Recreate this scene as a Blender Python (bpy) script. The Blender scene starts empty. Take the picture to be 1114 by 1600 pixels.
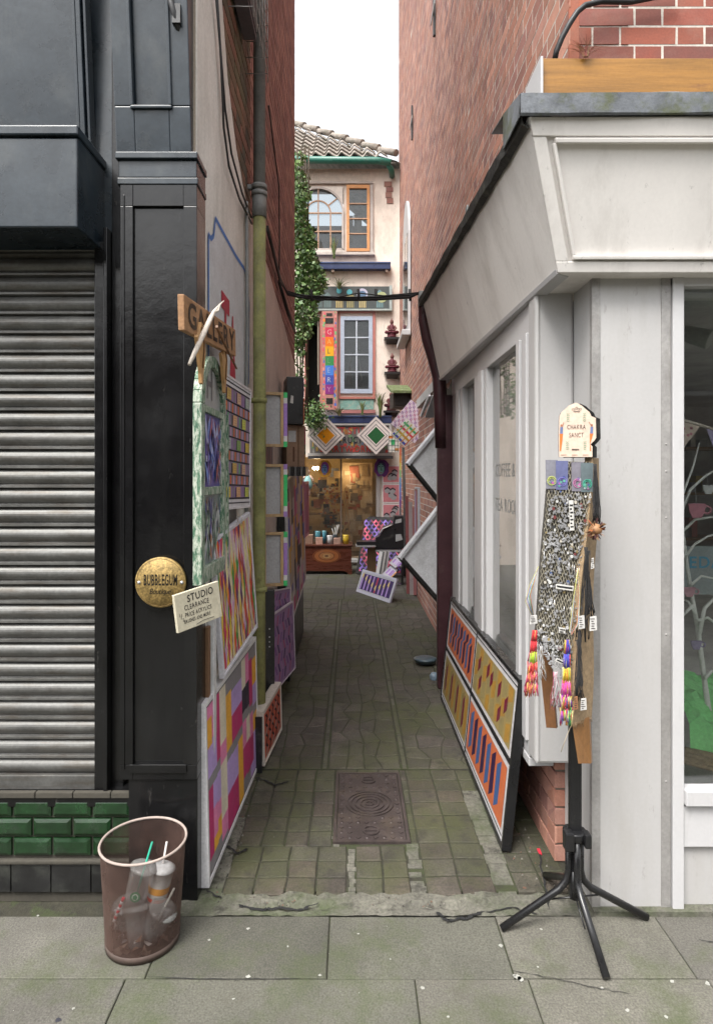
import bpy, math, random
from mathutils import Vector
random.seed(7)
R = math.radians
V = Vector
# ---------------------------------------------------------------- camera, sky, sun, exposure
scn = bpy.context.scene
C = scn.collection
CH = 1.6      # eye height
FP = 980.0    # focal length in photograph pixels (1114 x 1600)
VX, VY = 550.0, 745.0
cam = bpy.data.cameras.new('camera'); camo = bpy.data.objects.new('camera', cam); C.objects.link(camo)
camo.location = (0, 0, CH); camo.rotation_euler = (R(90), 0, 0)
cam.sensor_fit = 'AUTO'; cam.sensor_width = 36; cam.lens = 36*FP/1600
cam.shift_x = (557-VX)/1600; cam.shift_y = -(800-VY)/1600
cam.clip_start = 0.05; cam.clip_end = 500
scn.camera = camo
SUN_EL, SUN_AZ = R(58), R(212)      # azimuth clockwise from +Y
w = bpy.data.worlds.new('World'); scn.world = w; w.use_nodes = True
nt = w.node_tree; nt.nodes.clear()
sky = nt.nodes.new('ShaderNodeTexSky'); sky.sky_type = 'NISHITA'; sky.sun_disc = False
sky.sun_elevation = SUN_EL; sky.sun_rotation = SUN_AZ; sky.dust_density = 4; sky.air_density = 1.2; sky.ozone_density = 0.6
hs = nt.nodes.new('ShaderNodeHueSaturation'); hs.inputs['Saturation'].default_value = 0.12
bg = nt.nodes.new('ShaderNodeBackground'); bg.inputs['Strength'].default_value = 0.15
ow = nt.nodes.new('ShaderNodeOutputWorld')
nt.links.new(sky.outputs[0], hs.inputs['Color']); nt.links.new(hs.outputs[0], bg.inputs[0]); nt.links.new(bg.outputs[0], ow.inputs[0])
sl = bpy.data.lights.new('sun', 'SUN'); sl.energy = 1.5; sl.angle = R(25); sl.color = (1, .96, .9)
slo = bpy.data.objects.new('sun', sl); C.objects.link(slo)
sd = V((math.sin(SUN_AZ)*math.cos(SUN_EL), math.cos(SUN_AZ)*math.cos(SUN_EL), math.sin(SUN_EL)))
slo.rotation_euler = sd.to_track_quat('Z', 'Y').to_euler(); slo.location = (0, 0, 20)
scn.view_settings.view_transform = 'Standard'; scn.view_settings.look = 'None'
scn.view_settings.exposure = 1.42; scn.view_settings.gamma = 1
# ---------------------------------------------------------------- helpers
def lin(r, g, b):
    f = lambda c: (c/255/12.92) if c/255 <= .04045 else ((c/255+.055)/1.055)**2.4
    return (f(r), f(g), f(b))
def P(px, py, Y): return V(((px-VX)/FP*Y, Y, CH-(py-VY)/FP*Y))
def G(px, py):
    Y = FP*CH/(py-VY); return V(((px-VX)/FP*Y, Y, 0))
class Fr:
    def __init__(s, o, u=(1,0,0), v=(0,0,1)):
        s.o = V(o); s.u = V(u).normalized(); vv = V(v); s.v = (vv-s.u*vv.dot(s.u)).normalized(); s.n = s.u.cross(s.v)
    def p(s, a, b, c=0): return s.o+s.u*a+s.v*b+s.n*c
def FrC(bl, br, tl):
    f = Fr(bl, br-bl, tl-bl); return f, (br-bl).length, (tl-bl).dot(f.v)
W0 = Fr((0,0,0), (1,0,0), (0,1,0))             # a=x b=y c=z
def front(Y): return Fr((0,Y,0), (1,0,0), (0,0,1))   # a=x b=z c towards camera
def leftw(X): return Fr((X,0,0), (0,1,0), (0,0,1))   # faces +x; a=y
def rightw(X): return Fr((X,0,0), (0,-1,0), (0,0,1)) # faces -x; a=-y
class MB:
    def __init__(s): s.V=[]; s.F=[]; s.C=[]; s.S=[]
    def face(s, pts, col=(1,1,1), sm=False):
        b = len(s.V); s.V.extend(pts); s.F.append(tuple(range(b, b+len(pts)))); s.C.append(col); s.S.append(sm)
    def poly(s, fr, pts, c=0, col=(1,1,1)): s.face([fr.p(a, b, c) for a, b in pts], col)
    def mesh(s, vs, fs, col=(1,1,1), sm=False):
        b = len(s.V); s.V.extend(vs)
        for f in fs: s.F.append(tuple(b+i for i in f)); s.C.append(col); s.S.append(sm)
    def hexa(s, p, col=(1,1,1)):   # p: 8 points, bottom 4 ccw then top 4
        s.mesh(p, [(0,3,2,1),(4,5,6,7),(0,1,5,4),(1,2,6,5),(2,3,7,6),(3,0,4,7)], col)
    def box(s, fr, a0, a1, b0, b1, c0, c1, col=(1,1,1)):
        s.hexa([fr.p(a0,b0,c0), fr.p(a1,b0,c0), fr.p(a1,b1,c0), fr.p(a0,b1,c0), fr.p(a0,b0,c1), fr.p(a1,b0,c1), fr.p(a1,b1,c1), fr.p(a0,b1,c1)], col)
    def prism(s, fr, pts, c0, c1, col=(1,1,1), side=None):
        n = len(pts); vs = [fr.p(a,b,c0) for a,b in pts]+[fr.p(a,b,c1) for a,b in pts]
        s.mesh(vs, [tuple(range(n))[::-1], tuple(range(n, 2*n))], col)
        b = len(s.V)-2*n
        for i in range(n): s.F.append((b+i, b+(i+1)%n, b+n+(i+1)%n, b+n+i)); s.C.append(side or col); s.S.append(False)
    def bar(s, p, q, wd, th, col=(1,1,1), up=(0,0,1)):
        p = V(p); q = V(q); d = (q-p).normalized(); n = d.cross(V(up))
        if n.length < 1e-4: n = V((1,0,0))
        n.normalize(); m = n.cross(d); n = n*wd/2; m = m*th/2
        s.hexa([p-n-m, p+n-m, q+n-m, q-n-m, p-n+m, p+n+m, q+n+m, q-n+m], col)
    def tube(s, pts, r, n=8, col=(1,1,1), cap=True, sm=True):
        pts = [V(p) for p in pts]; k = len(pts)
        rs = r if isinstance(r, (list, tuple)) else [r]*k
        t = (pts[1]-pts[0]).normalized(); a = t.orthogonal().normalized(); rings = []
        for i in range(k):
            t2 = (pts[min(i+1, k-1)]-pts[max(i-1, 0)])
            t2 = t2.normalized() if t2.length > 1e-9 else t
            a = (a-t2*a.dot(t2)); a = a.normalized() if a.length > 1e-6 else t2.orthogonal().normalized()
            b = t2.cross(a)
            rings.append([pts[i]+(a*math.cos(2*math.pi*j/n)+b*math.sin(2*math.pi*j/n))*rs[i] for j in range(n)]); t = t2
        base = len(s.V)
        for q in rings: s.V.extend(q)
        for i in range(k-1):
            for j in range(n):
                s.F.append((base+i*n+j, base+i*n+(j+1)%n, base+(i+1)*n+(j+1)%n, base+(i+1)*n+j)); s.C.append(col); s.S.append(sm)
        if cap:
            s.F.append(tuple(base+j for j in range(n))[::-1]); s.C.append(col); s.S.append(False)
            s.F.append(tuple(base+(k-1)*n+j for j in range(n))); s.C.append(col); s.S.append(False)
    def lathe(s, o, prof, n=16, col=(1,1,1), ax=None, sm=True):
        o = V(o); fr = ax or Fr(o, (1,0,0), (0,1,0)); base = len(s.V)
        for r, z in prof:
            for j in range(n): s.V.append(fr.p(r*math.cos(2*math.pi*j/n), r*math.sin(2*math.pi*j/n), z))
        for i in range(len(prof)-1):
            for j in range(n):
                s.F.append((base+i*n+j, base+i*n+(j+1)%n, base+(i+1)*n+(j+1)%n, base+(i+1)*n+j)); s.C.append(col); s.S.append(sm)
    def disc(s, fr, a, b, r, c, col, n=20, ry=None):
        ry = ry or r
        s.poly(fr, [(a+r*math.cos(2*math.pi*i/n), b+ry*math.sin(2*math.pi*i/n)) for i in range(n)], c, col)
    def text(s, fr, txt, a, b, size, c, col, sx=1.0, bold=0.0, jit=0, depth=0, spacing=1.0, shear=0, rot=0):
        x = 0
        for ch in txt:
            vs, fs, adv = glyph(ch, bold)
            dy = random.uniform(-jit, jit)*size; rr = rot+random.uniform(-jit, jit)*1.2
            cr, sr = math.cos(rr), math.sin(rr)
            pts = []
            for vx, vy in vs:
                vx2 = (vx+shear*vy)*sx*size; vy2 = vy*size
                pts.append((x+vx2*cr-vy2*sr, vx2*sr+vy2*cr+dy))
            co, so = math.cos(rot), math.sin(rot)
            if fs: s.mesh([fr.p(a+px_, b+py_, c) for px_, py_ in pts], fs, col)
            x += adv*sx*size*spacing
        return x
    def ring(s, fr, a, b, r0, r1, c0, c1, col, n=32, t0=0, t1=2*math.pi):
        full = abs(t1-t0-2*math.pi) < 1e-6
        for i in range(n):
            u, v = t0+(t1-t0)*i/n, t0+(t1-t0)*(i+1)/n
            q = [(a+r0*math.cos(u), b+r0*math.sin(u)), (a+r1*math.cos(u), b+r1*math.sin(u)), (a+r1*math.cos(v), b+r1*math.sin(v)), (a+r0*math.cos(v), b+r0*math.sin(v))]
            s.hexa([fr.p(x, y, c0) for x, y in q]+[fr.p(x, y, c1) for x, y in q], col)
    def grid(s, rows, col=(1,1,1), sm=True):
        n = len(rows[0]); s.mesh([p for r in rows for p in r], [(i*n+k, i*n+k+1, (i+1)*n+k+1, (i+1)*n+k) for i in range(len(rows)-1) for k in range(n-1)], col, sm)
    def build(s, name, mat, parent=None, bevel=0, subd=0, solid=0, label=None):
        me = bpy.data.meshes.new(name)
        off = V((0,0,0))
        p = parent
        while p is not None: off += V(p.location); p = p.parent
        me.from_pydata([tuple(v-off) for v in s.V], [], s.F)
        me.polygons.foreach_set('use_smooth', s.S)
        ca = me.color_attributes.new('Col', 'FLOAT_COLOR', 'CORNER')
        buf = []
        for f, c in zip(s.F, s.C): buf.extend((c[0], c[1], c[2], 1)*len(f))
        ca.data.foreach_set('color', buf)
        me.materials.append(mat); me.update()
        o = bpy.data.objects.new(name, me); C.objects.link(o); o.parent = parent
        if bevel:
            m = o.modifiers.new('bevel', 'BEVEL'); m.width = bevel; m.segments = 2; m.limit_method = 'ANGLE'; m.angle_limit = R(40)
        if solid:
            m = o.modifiers.new('solid', 'SOLIDIFY'); m.thickness = solid; m.offset = 0
        if subd:
            m = o.modifiers.new('sub', 'SUBSURF'); m.levels = subd; m.render_levels = subd
        if label: o['label'] = label
        return o
_gl = {}
def glyph(ch, bold):
    k = (ch, bold)
    if k in _gl: return _gl[k]
    def mk(t):
        cu = bpy.data.curves.new('t', 'FONT'); cu.body = t; cu.size = 1; cu.offset = bold; cu.resolution_u = 3
        ob = bpy.data.objects.new('t', cu); C.objects.link(ob)
        dg = bpy.context.evaluated_depsgraph_get(); me = bpy.data.meshes.new_from_object(ob.evaluated_get(dg))
        vs = [(v.co.x, v.co.y) for v in me.vertices]; fs = [tuple(p.vertices) for p in me.polygons]
        bpy.data.objects.remove(ob); bpy.data.curves.remove(cu); bpy.data.meshes.remove(me)
        return vs, fs
    if ch == ' ': _gl[k] = ([], [], .35); return _gl[k]
    vs, fs = mk(ch); mx = max(v[0] for v in vs)
    _gl[k] = (vs, fs, mx+.09); return _gl[k]
def clip(pts, x0, x1, y0, y1):
    for ax, lim, sg in ((0,x0,1),(0,x1,-1),(1,y0,1),(1,y1,-1)):
        out = []
        for i in range(len(pts)):
            a, b = pts[i], pts[(i+1)%len(pts)]; da, db = sg*(a[ax]-lim), sg*(b[ax]-lim)
            if da >= 0: out.append(a)
            if (da >= 0) != (db >= 0):
                k = da/(da-db); out.append((a[0]+(b[0]-a[0])*k, a[1]+(b[1]-a[1])*k))
        pts = out
        if len(pts) < 3: return None
    return pts
def cpoly(m, fr, pts, box, c, col):
    q = clip(pts, *box)
    if q: m.poly(fr, q, c, col)
def tag(o, label=None, cat=None, group=None, kind=None):
    if label: o['label'] = label
    if cat: o['category'] = cat
    if group: o['group'] = group
    if kind: o['kind'] = kind
    return o
def thing(name, loc, label, cat, group=None):
    o = bpy.data.objects.new(name, None); C.objects.link(o); o.location = loc; o.empty_display_size = .1
    return tag(o, label, cat, group)
def copy_tree(o, loc=None, parent=None):
    c = o.copy(); C.objects.link(c); c.parent = parent
    if loc is not None: c.location = loc
    for ch in list(o.children): copy_tree(ch, None, c)
    return c
# ---------------------------------------------------------------- materials
def nd(nt, t, **kw):
    n = nt.nodes.new(t)
    for k, v in kw.items():
        if k in n.inputs.keys(): n.inputs[k].default_value = v
        else: setattr(n, k, v)
    return n
def mat(name, col=None, rough=.6, metal=0, var=.2, vs=6, fine=.1, fs=80, bump=.15, bs=60, bd=.002, dirt=None, dirt2=None, spec=.5, stretch=None, rvar=.1, coat=0, trans=0):
    m = bpy.data.materials.new(name); m.use_nodes = True; t = m.node_tree; t.nodes.clear(); L = t.links.new
    out = nd(t, 'ShaderNodeOutputMaterial'); bs_ = nd(t, 'ShaderNodeBsdfPrincipled')
    L(bs_.outputs[0], out.inputs[0])
    tc = nd(t, 'ShaderNodeTexCoord'); vec = tc.outputs['Object']
    if stretch:
        mp = nd(t, 'ShaderNodeMapping'); mp.inputs['Scale'].default_value = stretch; L(vec, mp.inputs[0]); svec = mp.outputs[0]
    else: svec = vec
    if col is None:
        at = nd(t, 'ShaderNodeAttribute', attribute_name='Col'); base = at.outputs['Color']
    else:
        rg = nd(t, 'ShaderNodeRGB'); rg.outputs[0].default_value = (*col, 1); base = rg.outputs[0]
    n1 = nd(t, 'ShaderNodeTexNoise'); n1.inputs['Scale'].default_value = vs; n1.inputs['Detail'].default_value = 5; n1.inputs['Roughness'].default_value = .65; L(svec, n1.inputs['Vector'])
    n2 = nd(t, 'ShaderNodeTexNoise'); n2.inputs['Scale'].default_value = fs; n2.inputs['Detail'].default_value = 3; L(vec, n2.inputs['Vector'])
    def mr(src, a, b, f0=.3, f1=.7):
        q = nd(t, 'ShaderNodeMapRange'); q.inputs['From Min'].default_value = f0; q.inputs['From Max'].default_value = f1
        q.inputs['To Min'].default_value = a; q.inputs['To Max'].default_value = b; L(src, q.inputs['Value']); return q.outputs[0]
    mu = nd(t, 'ShaderNodeMath', operation='MULTIPLY'); L(mr(n1.outputs['Fac'], 1-var, 1+var), mu.inputs[0]); L(mr(n2.outputs['Fac'], 1-fine, 1+fine), mu.inputs[1])
    vm = nd(t, 'ShaderNodeVectorMath', operation='SCALE'); L(base, vm.inputs[0]); L(mu.outputs[0], vm.inputs['Scale']); cur = vm.outputs[0]
    for i, d in enumerate((dirt, dirt2)):
        if not d: continue
        dc, amt, sc, lo, hi, st = d      # colour, amount, noise scale, thresholds, stretch
        mp = nd(t, 'ShaderNodeMapping'); mp.inputs['Scale'].default_value = st; mp.inputs['Location'].default_value = (3.1*i+1, 2.2, 5); L(vec, mp.inputs[0])
        n3 = nd(t, 'ShaderNodeTexNoise'); n3.inputs['Scale'].default_value = sc; n3.inputs['Detail'].default_value = 7; n3.inputs['Roughness'].default_value = .7; L(mp.outputs[0], n3.inputs['Vector'])
        mx = nd(t, 'ShaderNodeMix', data_type='RGBA'); L(mr(n3.outputs['Fac'], 0, amt, lo, hi), mx.inputs[0]); L(cur, mx.inputs[6]); mx.inputs[7].default_value = (*dc, 1); cur = mx.outputs[2]
    L(cur, bs_.inputs['Base Color'])
    L(mr(n1.outputs['Fac'], max(0, rough-rvar), min(1, rough+rvar)), bs_.inputs['Roughness'])
    bs_.inputs['Metallic'].default_value = metal; bs_.inputs['Specular IOR Level'].default_value = spec
    if coat: bs_.inputs['Coat Weight'].default_value = coat
    if trans: bs_.inputs['Transmission Weight'].default_value = trans
    if bump:
        n4 = nd(t, 'ShaderNodeTexNoise'); n4.inputs['Scale'].default_value = bs; n4.inputs['Detail'].default_value = 6; n4.inputs['Roughness'].default_value = .65; L(svec, n4.inputs['Vector'])
        b = nd(t, 'ShaderNodeBump'); b.inputs['Strength'].default_value = min(1, bump*3); b.inputs['Distance'].default_value = bd; L(n4.outputs['Fac'], b.inputs['Height']); L(b.outputs[0], bs_.inputs['Normal'])
    return m
def glass_mat(name, tint=(1,1,1), rough=.02, refl=1.0, smear_haze=.04):
    m = bpy.data.materials.new(name); m.use_nodes = True; t = m.node_tree; t.nodes.clear(); L = t.links.new
    out = nd(t, 'ShaderNodeOutputMaterial'); tr = nd(t, 'ShaderNodeBsdfTransparent'); tr.inputs[0].default_value = (*tint, 1)
    gl = nd(t, 'ShaderNodeBsdfGlossy'); gl.inputs['Roughness'].default_value = rough
    df = nd(t, 'ShaderNodeBsdfDiffuse'); df.inputs[0].default_value = (.5, .5, .48, 1)
    fr = nd(t, 'ShaderNodeLayerWeight'); fr.inputs[0].default_value = .3
    mu = nd(t, 'ShaderNodeMath', operation='MULTIPLY'); mu.inputs[1].default_value = refl; L(fr.outputs[0], mu.inputs[0]); mu.use_clamp = True
    mx = nd(t, 'ShaderNodeMixShader'); L(mu.outputs[0], mx.inputs[0]); L(tr.outputs[0], mx.inputs[1]); L(gl.outputs[0], mx.inputs[2])
    tc = nd(t, 'ShaderNodeTexCoord'); n = nd(t, 'ShaderNodeTexNoise'); n.inputs['Scale'].default_value = 5; n.inputs['Detail'].default_value = 6; L(tc.outputs['Object'], n.inputs['Vector'])
    q = nd(t, 'ShaderNodeMath', operation='MULTIPLY'); q.inputs[1].default_value = smear_haze*2; L(n.outputs['Fac'], q.inputs[0])
    m2 = nd(t, 'ShaderNodeMixShader'); L(q.outputs[0], m2.inputs[0]); L(mx.outputs[0], m2.inputs[1]); L(df.outputs[0], m2.inputs[2]); L(m2.outputs[0], out.inputs[0])
    return m
def mesh_mat(name, col, cover):
    m = bpy.data.materials.new(name); m.use_nodes = True; t = m.node_tree; t.nodes.clear(); L = t.links.new
    out = nd(t, 'ShaderNodeOutputMaterial'); tr = nd(t, 'ShaderNodeBsdfTransparent'); b = nd(t, 'ShaderNodeBsdfPrincipled'); b.inputs['Base Color'].default_value = (*col, 1); b.inputs['Roughness'].default_value = .6
    tc = nd(t, 'ShaderNodeTexCoord'); n = nd(t, 'ShaderNodeTexNoise'); n.inputs['Scale'].default_value = 16; n.inputs['Detail'].default_value = 7; L(tc.outputs['Object'], n.inputs['Vector'])
    q = nd(t, 'ShaderNodeMapRange'); q.inputs['From Min'].default_value = .3; q.inputs['From Max'].default_value = .7; q.inputs['To Min'].default_value = cover*.6; q.inputs['To Max'].default_value = cover*1.5; L(n.outputs['Fac'], q.inputs['Value'])
    lw = nd(t, 'ShaderNodeLayerWeight'); lw.inputs[0].default_value = .25; ad = nd(t, 'ShaderNodeMath', operation='ADD'); ad.use_clamp = True; L(q.outputs[0], ad.inputs[0]); L(lw.outputs['Facing'], ad.inputs[1])
    mx = nd(t, 'ShaderNodeMixShader'); L(ad.outputs[0], mx.inputs[0]); L(tr.outputs[0], mx.inputs[1]); L(b.outputs[0], mx.inputs[2]); L(mx.outputs[0], out.inputs[0]); return m
def emit_mat(name, col, s):
    m = bpy.data.materials.new(name); m.use_nodes = True; t = m.node_tree; t.nodes.clear()
    e = nd(t, 'ShaderNodeEmission'); e.inputs[0].default_value = (*col, 1); e.inputs[1].default_value = s
    o = nd(t, 'ShaderNodeOutputMaterial'); t.links.new(e.outputs[0], o.inputs[0]); return m
VS = (14, 14, .9)
M = {
 'black': mat('black_gloss_paint', (.006,.006,.0065), .20, var=.3, vs=4, bump=.14, bs=7, bd=.004, spec=.4, dirt=((.14,.13,.12), .55, 26, .645, .78, (1,1,.25)), dirt2=((.022,.022,.021), .4, 3, .5, .8, (2,2,.5)), rvar=.08),
 'navy': mat('navy_gloss_paint', (.016,.024,.032), .3, var=.3, vs=5, bump=.12, bs=14, dirt=((.10,.105,.10), .5, 5, .5, .78, (1,1,.6)), dirt2=((.2,.19,.17), .6, 40, .68, .8, (1,1,.4))),
 'steel': mat('shutter_steel', (.118,.117,.112), .5, metal=.5, var=.3, vs=5, bump=.1, bs=30, dirt=((.07,.055,.04), .8, 9, .48, .72, (.6,1,4)), dirt2=((.20,.07,.025), .8, 4, .66, .78, (1,1,5))),
 'tilegreen': mat('green_glazed_tile', (.007,.028,.009), .16, var=.45, vs=10, bump=.04, bs=20, dirt=((.05,.06,.05), .5, 8, .5, .8, (1,1,1)), coat=.4),
 'tiledark': mat('dark_grey_tile', (.014,.014,.014), .45, var=.3, vs=7, dirt=((.08,.085,.07), .6, 7, .5, .75, (1,1,1))),
 'grout': mat('dirty_grout', (.05,.045,.035), .9, bump=.3),
 'render': mat('white_render', (.62,.60,.56), .8, var=.08, vs=3, bump=.25, bs=40, dirt=((.30,.28,.24), .7, 4, .45, .75, (1,1,.35)), dirt2=((.20,.17,.12), .5, 14, .6, .8, (1,1,.4))),
 'renderpink': mat('pink_render', (.55,.46,.41), .85, var=.12, vs=3, bump=.3, bs=30, dirt=((.20,.15,.12), .6, 4, .5, .75, (1,1,.4))),
 'cream': mat('cream_render', (.72,.63,.55), .8, var=.07, vs=3, bump=.25, bs=30, dirt=((.33,.27,.22), .7, 2.2, .47, .72, (1,1,.45)), dirt2=((.18,.15,.12), .6, 9, .58, .75, (1,1,.3))),
 'fascia': mat('fascia_white_brightened', (.70,.67,.64), .5, var=.05, vs=3, fine=.02, bump=.015, bs=30, stretch=(1,1,.3), dirt=((.34,.31,.28), .6, 2.4, .47, .74, (1.5,1.5,.5)), dirt2=((.10,.09,.08), .8, 26, .64, .76, (1,1,.5))),  # brightened copy of the weathered white, making up for light the overhang loses
 'brick': mat('brick_faces', None, .85, var=.12, vs=14, fine=.1, fs=120, bump=.12, bs=70, dirt=((.30,.24,.19), .35, 5, .5, .8, (1,1,1))),
 'brickold': mat('sooty_brick_faces', None, .9, var=.25, vs=12, fine=.2, fs=100, bump=.3, bs=60, dirt=((.05,.045,.03), .65, 2.2, .45, .7, (1,1,1)), dirt2=((.10,.11,.04), .5, 3, .5, .75, (1,1,.5))),
 'mortar': mat('mortar', (.50,.46,.41), .95, var=.2, vs=10, bump=.3),
 'mortardark': mat('sooty_mortar', (.16,.14,.115), .95, var=.3, vs=6, bump=.3),
 'white': mat('weathered_white_paint', (.40,.392,.388), .5, var=.05, vs=3, fine=.02, bump=.015, bs=30, stretch=(1,1,.3), dirt=((.30,.28,.25), .4, 3.0, .47, .75, (2,2,.3)), dirt2=((.13,.11,.09), .7, 24, .63, .78, (1,1,.3))),
 'whitetrim': mat('white_trim_paint', (.46,.455,.46), .4, var=.03, vs=4, fine=.02, bump=.01, dirt=((.25,.24,.22), .5, 6, .58, .8, (2,2,.4))),
 'lead': mat('lead_flashing', (.13,.14,.155), .6, metal=.15, var=.35, vs=9, bump=.35, bs=16, bd=.004, dirt=((.08,.09,.035), .8, 7, .48, .62, (1,1,1)), dirt2=((.03,.03,.03), .7, 12, .55, .7, (1,1,.4))),
 'gutterblack': mat('bituminous_felt', (.025,.024,.022), .8, var=.4, bump=.5, bs=25, bd=.008, dirt=((.10,.10,.07), .6, 12, .52, .7, (1,1,1))),
 'greymetal': mat('grey_metal_strip', (.30,.29,.28), .5, metal=.3, var=.15, bump=.1, dirt=((.14,.12,.1), .5, 9, .55, .75, (1,1,.3))),
 'amberwood': mat('varnished_pine', (.27,.125,.02), .4, var=.25, vs=2.5, stretch=(1,1,14), bump=.12, bs=8, fine=.05, dirt=((.16,.06,.02), .7, 5, .60, .72, (1,1,4))),
 'wood': mat('brown_wood', (.17,.075,.028), .5, var=.35, vs=3, stretch=(9,9,1), bump=.25, bs=20),
 'plank': mat('weathered_plank', (.30,.16,.075), .7, var=.3, vs=3, stretch=(6,1,9), bump=.3, bs=12, dirt=((.10,.05,.03), .6, 8, .55, .75, (1,.4,3))),
 'rawwood': mat('bare_pine_stretcher', (.40,.27,.14), .65, var=.25, vs=5, stretch=(4,4,1), bump=.15),
 'maroon': mat('maroon_paint', (.042,.014,.018), .45, var=.3, vs=6, bump=.25, bs=25, dirt=((.10,.07,.06), .5, 12, .6, .75, (1,1,.5))),
 'moss': mat('mossy_pipe', (.20,.20,.075), .85, var=.4, vs=9, bump=.3, bs=50, dirt=((.20,.19,.12), .7, 20, .5, .7, (1,1,.5)), dirt2=((.035,.03,.02), .8, 6, .58, .72, (1,1,.7))),
 'pipegrey': mat('grey_pipe', (.15,.155,.15), .6, var=.25, vs=9, bump=.15, dirt=((.25,.25,.22), .5, 14, .5, .7, (1,1,.4))),
 'cable': mat('black_cable', (.012,.012,.013), .5, bump=.1),
 'art': mat('painted_board', None, .55, var=.10, vs=14, fine=.08, bump=.06, bs=160, spec=.2, dirt=((.12,.11,.10), .3, 8, .5, .8, (1,1,1)), dirt2=((.3,.28,.26), .35, 30, .62, .75, (1,1,.4))),
 'artgloss': mat('painted_frame', None, .35, var=.08, vs=12, bump=.06, bs=60, dirt=((.2,.19,.17), .35, 9, .55, .8, (1,1,1))),
 'col': mat('coloured_surface', None, .6, var=.15, vs=14, bump=.12),
 'canvasback': mat('canvas_back', (.36,.36,.37), .9, var=.1, vs=8, bump=.25, bs=300, dirt=((.18,.17,.15), .5, 5, .5, .8, (1,1,1))),
 'greenfr': mat('distressed_green_frame', (.045,.12,.07), .6, var=.3, vs=12, bump=.4, bs=40, dirt=((.40,.43,.36), 1, 75, .46, .54, (1.2,1.2,.30)), dirt2=((.16,.22,.15), .7, 130, .5, .58, (1,1,.4))),
 'brass': mat('aged_brass', (.27,.185,.065), .55, metal=.45, var=.4, vs=30, fine=.4, fs=140, bump=.2, bs=90, dirt=((.10,.07,.03), .7, 55, .56, .66, (1,1,1))),
 'darkwood': mat('mahogany', (.085,.022,.012), .3, var=.35, vs=4, stretch=(1,1,8), bump=.08, coat=.3),
 'castiron': mat('cast_iron', (.052,.040,.038), .55, metal=.2, var=.3, vs=9, bump=.3, bs=90, dirt=((.11,.085,.06), .5, 8, .5, .7, (1,1,1))),
 'blackmetal': mat('black_powder_coat', (.010,.010,.011), .3, var=.2, bump=.05, dirt=((.10,.09,.08), .4, 25, .62, .75, (1,1,1))),
 'dark': mat('dark_void', (.012,.012,.012), .9, bump=0),
 'room': mat('room_lining', (.42,.41,.40), .9, var=.3, vs=2, bump=.1),
 'warmroom': mat('ochre_room_lining', (.30,.23,.13), .9, var=.35, vs=3, bump=.1),
 'slab': mat('concrete_slab', None, .9, var=.18, vs=4, fine=.3, fs=150, bump=.5, bs=140, bd=.003, dirt=((.048,.068,.016), .8, 1.6, .50, .68, (1,1,1)), dirt2=((.075,.07,.055), .6, 6, .55, .7, (1,1,1))),
 'paver': mat('mossy_paver', None, .85, var=.3, vs=8, fine=.25, fs=90, bump=.6, bs=70, bd=.004, dirt=((.050,.055,.020), .8, 1.9, .44, .62, (1,1,1)), dirt2=((.025,.022,.018), .8, 9, .52, .68, (1,1,1))),
 'fill': mat('joint_fill', (.030,.028,.019), .95, var=.4, vs=12, bump=.5, bs=60, bd=.004, dirt=((.035,.045,.014), .8, 7, .45, .6, (1,1,1))),
 'joint': mat('dark_joint_soil', (.030,.028,.018), .95, var=.4, vs=15, bump=.6, bs=60, bd=.006, dirt=((.035,.045,.015), .8, 12, .5, .6, (1,1,1))),
 'cement': mat('broken_cement', (.115,.11,.09), .95, var=.25, vs=6, fine=.25, bump=.7, bs=45, bd=.006, dirt=((.045,.060,.022), .8, 3, .46, .62, (1,1,1)), dirt2=((.03,.028,.022), .8, 12, .54, .66, (1,1,1))),
 'leaf': mat('leaves', None, .5, var=.25, vs=20, bump=0, spec=.4),
 'bark': mat('bark', (.06,.045,.03), .9, bump=.5),
 'silver': mat('silver_charm', (.44,.44,.45), .25, metal=.45, var=.3, bump=.2),
 'thread': mat('cotton_thread', None, .85, var=.2, bump=.2, bs=300),
 'burlap': mat('burlap', (.27,.19,.11), .95, var=.25, vs=60, bump=.6, bs=260),
 'terracotta': mat('clay_pantile', (.27,.235,.205), .85, var=.3, vs=6, bump=.35, bs=40, dirt=((.09,.085,.06), .8, 5, .45, .66, (1,1,1)), dirt2=((.35,.33,.28), .6, 18, .55, .7, (1,1,1))),
 'greengutter': mat('green_gutter', (.02,.13,.095), .4, var=.15, bump=.05, dirt=((.15,.18,.15), .4, 8, .5, .75, (1,1,1))),
 'glass': glass_mat('window_glass', (.93,.95,.94), .02, 1.2, .010),
 'sideglass': glass_mat('side_window_glass', (.8,.86,.84), .03, 2.2, .20),  # grey diffuse film puts the pale reflections into the pane's colour
 'glassfar': glass_mat('old_window_glass', (.7,.74,.76), .04, 1.3, .015),
 'bin': mesh_mat('rusty_wire_mesh', (.075,.042,.033), .34),
 'cup': glass_mat('clear_cup_plastic', (.84,.84,.86), .12, .9, .24),
 'bulb': emit_mat('lit_bulb', (1,.85,.6), 14),
}
SILV = (.6,.6,.6)
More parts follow.
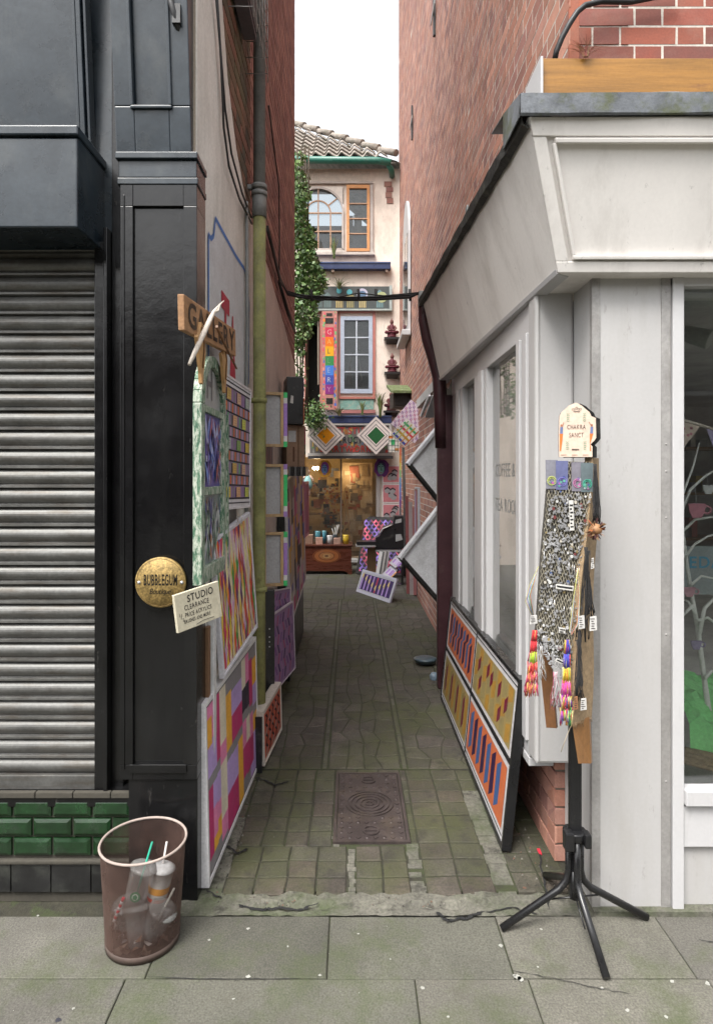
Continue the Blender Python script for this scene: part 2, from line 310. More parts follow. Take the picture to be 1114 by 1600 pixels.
# ================================================================ GROUND
def jit(s): return random.uniform(-s, s)
g = MB(); g.box(W0, -60, 60, -60, 60, -.25, -.022); tag(g.build('ground', M['joint']), kind='structure')
def cells(mb, xs, ys, gap, h, jt, cols, skip=None, edge=.004, ycurve=None):
    nx, ny = len(xs), len(ys); Q = {}
    for i in range(nx):
        for j in range(ny):
            je = jt if 0 < i < nx-1 and 0 < j < ny-1 else 0
            Q[i, j] = (xs[i]+jit(je), ys[j]+jit(je))
    for i in range(nx-1):
        for j in range(ny-1):
            q = [Q[i,j], Q[i+1,j], Q[i+1,j+1], Q[i,j+1]]
            cx = sum(p[0] for p in q)/4; cy = sum(p[1] for p in q)/4
            if skip and skip(cx, cy): continue
            def ins(d): return [(p[0]+(cx-p[0])/max(.001, abs(cx-p[0]))*d, p[1]+(cy-p[1])/max(.001, abs(cy-p[1]))*d) for p in q]
            a = ins(gap/2); b = ins(gap/2+edge); hh = h+jit(.0015); t = [jit(.0012) for _ in range(4)]
            c = random.choice(cols); k = random.uniform(.8, 1.2); c = tuple(x*k for x in c)
            vs = [V((x, y, -.022)) for x, y in a]+[V((x, y, hh-edge*.8)) for x, y in a]+[V((x, y, hh+t[n])) for n, (x, y) in enumerate(b)]
            mb.mesh(vs, [(0,1,5,4),(1,2,6,5),(2,3,7,6),(3,0,4,7),(4,5,9,8),(5,6,10,9),(6,7,11,10),(7,4,8,11),(8,9,10,11)], c)
def rng(a, b, st): n = max(1, round((b-a)/st)); return [a+(b-a)*i/n for i in range(n+1)]
# street pavement: large slabs
sl_ = MB(); SC = [(.097,.092,.076), (.084,.082,.066), (.106,.100,.086)]
cells(sl_, [-3.2,-2.3,-1.45,-.66,-.08,.52,1.10,1.75,2.6,3.6], [2.00, 2.285], .0045, 0, 0, SC, edge=.003)
cells(sl_, [-3.6,-2.6,-1.7,-.72,.20,.56,1.13,1.9,2.8,3.8], [1.42, 2.00], .004, 0, 0, SC, edge=.003)
cells(sl_, [-3.2,-2.3,-1.2,-.3,.6,1.5,2.4,3.3], [.2,.8,1.42], .004, 0, 0, SC, edge=.003)
cells(sl_, rng(-5.4,5.4,.9), rng(-4,.2,.6), .004, 0, 0, SC, edge=.003)
tag(sl_.build('pavement', M['slab']), kind='structure')
jf = MB(); jf.box(W0, -5, 5, -3, 2.285, -.021, -.006); jf.box(W0, -2.2, 2.0, 2.43, 3.435, -.021, -.0065); jf.box(W0, -2.2, 2.0, 3.435, 11.4, -.021, -.0035); tag(jf.build('joint_fill', M['fill']), kind='structure')
def crack(pts, wd_):
    c_ = MB(); L = []
    for (a, b), (c, d) in zip(pts, pts[1:]):
        for k in range(6): L.append(((a+(c-a)*k/6)+jit(2.2), (b+(d-b)*k/6)+jit(1.3)))
    L.append(pts[-1]); ws = [wd_*random.uniform(.3,1.3) for _ in L]; ws[0] = ws[-1] = .0005
    for i in range(len(L)-1):
        p, q = G(*L[i]), G(*L[i+1]); p.z = q.z = .0055; n = V((-(q-p).y, (q-p).x, 0)).normalized()
        c_.face([p-n*ws[i], q-n*ws[i+1], q+n*ws[i+1], p+n*ws[i]])
    tag(c_.build('pavement_crack', M['dark']), kind='structure')
crack([(372,1416),(405,1424),(440,1421),(470,1424),(498,1412)], .007); crack([(683,1428),(700,1440),(730,1436),(758,1426)], .008); crack([(760,1428),(800,1420),(838,1430)], .004)
crack([(355,1322),(372,1335),(388,1328)], .008); crack([(322,1392),(338,1402),(346,1404)], .004); crack([(400,1215),(430,1228),(452,1222)], .007); crack([(840,1330),(850,1380),(858,1422)], .004)
crack([(800,1520),(860,1530),(930,1545),(985,1556)], .0012); crack([(228,1528),(330,1533),(470,1531)], .0014); crack([(1090,1470),(1114,1475)], .002)
sp = MB()     # gum spots and droppings pressed on the slabs
for px, py, r in [(808,1528,.012),(812,1531,.010),(803,1525,.005),(193,1507,.008),(388,1527,.007),(500,1525,.005),(660,1545,.006),(845,1453,.005),(782,1479,.007),(840,1512,.004),(940,1545,.006),(1050,1535,.007),(1105,1538,.008),(60,1432,.005),(115,1577,.005),(365,1562,.004),(700,1590,.005),(560,1460,.004),(610,1500,.003),(450,1480,.004),(327,1470,.005),(388,1452,.006),(980,1580,.007),(1040,1590,.006),(92,1595,.008)]:
    p = G(px, py); n = 9; sp.face([V((p.x+r*random.uniform(.6,1.3)*math.cos(i*2*math.pi/n), p.y+r*random.uniform(.6,1.3)*math.sin(i*2*math.pi/n), .003)) for i in range(n)], (.30,.30,.27) if px != 92 else (.03,.03,.04))
for i in range(150):
    x, y = random.uniform(-1.3,1.4), random.uniform(1.6,3.4); r = random.uniform(.0006,.0018)
    sp.face([V((x+r*math.cos(k*1.26+jit(.3)), y+r*math.sin(k*1.26+jit(.3)), .0032)) for k in range(5)], random.choice([(.28,.28,.25),(.2,.19,.15),(.05,.04,.03)]))
tag(sp.build('pavement_spots', M['col']), 'pale gum spots and grit specks scattered over the pavement', None, None, 'stuff')
# broken cement strip between slabs and alley pavers
cs = MB(); ys0 = [2.285, 2.33, 2.385]; nX = 46
xs = [-.66+i*(1.62)/nX for i in range(nX+1)]; H = {}
for i in range(nX+1):
    for j in range(5):
        y = 2.285+j*.03+(jit(.014) if 0 < j else 0)
        H[i, j] = V((xs[i]+jit(.008), y, .001+jit(.003) - (.016 if (j == 2 and (8 < i < 17 or 24 < i < 31)) else 0)))
for i in range(nX):
    for j in range(4): cs.face([H[i,j], H[i+1,j], H[i+1,j+1], H[i,j+1]], sm=False)
cs.box(W0, -.66, .96, 2.285, 2.42, -.03, -.012)
# cement fillets beside the walls and between paver blocks
for x0, x1, y0, y1 in [(-.60,-.50,2.40,2.95),(-.015,.012,2.40,2.70),(.232,.285,2.40,2.74),(.56,.64,2.40,3.2),(-.085,-.06,2.70,2.9)]:
    n = 12
    for k in range(n):
        ya, yb = y0+(y1-y0)*k/n, y0+(y1-y0)*(k+1)/n
        cs.box(W0, x0+jit(.006), x1+jit(.006), ya, yb, -.022, -.004+jit(.003))
tag(cs.build('cement_strip', M['cement']), kind='structure')
rb = MB()
for i in range(300):
    r = random.random()
    if r < .35: x, y = -.55+abs(jit(.07)), random.uniform(2.35,3.4)
    elif r < .6: x, y = random.choice([-.35,-.25,.1,.2,.3,.33])+jit(.04), 2.36+jit(.03)
    else: x, y = .74+jit(.08), random.uniform(2.35,3.1)
    s = random.uniform(.0015,.0055); c = random.choice([(.08,.075,.06),(.05,.04,.03),(.14,.13,.11),(.03,.025,.02),(.10,.05,.03),(.04,.035,.02)])
    q = [V((x+s*jit(1), y+s*jit(1), z)) for z in (0, 0, 0)]+[V((x, y, s))]
    rb.mesh([V((x-s,y-s*.6,-.001)),V((x+s,y-s*.7,-.001)),V((x+s*.2,y+s,-.001)),V((x+s*.1,y,s*1.1))], [(0,1,3),(1,2,3),(2,0,3),(0,2,1)], c)
tag(rb.build('gravel_crumbs', M['col']), 'crumbs of cement and grit along the alley edges', None, None, 'stuff')
# alley pavers
MH = (-.084, .255, 2.74, 3.385)
pv = MB(); PC = [(.058,.053,.039),(.052,.049,.035),(.062,.050,.039),(.048,.046,.031),(.064,.054,.043)]
inmh = lambda x, y: MH[0]-.03 < x < MH[1]+.02 and MH[2]-.03 < y < MH[3]+.01
cells(pv, rng(-.5,-.02,.12), rng(2.40,2.72,.11), .007, .0, .004, PC)
cells(pv, rng(.015,.23,.11), rng(2.40,2.72,.11), .007, .0, .004, PC)
cells(pv, rng(.29,.56,.12), rng(2.40,3.43,.115), .007, -.001, .005, PC)
cells(pv, rng(-.50,-.086,.115), rng(2.72,3.43,.118), .009, -.001, .006, PC)
cells(pv, rng(.257,.29,.1), rng(2.74,3.43,.12), .006, -.001, .002, PC)
cells(pv, [-.60,-.5], rng(2.95,3.43,.12), .009, -.001, .004, PC)
cells(pv, rng(.64,.86,.11), rng(2.42,3.43,.12), .008, -.002, .004, PC)
cells(pv, rng(.56,.64,.1), rng(3.2,3.43,.12), .008, -.002, .004, PC)
cells(pv, rng(-.086,.257,.115), [3.385,3.43], .007, -.001, .0, PC)
tag(pv.build('alley_paving', M['paver']), kind='structure')
pf = MB(); PC2 = [(.064,.055,.046),(.069,.058,.049),(.060,.053,.043),(.066,.059,.047)]
cells(pf, rng(-.62,-.17,.11), rng(3.44,8.2,.15), .0028, 0, .036, PC2, edge=.006)
cells(pf, [-.165,-.135], rng(3.44,8.2,.5), .004, -.001, .0, [(.075,.072,.055)])
cells(pf, rng(-.13,.27,.10), rng(3.44,8.2,.17), .0028, 0, .036, PC2, edge=.006)
cells(pf, [.275,.305], rng(3.44,8.2,.5), .004, -.001, .0, [(.075,.072,.055)])
cells(pf, rng(.31,.88,.11), rng(3.44,8.2,.14), .0028, 0, .036, PC2, edge=.006)
cells(pf, rng(-2.2,2.0,.42), rng(8.2,11.4,.4), .008, 0, .01, [(.055,.050,.045),(.065,.060,.055)])
cells(pf, rng(-2.2,-.62,.3), rng(6.7,8.2,.3), .008, 0, .01, [(.055,.050,.045),(.065,.060,.055)])
tag(pf.build('path', M['paver']), kind='structure')
# ---- manhole cover
t = thing('manhole_cover', (.085, 3.06, 0), 'rusty rectangular iron manhole cover with concentric rings set in the alley paving', 'manhole cover')
mb = MB(); x0, x1, y0, y1 = MH
for a, b, c, d in [(x0,x1,y0,y0+.014),(x0,x1,y1-.014,y1),(x0,x0+.014,y0+.014,y1-.014),(x1-.014,x1,y0+.014,y1-.014)]: mb.box(W0, a, b, c, d, -.02, .006)
mb.build('surround', M['castiron'], t)
mb = MB(); mb.box(W0, x0+.017, x1-.017, y0+.017, y1-.017, -.02, .003)
cx, cy = (x0+x1)/2, (y0+y1)/2
for r in (.018,.042,.068,.092,.112): mb.ring(W0, cx, cy, r-.004, r+.004, .003, .009, (1,1,1), 36)
for i in range(8):
    for j in range(15):
        x = x0+.036+i*(x1-x0-.072)/7; y = y0+.036+j*(y1-y0-.072)/14
        if (x-cx)**2+(y-cy)**2 < .13**2 or (abs(x-cx) < .06 and abs(abs(y-cy)-.235) < .035): continue
        if (i+j) % 2: mb.lathe((x, y, .003), [(.009,0),(.008,.003),(0,.0035)], 8)
        else: mb.prism(Fr((x, y, .003), (1,1,0), (-1,1,0)), [(-.008,-.008),(.008,-.008),(.008,.008),(-.008,.008)], 0, .003)
mb.build('lid', M['castiron'], t)
for s in (-1, 1):
    mb = MB(); q = cy+s*.235
    mb.ring(W0, cx, q, .030, .038, .003, .010, (1,1,1), 20); mb.box(W0, cx-.03, cx+.03, q-.005, q+.005, .003, .011)
    mb.build('lifting_handle', M['castiron'], t)
# ================================================================ BRICKWORK
REDS = [(.36,.165,.115),(.33,.145,.10),(.40,.195,.14),(.29,.13,.10),(.35,.175,.135),(.26,.12,.10)]
DUL = [(.16,.095,.055),(.13,.085,.05),(.19,.10,.06),(.12,.095,.05),(.20,.09,.06),(.09,.07,.045)]
PNK = [(.26,.12,.095),(.22,.10,.085),(.28,.14,.11),(.20,.085,.07)]
def bricks(mb, fr, a0, a1, b0, b1, cols, inside=None, L=.215, Hd=.102, h=.065, j=.010, dep=.010, c=0, rough=1.0):
    b = b0; row = 0
    while b < b1-.01:
        a = a0 if row % 2 == 0 else a0+L/2-Hd/2-j-L; k = 0
        while a < a1:
            wd = (L, Hd)[k % 2]; k += 1
            p, q = max(a, a0), min(a+wd, a1)
            top = min(b+h, b1)
            if q-p > .015 and (inside is None or inside((p+q)/2, b+h/2)):
                cc = random.choice(cols); m = random.uniform(.8, 1.18); cc = tuple(x*m for x in cc)
                cz = c+random.gauss(0, .0003)*rough; e = .0015*rough
                vs = [fr.p(p+jit(e), b+jit(e), c-dep), fr.p(q+jit(e), b+jit(e), c-dep), fr.p(q+jit(e), top+jit(e), c-dep), fr.p(p+jit(e), top+jit(e), c-dep)]
                f2 = [v+fr.n*(cz+dep+jit(.0003)*rough-c) for v in vs]
                mb.mesh(vs+f2, [(4,5,6,7),(0,1,5,4),(1,2,6,5),(2,3,7,6),(3,0,4,7)], cc)
            a += wd+j
        b += h+j; row += 1
def holes(mb, fr, a0, a1, b0, b1, hs, c0, c1, col=(1,1,1)):
    As = sorted({a0, a1, *[h[0] for h in hs], *[h[1] for h in hs]}); Bs = sorted({b0, b1, *[h[2] for h in hs], *[h[3] for h in hs]})
    for i in range(len(As)-1):
        for k in range(len(Bs)-1):
            x, z = (As[i]+As[i+1])/2, (Bs[k]+Bs[k+1])/2
            if any(h[0] < x < h[1] and h[2] < z < h[3] for h in hs): continue
            mb.box(fr, As[i], As[i+1], Bs[k], Bs[k+1], c0, c1, col)
# ================================================================ LEFT: SHUTTERED SHOP
LX = -.59
L_ = thing('shuttered_shop', (-1.6, 2.42, 0), 'black painted shop with a closed steel shutter at the left of the alley mouth', 'shop building')
mb = MB()    # masonry core
mb.box(W0, -6, LX-.03, 2.50, 6.6, -.02, 6.9)
mb.build('wall_core', M['mortardark'], L_)
mb = MB(); fr = leftw(LX-.012)
RO = [(2.385,0),(6.6,0),(6.6,2.74),(5.5,2.92),(4.45,3.07),(3.78,3.10),(3.5,3.14),(3.2,3.28),(2.98,3.5),(2.84,3.8),(2.76,4.3),(2.7,5.2),(2.385,5.2)]
def rtop(y):
    prof = [(6.6,2.74),(5.5,2.92),(4.45,3.07),(3.78,3.10),(3.5,3.14),(3.2,3.28),(2.98,3.5),(2.84,3.8),(2.76,4.3),(2.7,5.2)]
    if y < 2.7: return 5.2
    for (y1, z1), (y0, z0) in zip(prof, prof[1:]):
        if y0 <= y <= y1: return z0+(z1-z0)*(y-y0)/(y1-y0)
    return 2.7
bricks(mb, fr, 2.72, 3.72, 3.0, 6.9, DUL, lambda y, z: z > rtop(y)-.05, rough=1.6)
mb.build('brick_wall', M['brickold'], L_, label='sooty mossy brickwork above the white render')
mb = MB(); bricks(mb, fr, 3.72, 6.6, 2.6, 6.9, PNK, lambda y, z: z > rtop(y)-.05, rough=1.4)
mb.build('brick_wall', M['brick'], L_, label='pinkish brickwork above the pink render')
mb = MB(); mb.box(W0, LX-.035, LX-.02, 2.5, 6.6, 2.5, 6.9); mb.build('mortar_bed', M['mortardark'], L_)
mb = MB(); pts = [(y, z) for y, z in RO if y < 3.7 or 0]
pts = [(2.385,0),(3.72,0),(3.72,3.11),(3.5,3.14),(3.2,3.28),(2.98,3.5),(2.84,3.8),(2.76,4.3),(2.7,5.2),(2.385,5.2)]
mb.prism(leftw(LX), pts, -.03, 0); mb.build('render', M['render'], L_, bevel=.003)
mb = MB(); mb.prism(leftw(LX-.002), [(3.72,0),(6.6,0),(6.6,2.74),(5.5,2.92),(4.45,3.07),(3.72,3.11)], -.03, 0); mb.build('render', M['renderpink'], L_, label='pinkish render beyond the drainpipe')
# shop front
def fz(py, Y): return CH-(py-VY)/FP*Y
def fx(px, Y): return (px-VX)/FP*Y
sh = MB(); prof = []; z = 2.52; pitch = .0745; y0 = 2.43
while z > .44:
    for t in range(9):
        an = t/8; prof.append((y0-.016*math.sin(an*math.pi)**.8, z-an*pitch*.72))
    prof += [(y0-.002, z-pitch*.75), (y0-.013, z-pitch*.80), (y0-.013, z-pitch*.90), (y0+.004, z-pitch*.96)]
    z -= pitch
XA, XB = -3.2, -.985
vs = []; nseg = 24
for i in range(nseg+1):
    x = XA+(XB-XA)*i/nseg
    vs += [V((x, y+.0008*math.sin(x*9+zz*3), zz)) for y, zz in prof]
n = len(prof); fs = [(i*n+k, i*n+k+1, (i+1)*n+k+1, (i+1)*n+k) for i in range(nseg) for k in range(n-1)]
sh.mesh(vs, fs, sm=False)
so = sh.build('shutter', M['steel'], L_)
mb = MB(); mb.box(W0, XA, XB, 2.405, 2.45, .40, .455); mb.build('bottom_rail', M['steel'], so, bevel=.003)
mb = MB()    # guide channel and deep recess
mb.box(W0, -.985, -.945, 2.40, 2.50, .36, 2.5); mb.box(W0, -.945, -.93, 2.385, 2.50, .36, 2.55); mb.box(W0, -.93, -.885, 2.43, 2.50, 0, 3.6)
mb.build('shutter_guide', M['black'], L_, bevel=.003)
pl = MB(); f = front(2.36)
X0, X1 = fx(188,2.36), fx(308,2.36)
ia, ib = fx(208,2.36), fx(287,2.36)
zb, zt = fz(1195,2.36), fz(322,2.36)
holes(pl, f, X0, X1, .46, 2.70, [(ia, ib, zb, zt)], -.14, 0)
pl.box(f, ia, ib, zb, zt, -.14, -.014)
pl.box(f, X0+.012, X0+.018, .5, 2.66, 0, .004)
pl.build('pilaster', M['black'], L_, bevel=.003)
mb = MB(); mb.box(f, ia-.012, ib+.012, zb-.03, zb+.002, 0, .006); mb.build('pilaster_sill', M['black'], L_, bevel=.002)
mb = MB(); mb.box(f, fx(200,2.36), X1, -.01, .46, -.14, -.008); mb.build('pilaster_base', M['black'], L_, bevel=.004)
mb = MB()
mb.box(f, X0-.01, X1+.004, 2.70, 2.725, -.14, .003); mb.box(f, X0-.012, X1+.006, 2.79, 2.815, -.14, .018); mb.box(f, X0-.004, X1, 2.725, 2.79, -.14, .004)
mb.build('pilaster_cap', M['navy'], L_, bevel=.003)
# console above, leaning forward
cf, cw, chh = FrC(V((fx(182,2.36), 2.36, 2.815)), V((fx(300,2.36), 2.36, 2.815)), V((fx(182,2.36), 2.25, 3.75)))
mb = MB(); ca, cb = cw*.26, cw*.72
holes(mb, cf, 0, cw, 0, 1.0, [(ca, cb, .17, .9)], -.1, 0); mb.box(cf, ca, cb, .17, .9, -.1, -.016)
mb.build('console', M['navy'], L_, bevel=.004)
mb = MB()
for a, b, c, d in [(ca-.012,cb+.012,.158,.170),(ca-.012,ca,.17,.9),(cb,cb+.012,.17,.9)]: mb.box(cf, a, b, c, d, 0, .01)
mb.build('console_moulding', M['navy'], L_, bevel=.003)
mb = MB(); bricks(mb, front(2.37), fx(300,2.36), LX-.002, 2.83, 4.2, PNK, L=.03, Hd=.03); mb.box(front(2.37), fx(300,2.36), LX-.003, 2.82, 4.2, -.12, -.009, (.3,.25,.2))
mb.build('brick_quoin', M['brick'], L_)
# shutter box
mb = MB(); bx0, bx1 = -3.2, -.962
mb.box(W0, bx0, bx1, 2.2, 2.46, 2.475, 2.79); mb.box(W0, bx0, bx1+.006, 2.19, 2.47, 2.795, 2.83); mb.box(W0, bx0, bx1, 2.21, 2.5, 2.785, 2.796)
mb.build('shutter_box', M['navy'], L_, bevel=.006)
mb = MB(); mb.box(W0, bx0, bx1+.03, 2.44, 2.5, 2.45, 3.9); mb.build('fascia_back', M['navy'], L_)
ff, fw, fh = FrC(V((-3.2, 2.40, 2.84)), V((fx(140,2.38), 2.40, 2.84)), V((-3.2, 2.30, 3.8)))
mb = MB(); mb.box(ff, 0, fw-.05, .03, 1.0, -.05, -.018); mb.build('fascia_panel', M['navy'], L_)
mb = MB(); mb.box(ff, fw-.05, fw-.038, .02, 1.0, -.05, .004); mb.box(ff, fw-.034, fw-.016, .0, 1.0, -.05, .012); mb.box(ff, fw-.012, fw, -.01, 1.0, -.05, .0)
mb.box(ff, 0, fw-.05, .005, .03, -.05, .006); mb.build('fascia_moulding', M['whitetrim'] if 0 else M['navy'], L_, bevel=.003)
# glazed tile stall riser
ty = 2.385; tf = front(ty)
xe = fx(205, ty)
gt = MB(); tw, th = .145, .068
zt0 = fz(1337, ty)
for r_ in range(3):
    z0 = zt0+r_*(th+.006); x = xe-(0 if r_ != 1 else .075)
    if r_ == 1:
        gt.box(tf, xe-.068, xe, z0, z0+th, -.02, 0)
    while x > -3.2:
        a, b = x-tw, x
        vs = [tf.p(a,z0,-.01), tf.p(b,z0,-.01), tf.p(b,z0+th,-.01), tf.p(a,z0+th,-.01)]+[tf.p(a+.002,z0+.002,0), tf.p(b-.002,z0+.002,0), tf.p(b-.002,z0+th-.002,0), tf.p(a+.002,z0+th-.002,0)]+[tf.p(a+.014,z0+.014,.006), tf.p(b-.014,z0+.014,.006), tf.p(b-.014,z0+th-.014,.006), tf.p(a+.014,z0+th-.014,.006)]
        gt.mesh(vs, [(0,1,5,4),(1,2,6,5),(2,3,7,6),(3,0,4,7),(4,5,9,8),(5,6,10,9),(6,7,11,10),(7,4,8,11),(8,9,10,11)]); x -= tw+.006
gt.build('green_tiles', M['tilegreen'], L_)
mb = MB(); mb.box(tf, -3.2, xe+.03, -.02, zt0+.23, -.12, -.009); mb.build('tile_bed', M['grout'], L_)
mb = MB(); z1 = zt0-.012
mb.box(tf, -3.2, xe+.01, z1-.018, z1, -.01, .012)
mb.build('tile_ledge', M['grout'], L_, bevel=.006)
mb = MB(); x = xe
while x > -3.2: mb.box(tf, x-.148, x, .022, z1-.02, -.01, .004); x -= .152
mb.build('skirting_tiles', M['tiledark'], L_, bevel=.002)
mb = MB(); x = -3.2
for z0, z1_ in [(zt0+.222, zt0+.245)]:
    while x < xe: mb.box(tf, x, x+.14, z0, z1_, -.01, .010); x += .143
mb.build('tile_cap', M['grout'], L_, bevel=.003)
mb = MB(); mb.box(W0, -3.2, fx(205,2.36), 2.38, 2.47, .345, .40); mb.build('threshold_sill', M['black'], L_, bevel=.006)
# painted sign on the render
mb = MB(); S = leftw(LX)
BLU = (.06,.16,.42)
def wl(px, py, X=LX): Y = X*FP/(px-VX); return (Y, fz(py, Y))
pts = [wl(325,610),wl(325,366),wl(329,373),wl(333,368),wl(336,341),wl(345,358),wl(368,400),wl(381,420),wl(386,440),wl(389,475),wl(388,600)]
mb.poly(S, pts, .002, (.50,.51,.53))
for (a, b), (c, d) in zip(pts, pts[1:]):
    dx, dz = c-a, d-b; l = math.hypot(dx, dz); nx, nz = -dz/l*.011, dx/l*.011
    mb.poly(S, [(a-nx,b-nz),(c-nx,d-nz),(c+nx,d+nz),(a+nx,b+nz)], .0035, BLU)
mb.text(S, 'T', 2.82, 2.02, .60, .0045, (.38,.03,.06), sx=.5, bold=.02); mb.text(S, 'A', 3.0, 1.98, .58, .0045, (.38,.03,.06), sx=.45, bold=.02)
mb.build('painted_sign', M['art'], L_, label='white painted panel with a blue outline and red letters TA')
# grey strips & boards on the wall behind the pictures
mb = MB(); mb.box(S, 2.55, 2.60, 0, 1.1, .002, .03, (.5,.5,.5)); mb.box(S, 2.50, 2.535, .0, 1.0, .002, .02, (.15,.08,.04)); mb.build('wall_batten', M['col'], L_, bevel=.003)
mb = MB()
for k in range(8): mb.box(S, 2.62+k*.065, 2.68+k*.065, .9, 1.75, .002, .014, (.20,.185,.17))
mb.build('cladding_board', M['col'], L_)
# extractor box high on the wall with its wire guard
t = thing('extractor_vent', P(375, 60, 3.45), 'grey louvred vent box in a wire guard high on the sooty wall', 'vent')
mb = MB(); S2 = leftw(LX); mb.box(S2, 3.05, 3.42, 3.98, 4.5, 0, .07, (.10,.09,.10)); mb.box(S2, 3.07, 3.40, 4.0, 4.3, .07, .075, (.03,.03,.035)); mb.build('housing', M['col'], t, bevel=.004)
mb = MB()
for k in range(7): z = 3.85+k*.09; mb.tube([S2.p(3.0,z,0), S2.p(3.0,z,.12), S2.p(3.5,z,.12), S2.p(3.5,z,0)], .003, 5)
for k in range(6): y = 3.0+k*.1; mb.tube([S2.p(y,3.8,.12), S2.p(y,4.45,.12)], .003, 5)
mb.build('wire_guard', M['greymetal'], t)
t = thing('wall_bracket', (-.66, 2.3, 3.35), 'dark iron bracket bar at the top of the black shopfront', 'bracket')
mb = MB(); mb.tube([P(258,-30,2.28), P(275,30,2.3), P(283,60,2.33)], .012, 7); mb.box(Fr(P(275,50,2.34)), 0, .03, 0, .07, 0, .05); mb.build('arm', M['cable'], t)
# ---- drainpipe
t = thing('drainpipe', (-.525, 3.56, 0), 'tall round drainpipe, grey above and mossy green below, on the left wall', 'drainpipe')
mb = MB(); mb.tube([V((-.525,3.56,0)), V((-.527,3.56,1)), V((-.524,3.56,2.03)), V((-.525,3.56,3.07))], .036, 18); mb.build('lower_pipe', M['moss'], t, label='mossy green lower pipe')
mb = MB(); mb.tube([V((-.525,3.56,3.05)), V((-.524,3.56,6)), V((-.525,3.56,6.9))], .034, 18); mb.build('upper_pipe', M['pipegrey'], t, label='bare grey upper pipe')
mb = MB(); mb.tube([V((-.525,3.56,3.07)), V((-.525,3.56,3.20))], .041, 18); mb.tube([V((-.525,3.56,3.19)), V((-.525,3.56,3.215))], .046, 18); mb.build('socket', M['pipegrey'], t)
for z in (2.02, 3.23, .95):
    mb = MB(); mb.tube([V((-.525,3.56,z)), V((-.525,3.56,z+.025))], .044, 18); mb.box(W0, -.59, -.525, 3.545, 3.575, z, z+.025); mb.build('bracket', M['pipegrey'] if z > 3 else M['moss'], t)
# thin waste pipe beside it
t = thing('waste_pipe', (-.575, 3.4, 0), 'thin grey pipe running up the white wall left of the drainpipe', 'pipe')
mb = MB(); mb.tube([V((-.575,3.42,.7)), V((-.575,3.42,2.05)), V((-.570,3.42,2.45)), V((-.575,3.42,3.1))], .010, 8); mb.build('pipe', M['pipegrey'], t)
for z in (2.03, 1.2): mb = MB(); mb.box(W0, -.59, -.555, 3.40, 3.44, z, z+.03); mb.build('clip', M['pipegrey'], t)
# ---- cables on left walls
t = thing('wall_cables', (-.58,3.2,3.2), 'black cables hanging down the sooty brick wall around the drainpipe', 'cable')
def wp(px, py, off=.02, X=LX): Y = (X+off)*FP/(px-VX); return P(px, py, Y)
for pts in [[(336,-30),(345,80),(352,170),(362,240),(378,300),(393,340)], [(340,0),(346,100),(350,200),(358,260),(374,310),(394,350)], [(420,165),(428,230),(436,290),(437,380),(436,440)]]:
    cb = MB(); cb.tube([wp(a, b) for a, b in pts], .0055, 6); cb.build('cable', M['cable'], t)
# ---- cable bundle spanning the alley
cb = MB()
A = [P(418,360,4.3), P(428,400,4.6), P(438,440,5.0), P(450,458,5.3)]
for k in range(3):
    dz = k*.014
    mid = [P(460+i*20, 461+4*math.sin(i/9*math.pi)+k*3-(2 if k == 2 else 0), 5.35-.06*i) for i in range(1, 10)]
    cb.tube([A[0]+V((0,0,dz)), A[1]+V((0,.02,dz)), A[2]+V((.0,0,dz)), A[3]+V((0,0,-dz*.5))]+mid+[P(657,457,4.7)], .0085, 7)
cb.tube([P(450,455,5.3), P(500,470,5.1), P(560,458,4.9), P(600,462,4.8), P(655,457,4.7)], .005, 6)
for px in (486, 560, 587, 640): cb.tube([P(px,452,5.05), P(px+1,470,5.05)], .012, 6)
cb.tube([P(436,440,5.0), P(450,490,5.3), P(462,520,6.0)], .012, 7); cb.tube([P(440,450,5.0), P(455,500,5.4)], .008, 7, (.5,.5,.5))
tag(cb.build('cable_bundle', M['cable']), 'sagging bundle of black cables strung across the alley', 'cable')
# ================================================================ RIGHT: CORNER TEA ROOM
Rr = thing('corner_shop', (1.6, 2.4, 0), 'white fronted tea room shop on the corner at the right of the alley', 'shop building')
RX = .865
mb = MB(); fr = rightw(RX); BY = 2.50
bricks(mb, fr, -11.6, -BY, 2.80, 10.4, REDS, None, dep=.004)
bricks(mb, fr, -11.6, -4.80, 0.0, 2.80, REDS, dep=.004, inside=lambda a, z: not (-6.3 < a < -4.9 and z < 2.05))
mb.build('brick_wall', M['brick'], Rr)
mb = MB()
mb.box(W0, RX+.0009, 1.1, BY+.0037, 11.6, 2.3, 10.4)
mb.box(W0, RX+.0009, 1.1, 6.3, 11.6, -.02, 2.3); mb.box(W0, RX+.0009, 1.1, 4.72, 4.9, -.02, 2.3); mb.box(W0, RX+.35, 1.6, 4.9, 6.3, -.02, 2.3)
mb.box(W0, 1.1, 6, BY+.0009, 2.8, 2.9, 10.4); mb.box(W0, 1.1, 6, 2.8, 11.6, 9.5, 10.4)
mb.build('mortar_bed', M['mortar'], Rr)
mb = MB(); bricks(mb, front(BY), RX+.04, 3.2, 2.80, 4.6, [(.22,.065,.045),(.27,.08,.05),(.17,.055,.04),(.30,.09,.05),(.20,.07,.055)], None, rough=.7, dep=.004, h=.066, j=.009)
mb.box(front(BY), RX+.0, RX+.04, 2.8, 4.6, -.02, -.002, (.3,.1,.06))
mb.build('front_brickwork', M['brick'], Rr)
# low brick pier and wall under the side windows
mb = MB(); bricks(mb, rightw(.842), -4.72, -2.61, 0, .47, REDS, None, h=.066)
for k in range(7):
    z = .0+k*.076; mb.box(front(2.61), .842, .842+(.102 if k % 2 else .06), z, z+.066, -.1, 0, random.choice(REDS)); 
mb.build('low_brick_wall', M['brick'], Rr, bevel=.002)
mb = MB(); mb.box(W0, .850, 1.1, 2.618, 4.72, -.02, .47); mb.build('pier_mortar', M['mortardark'], Rr)
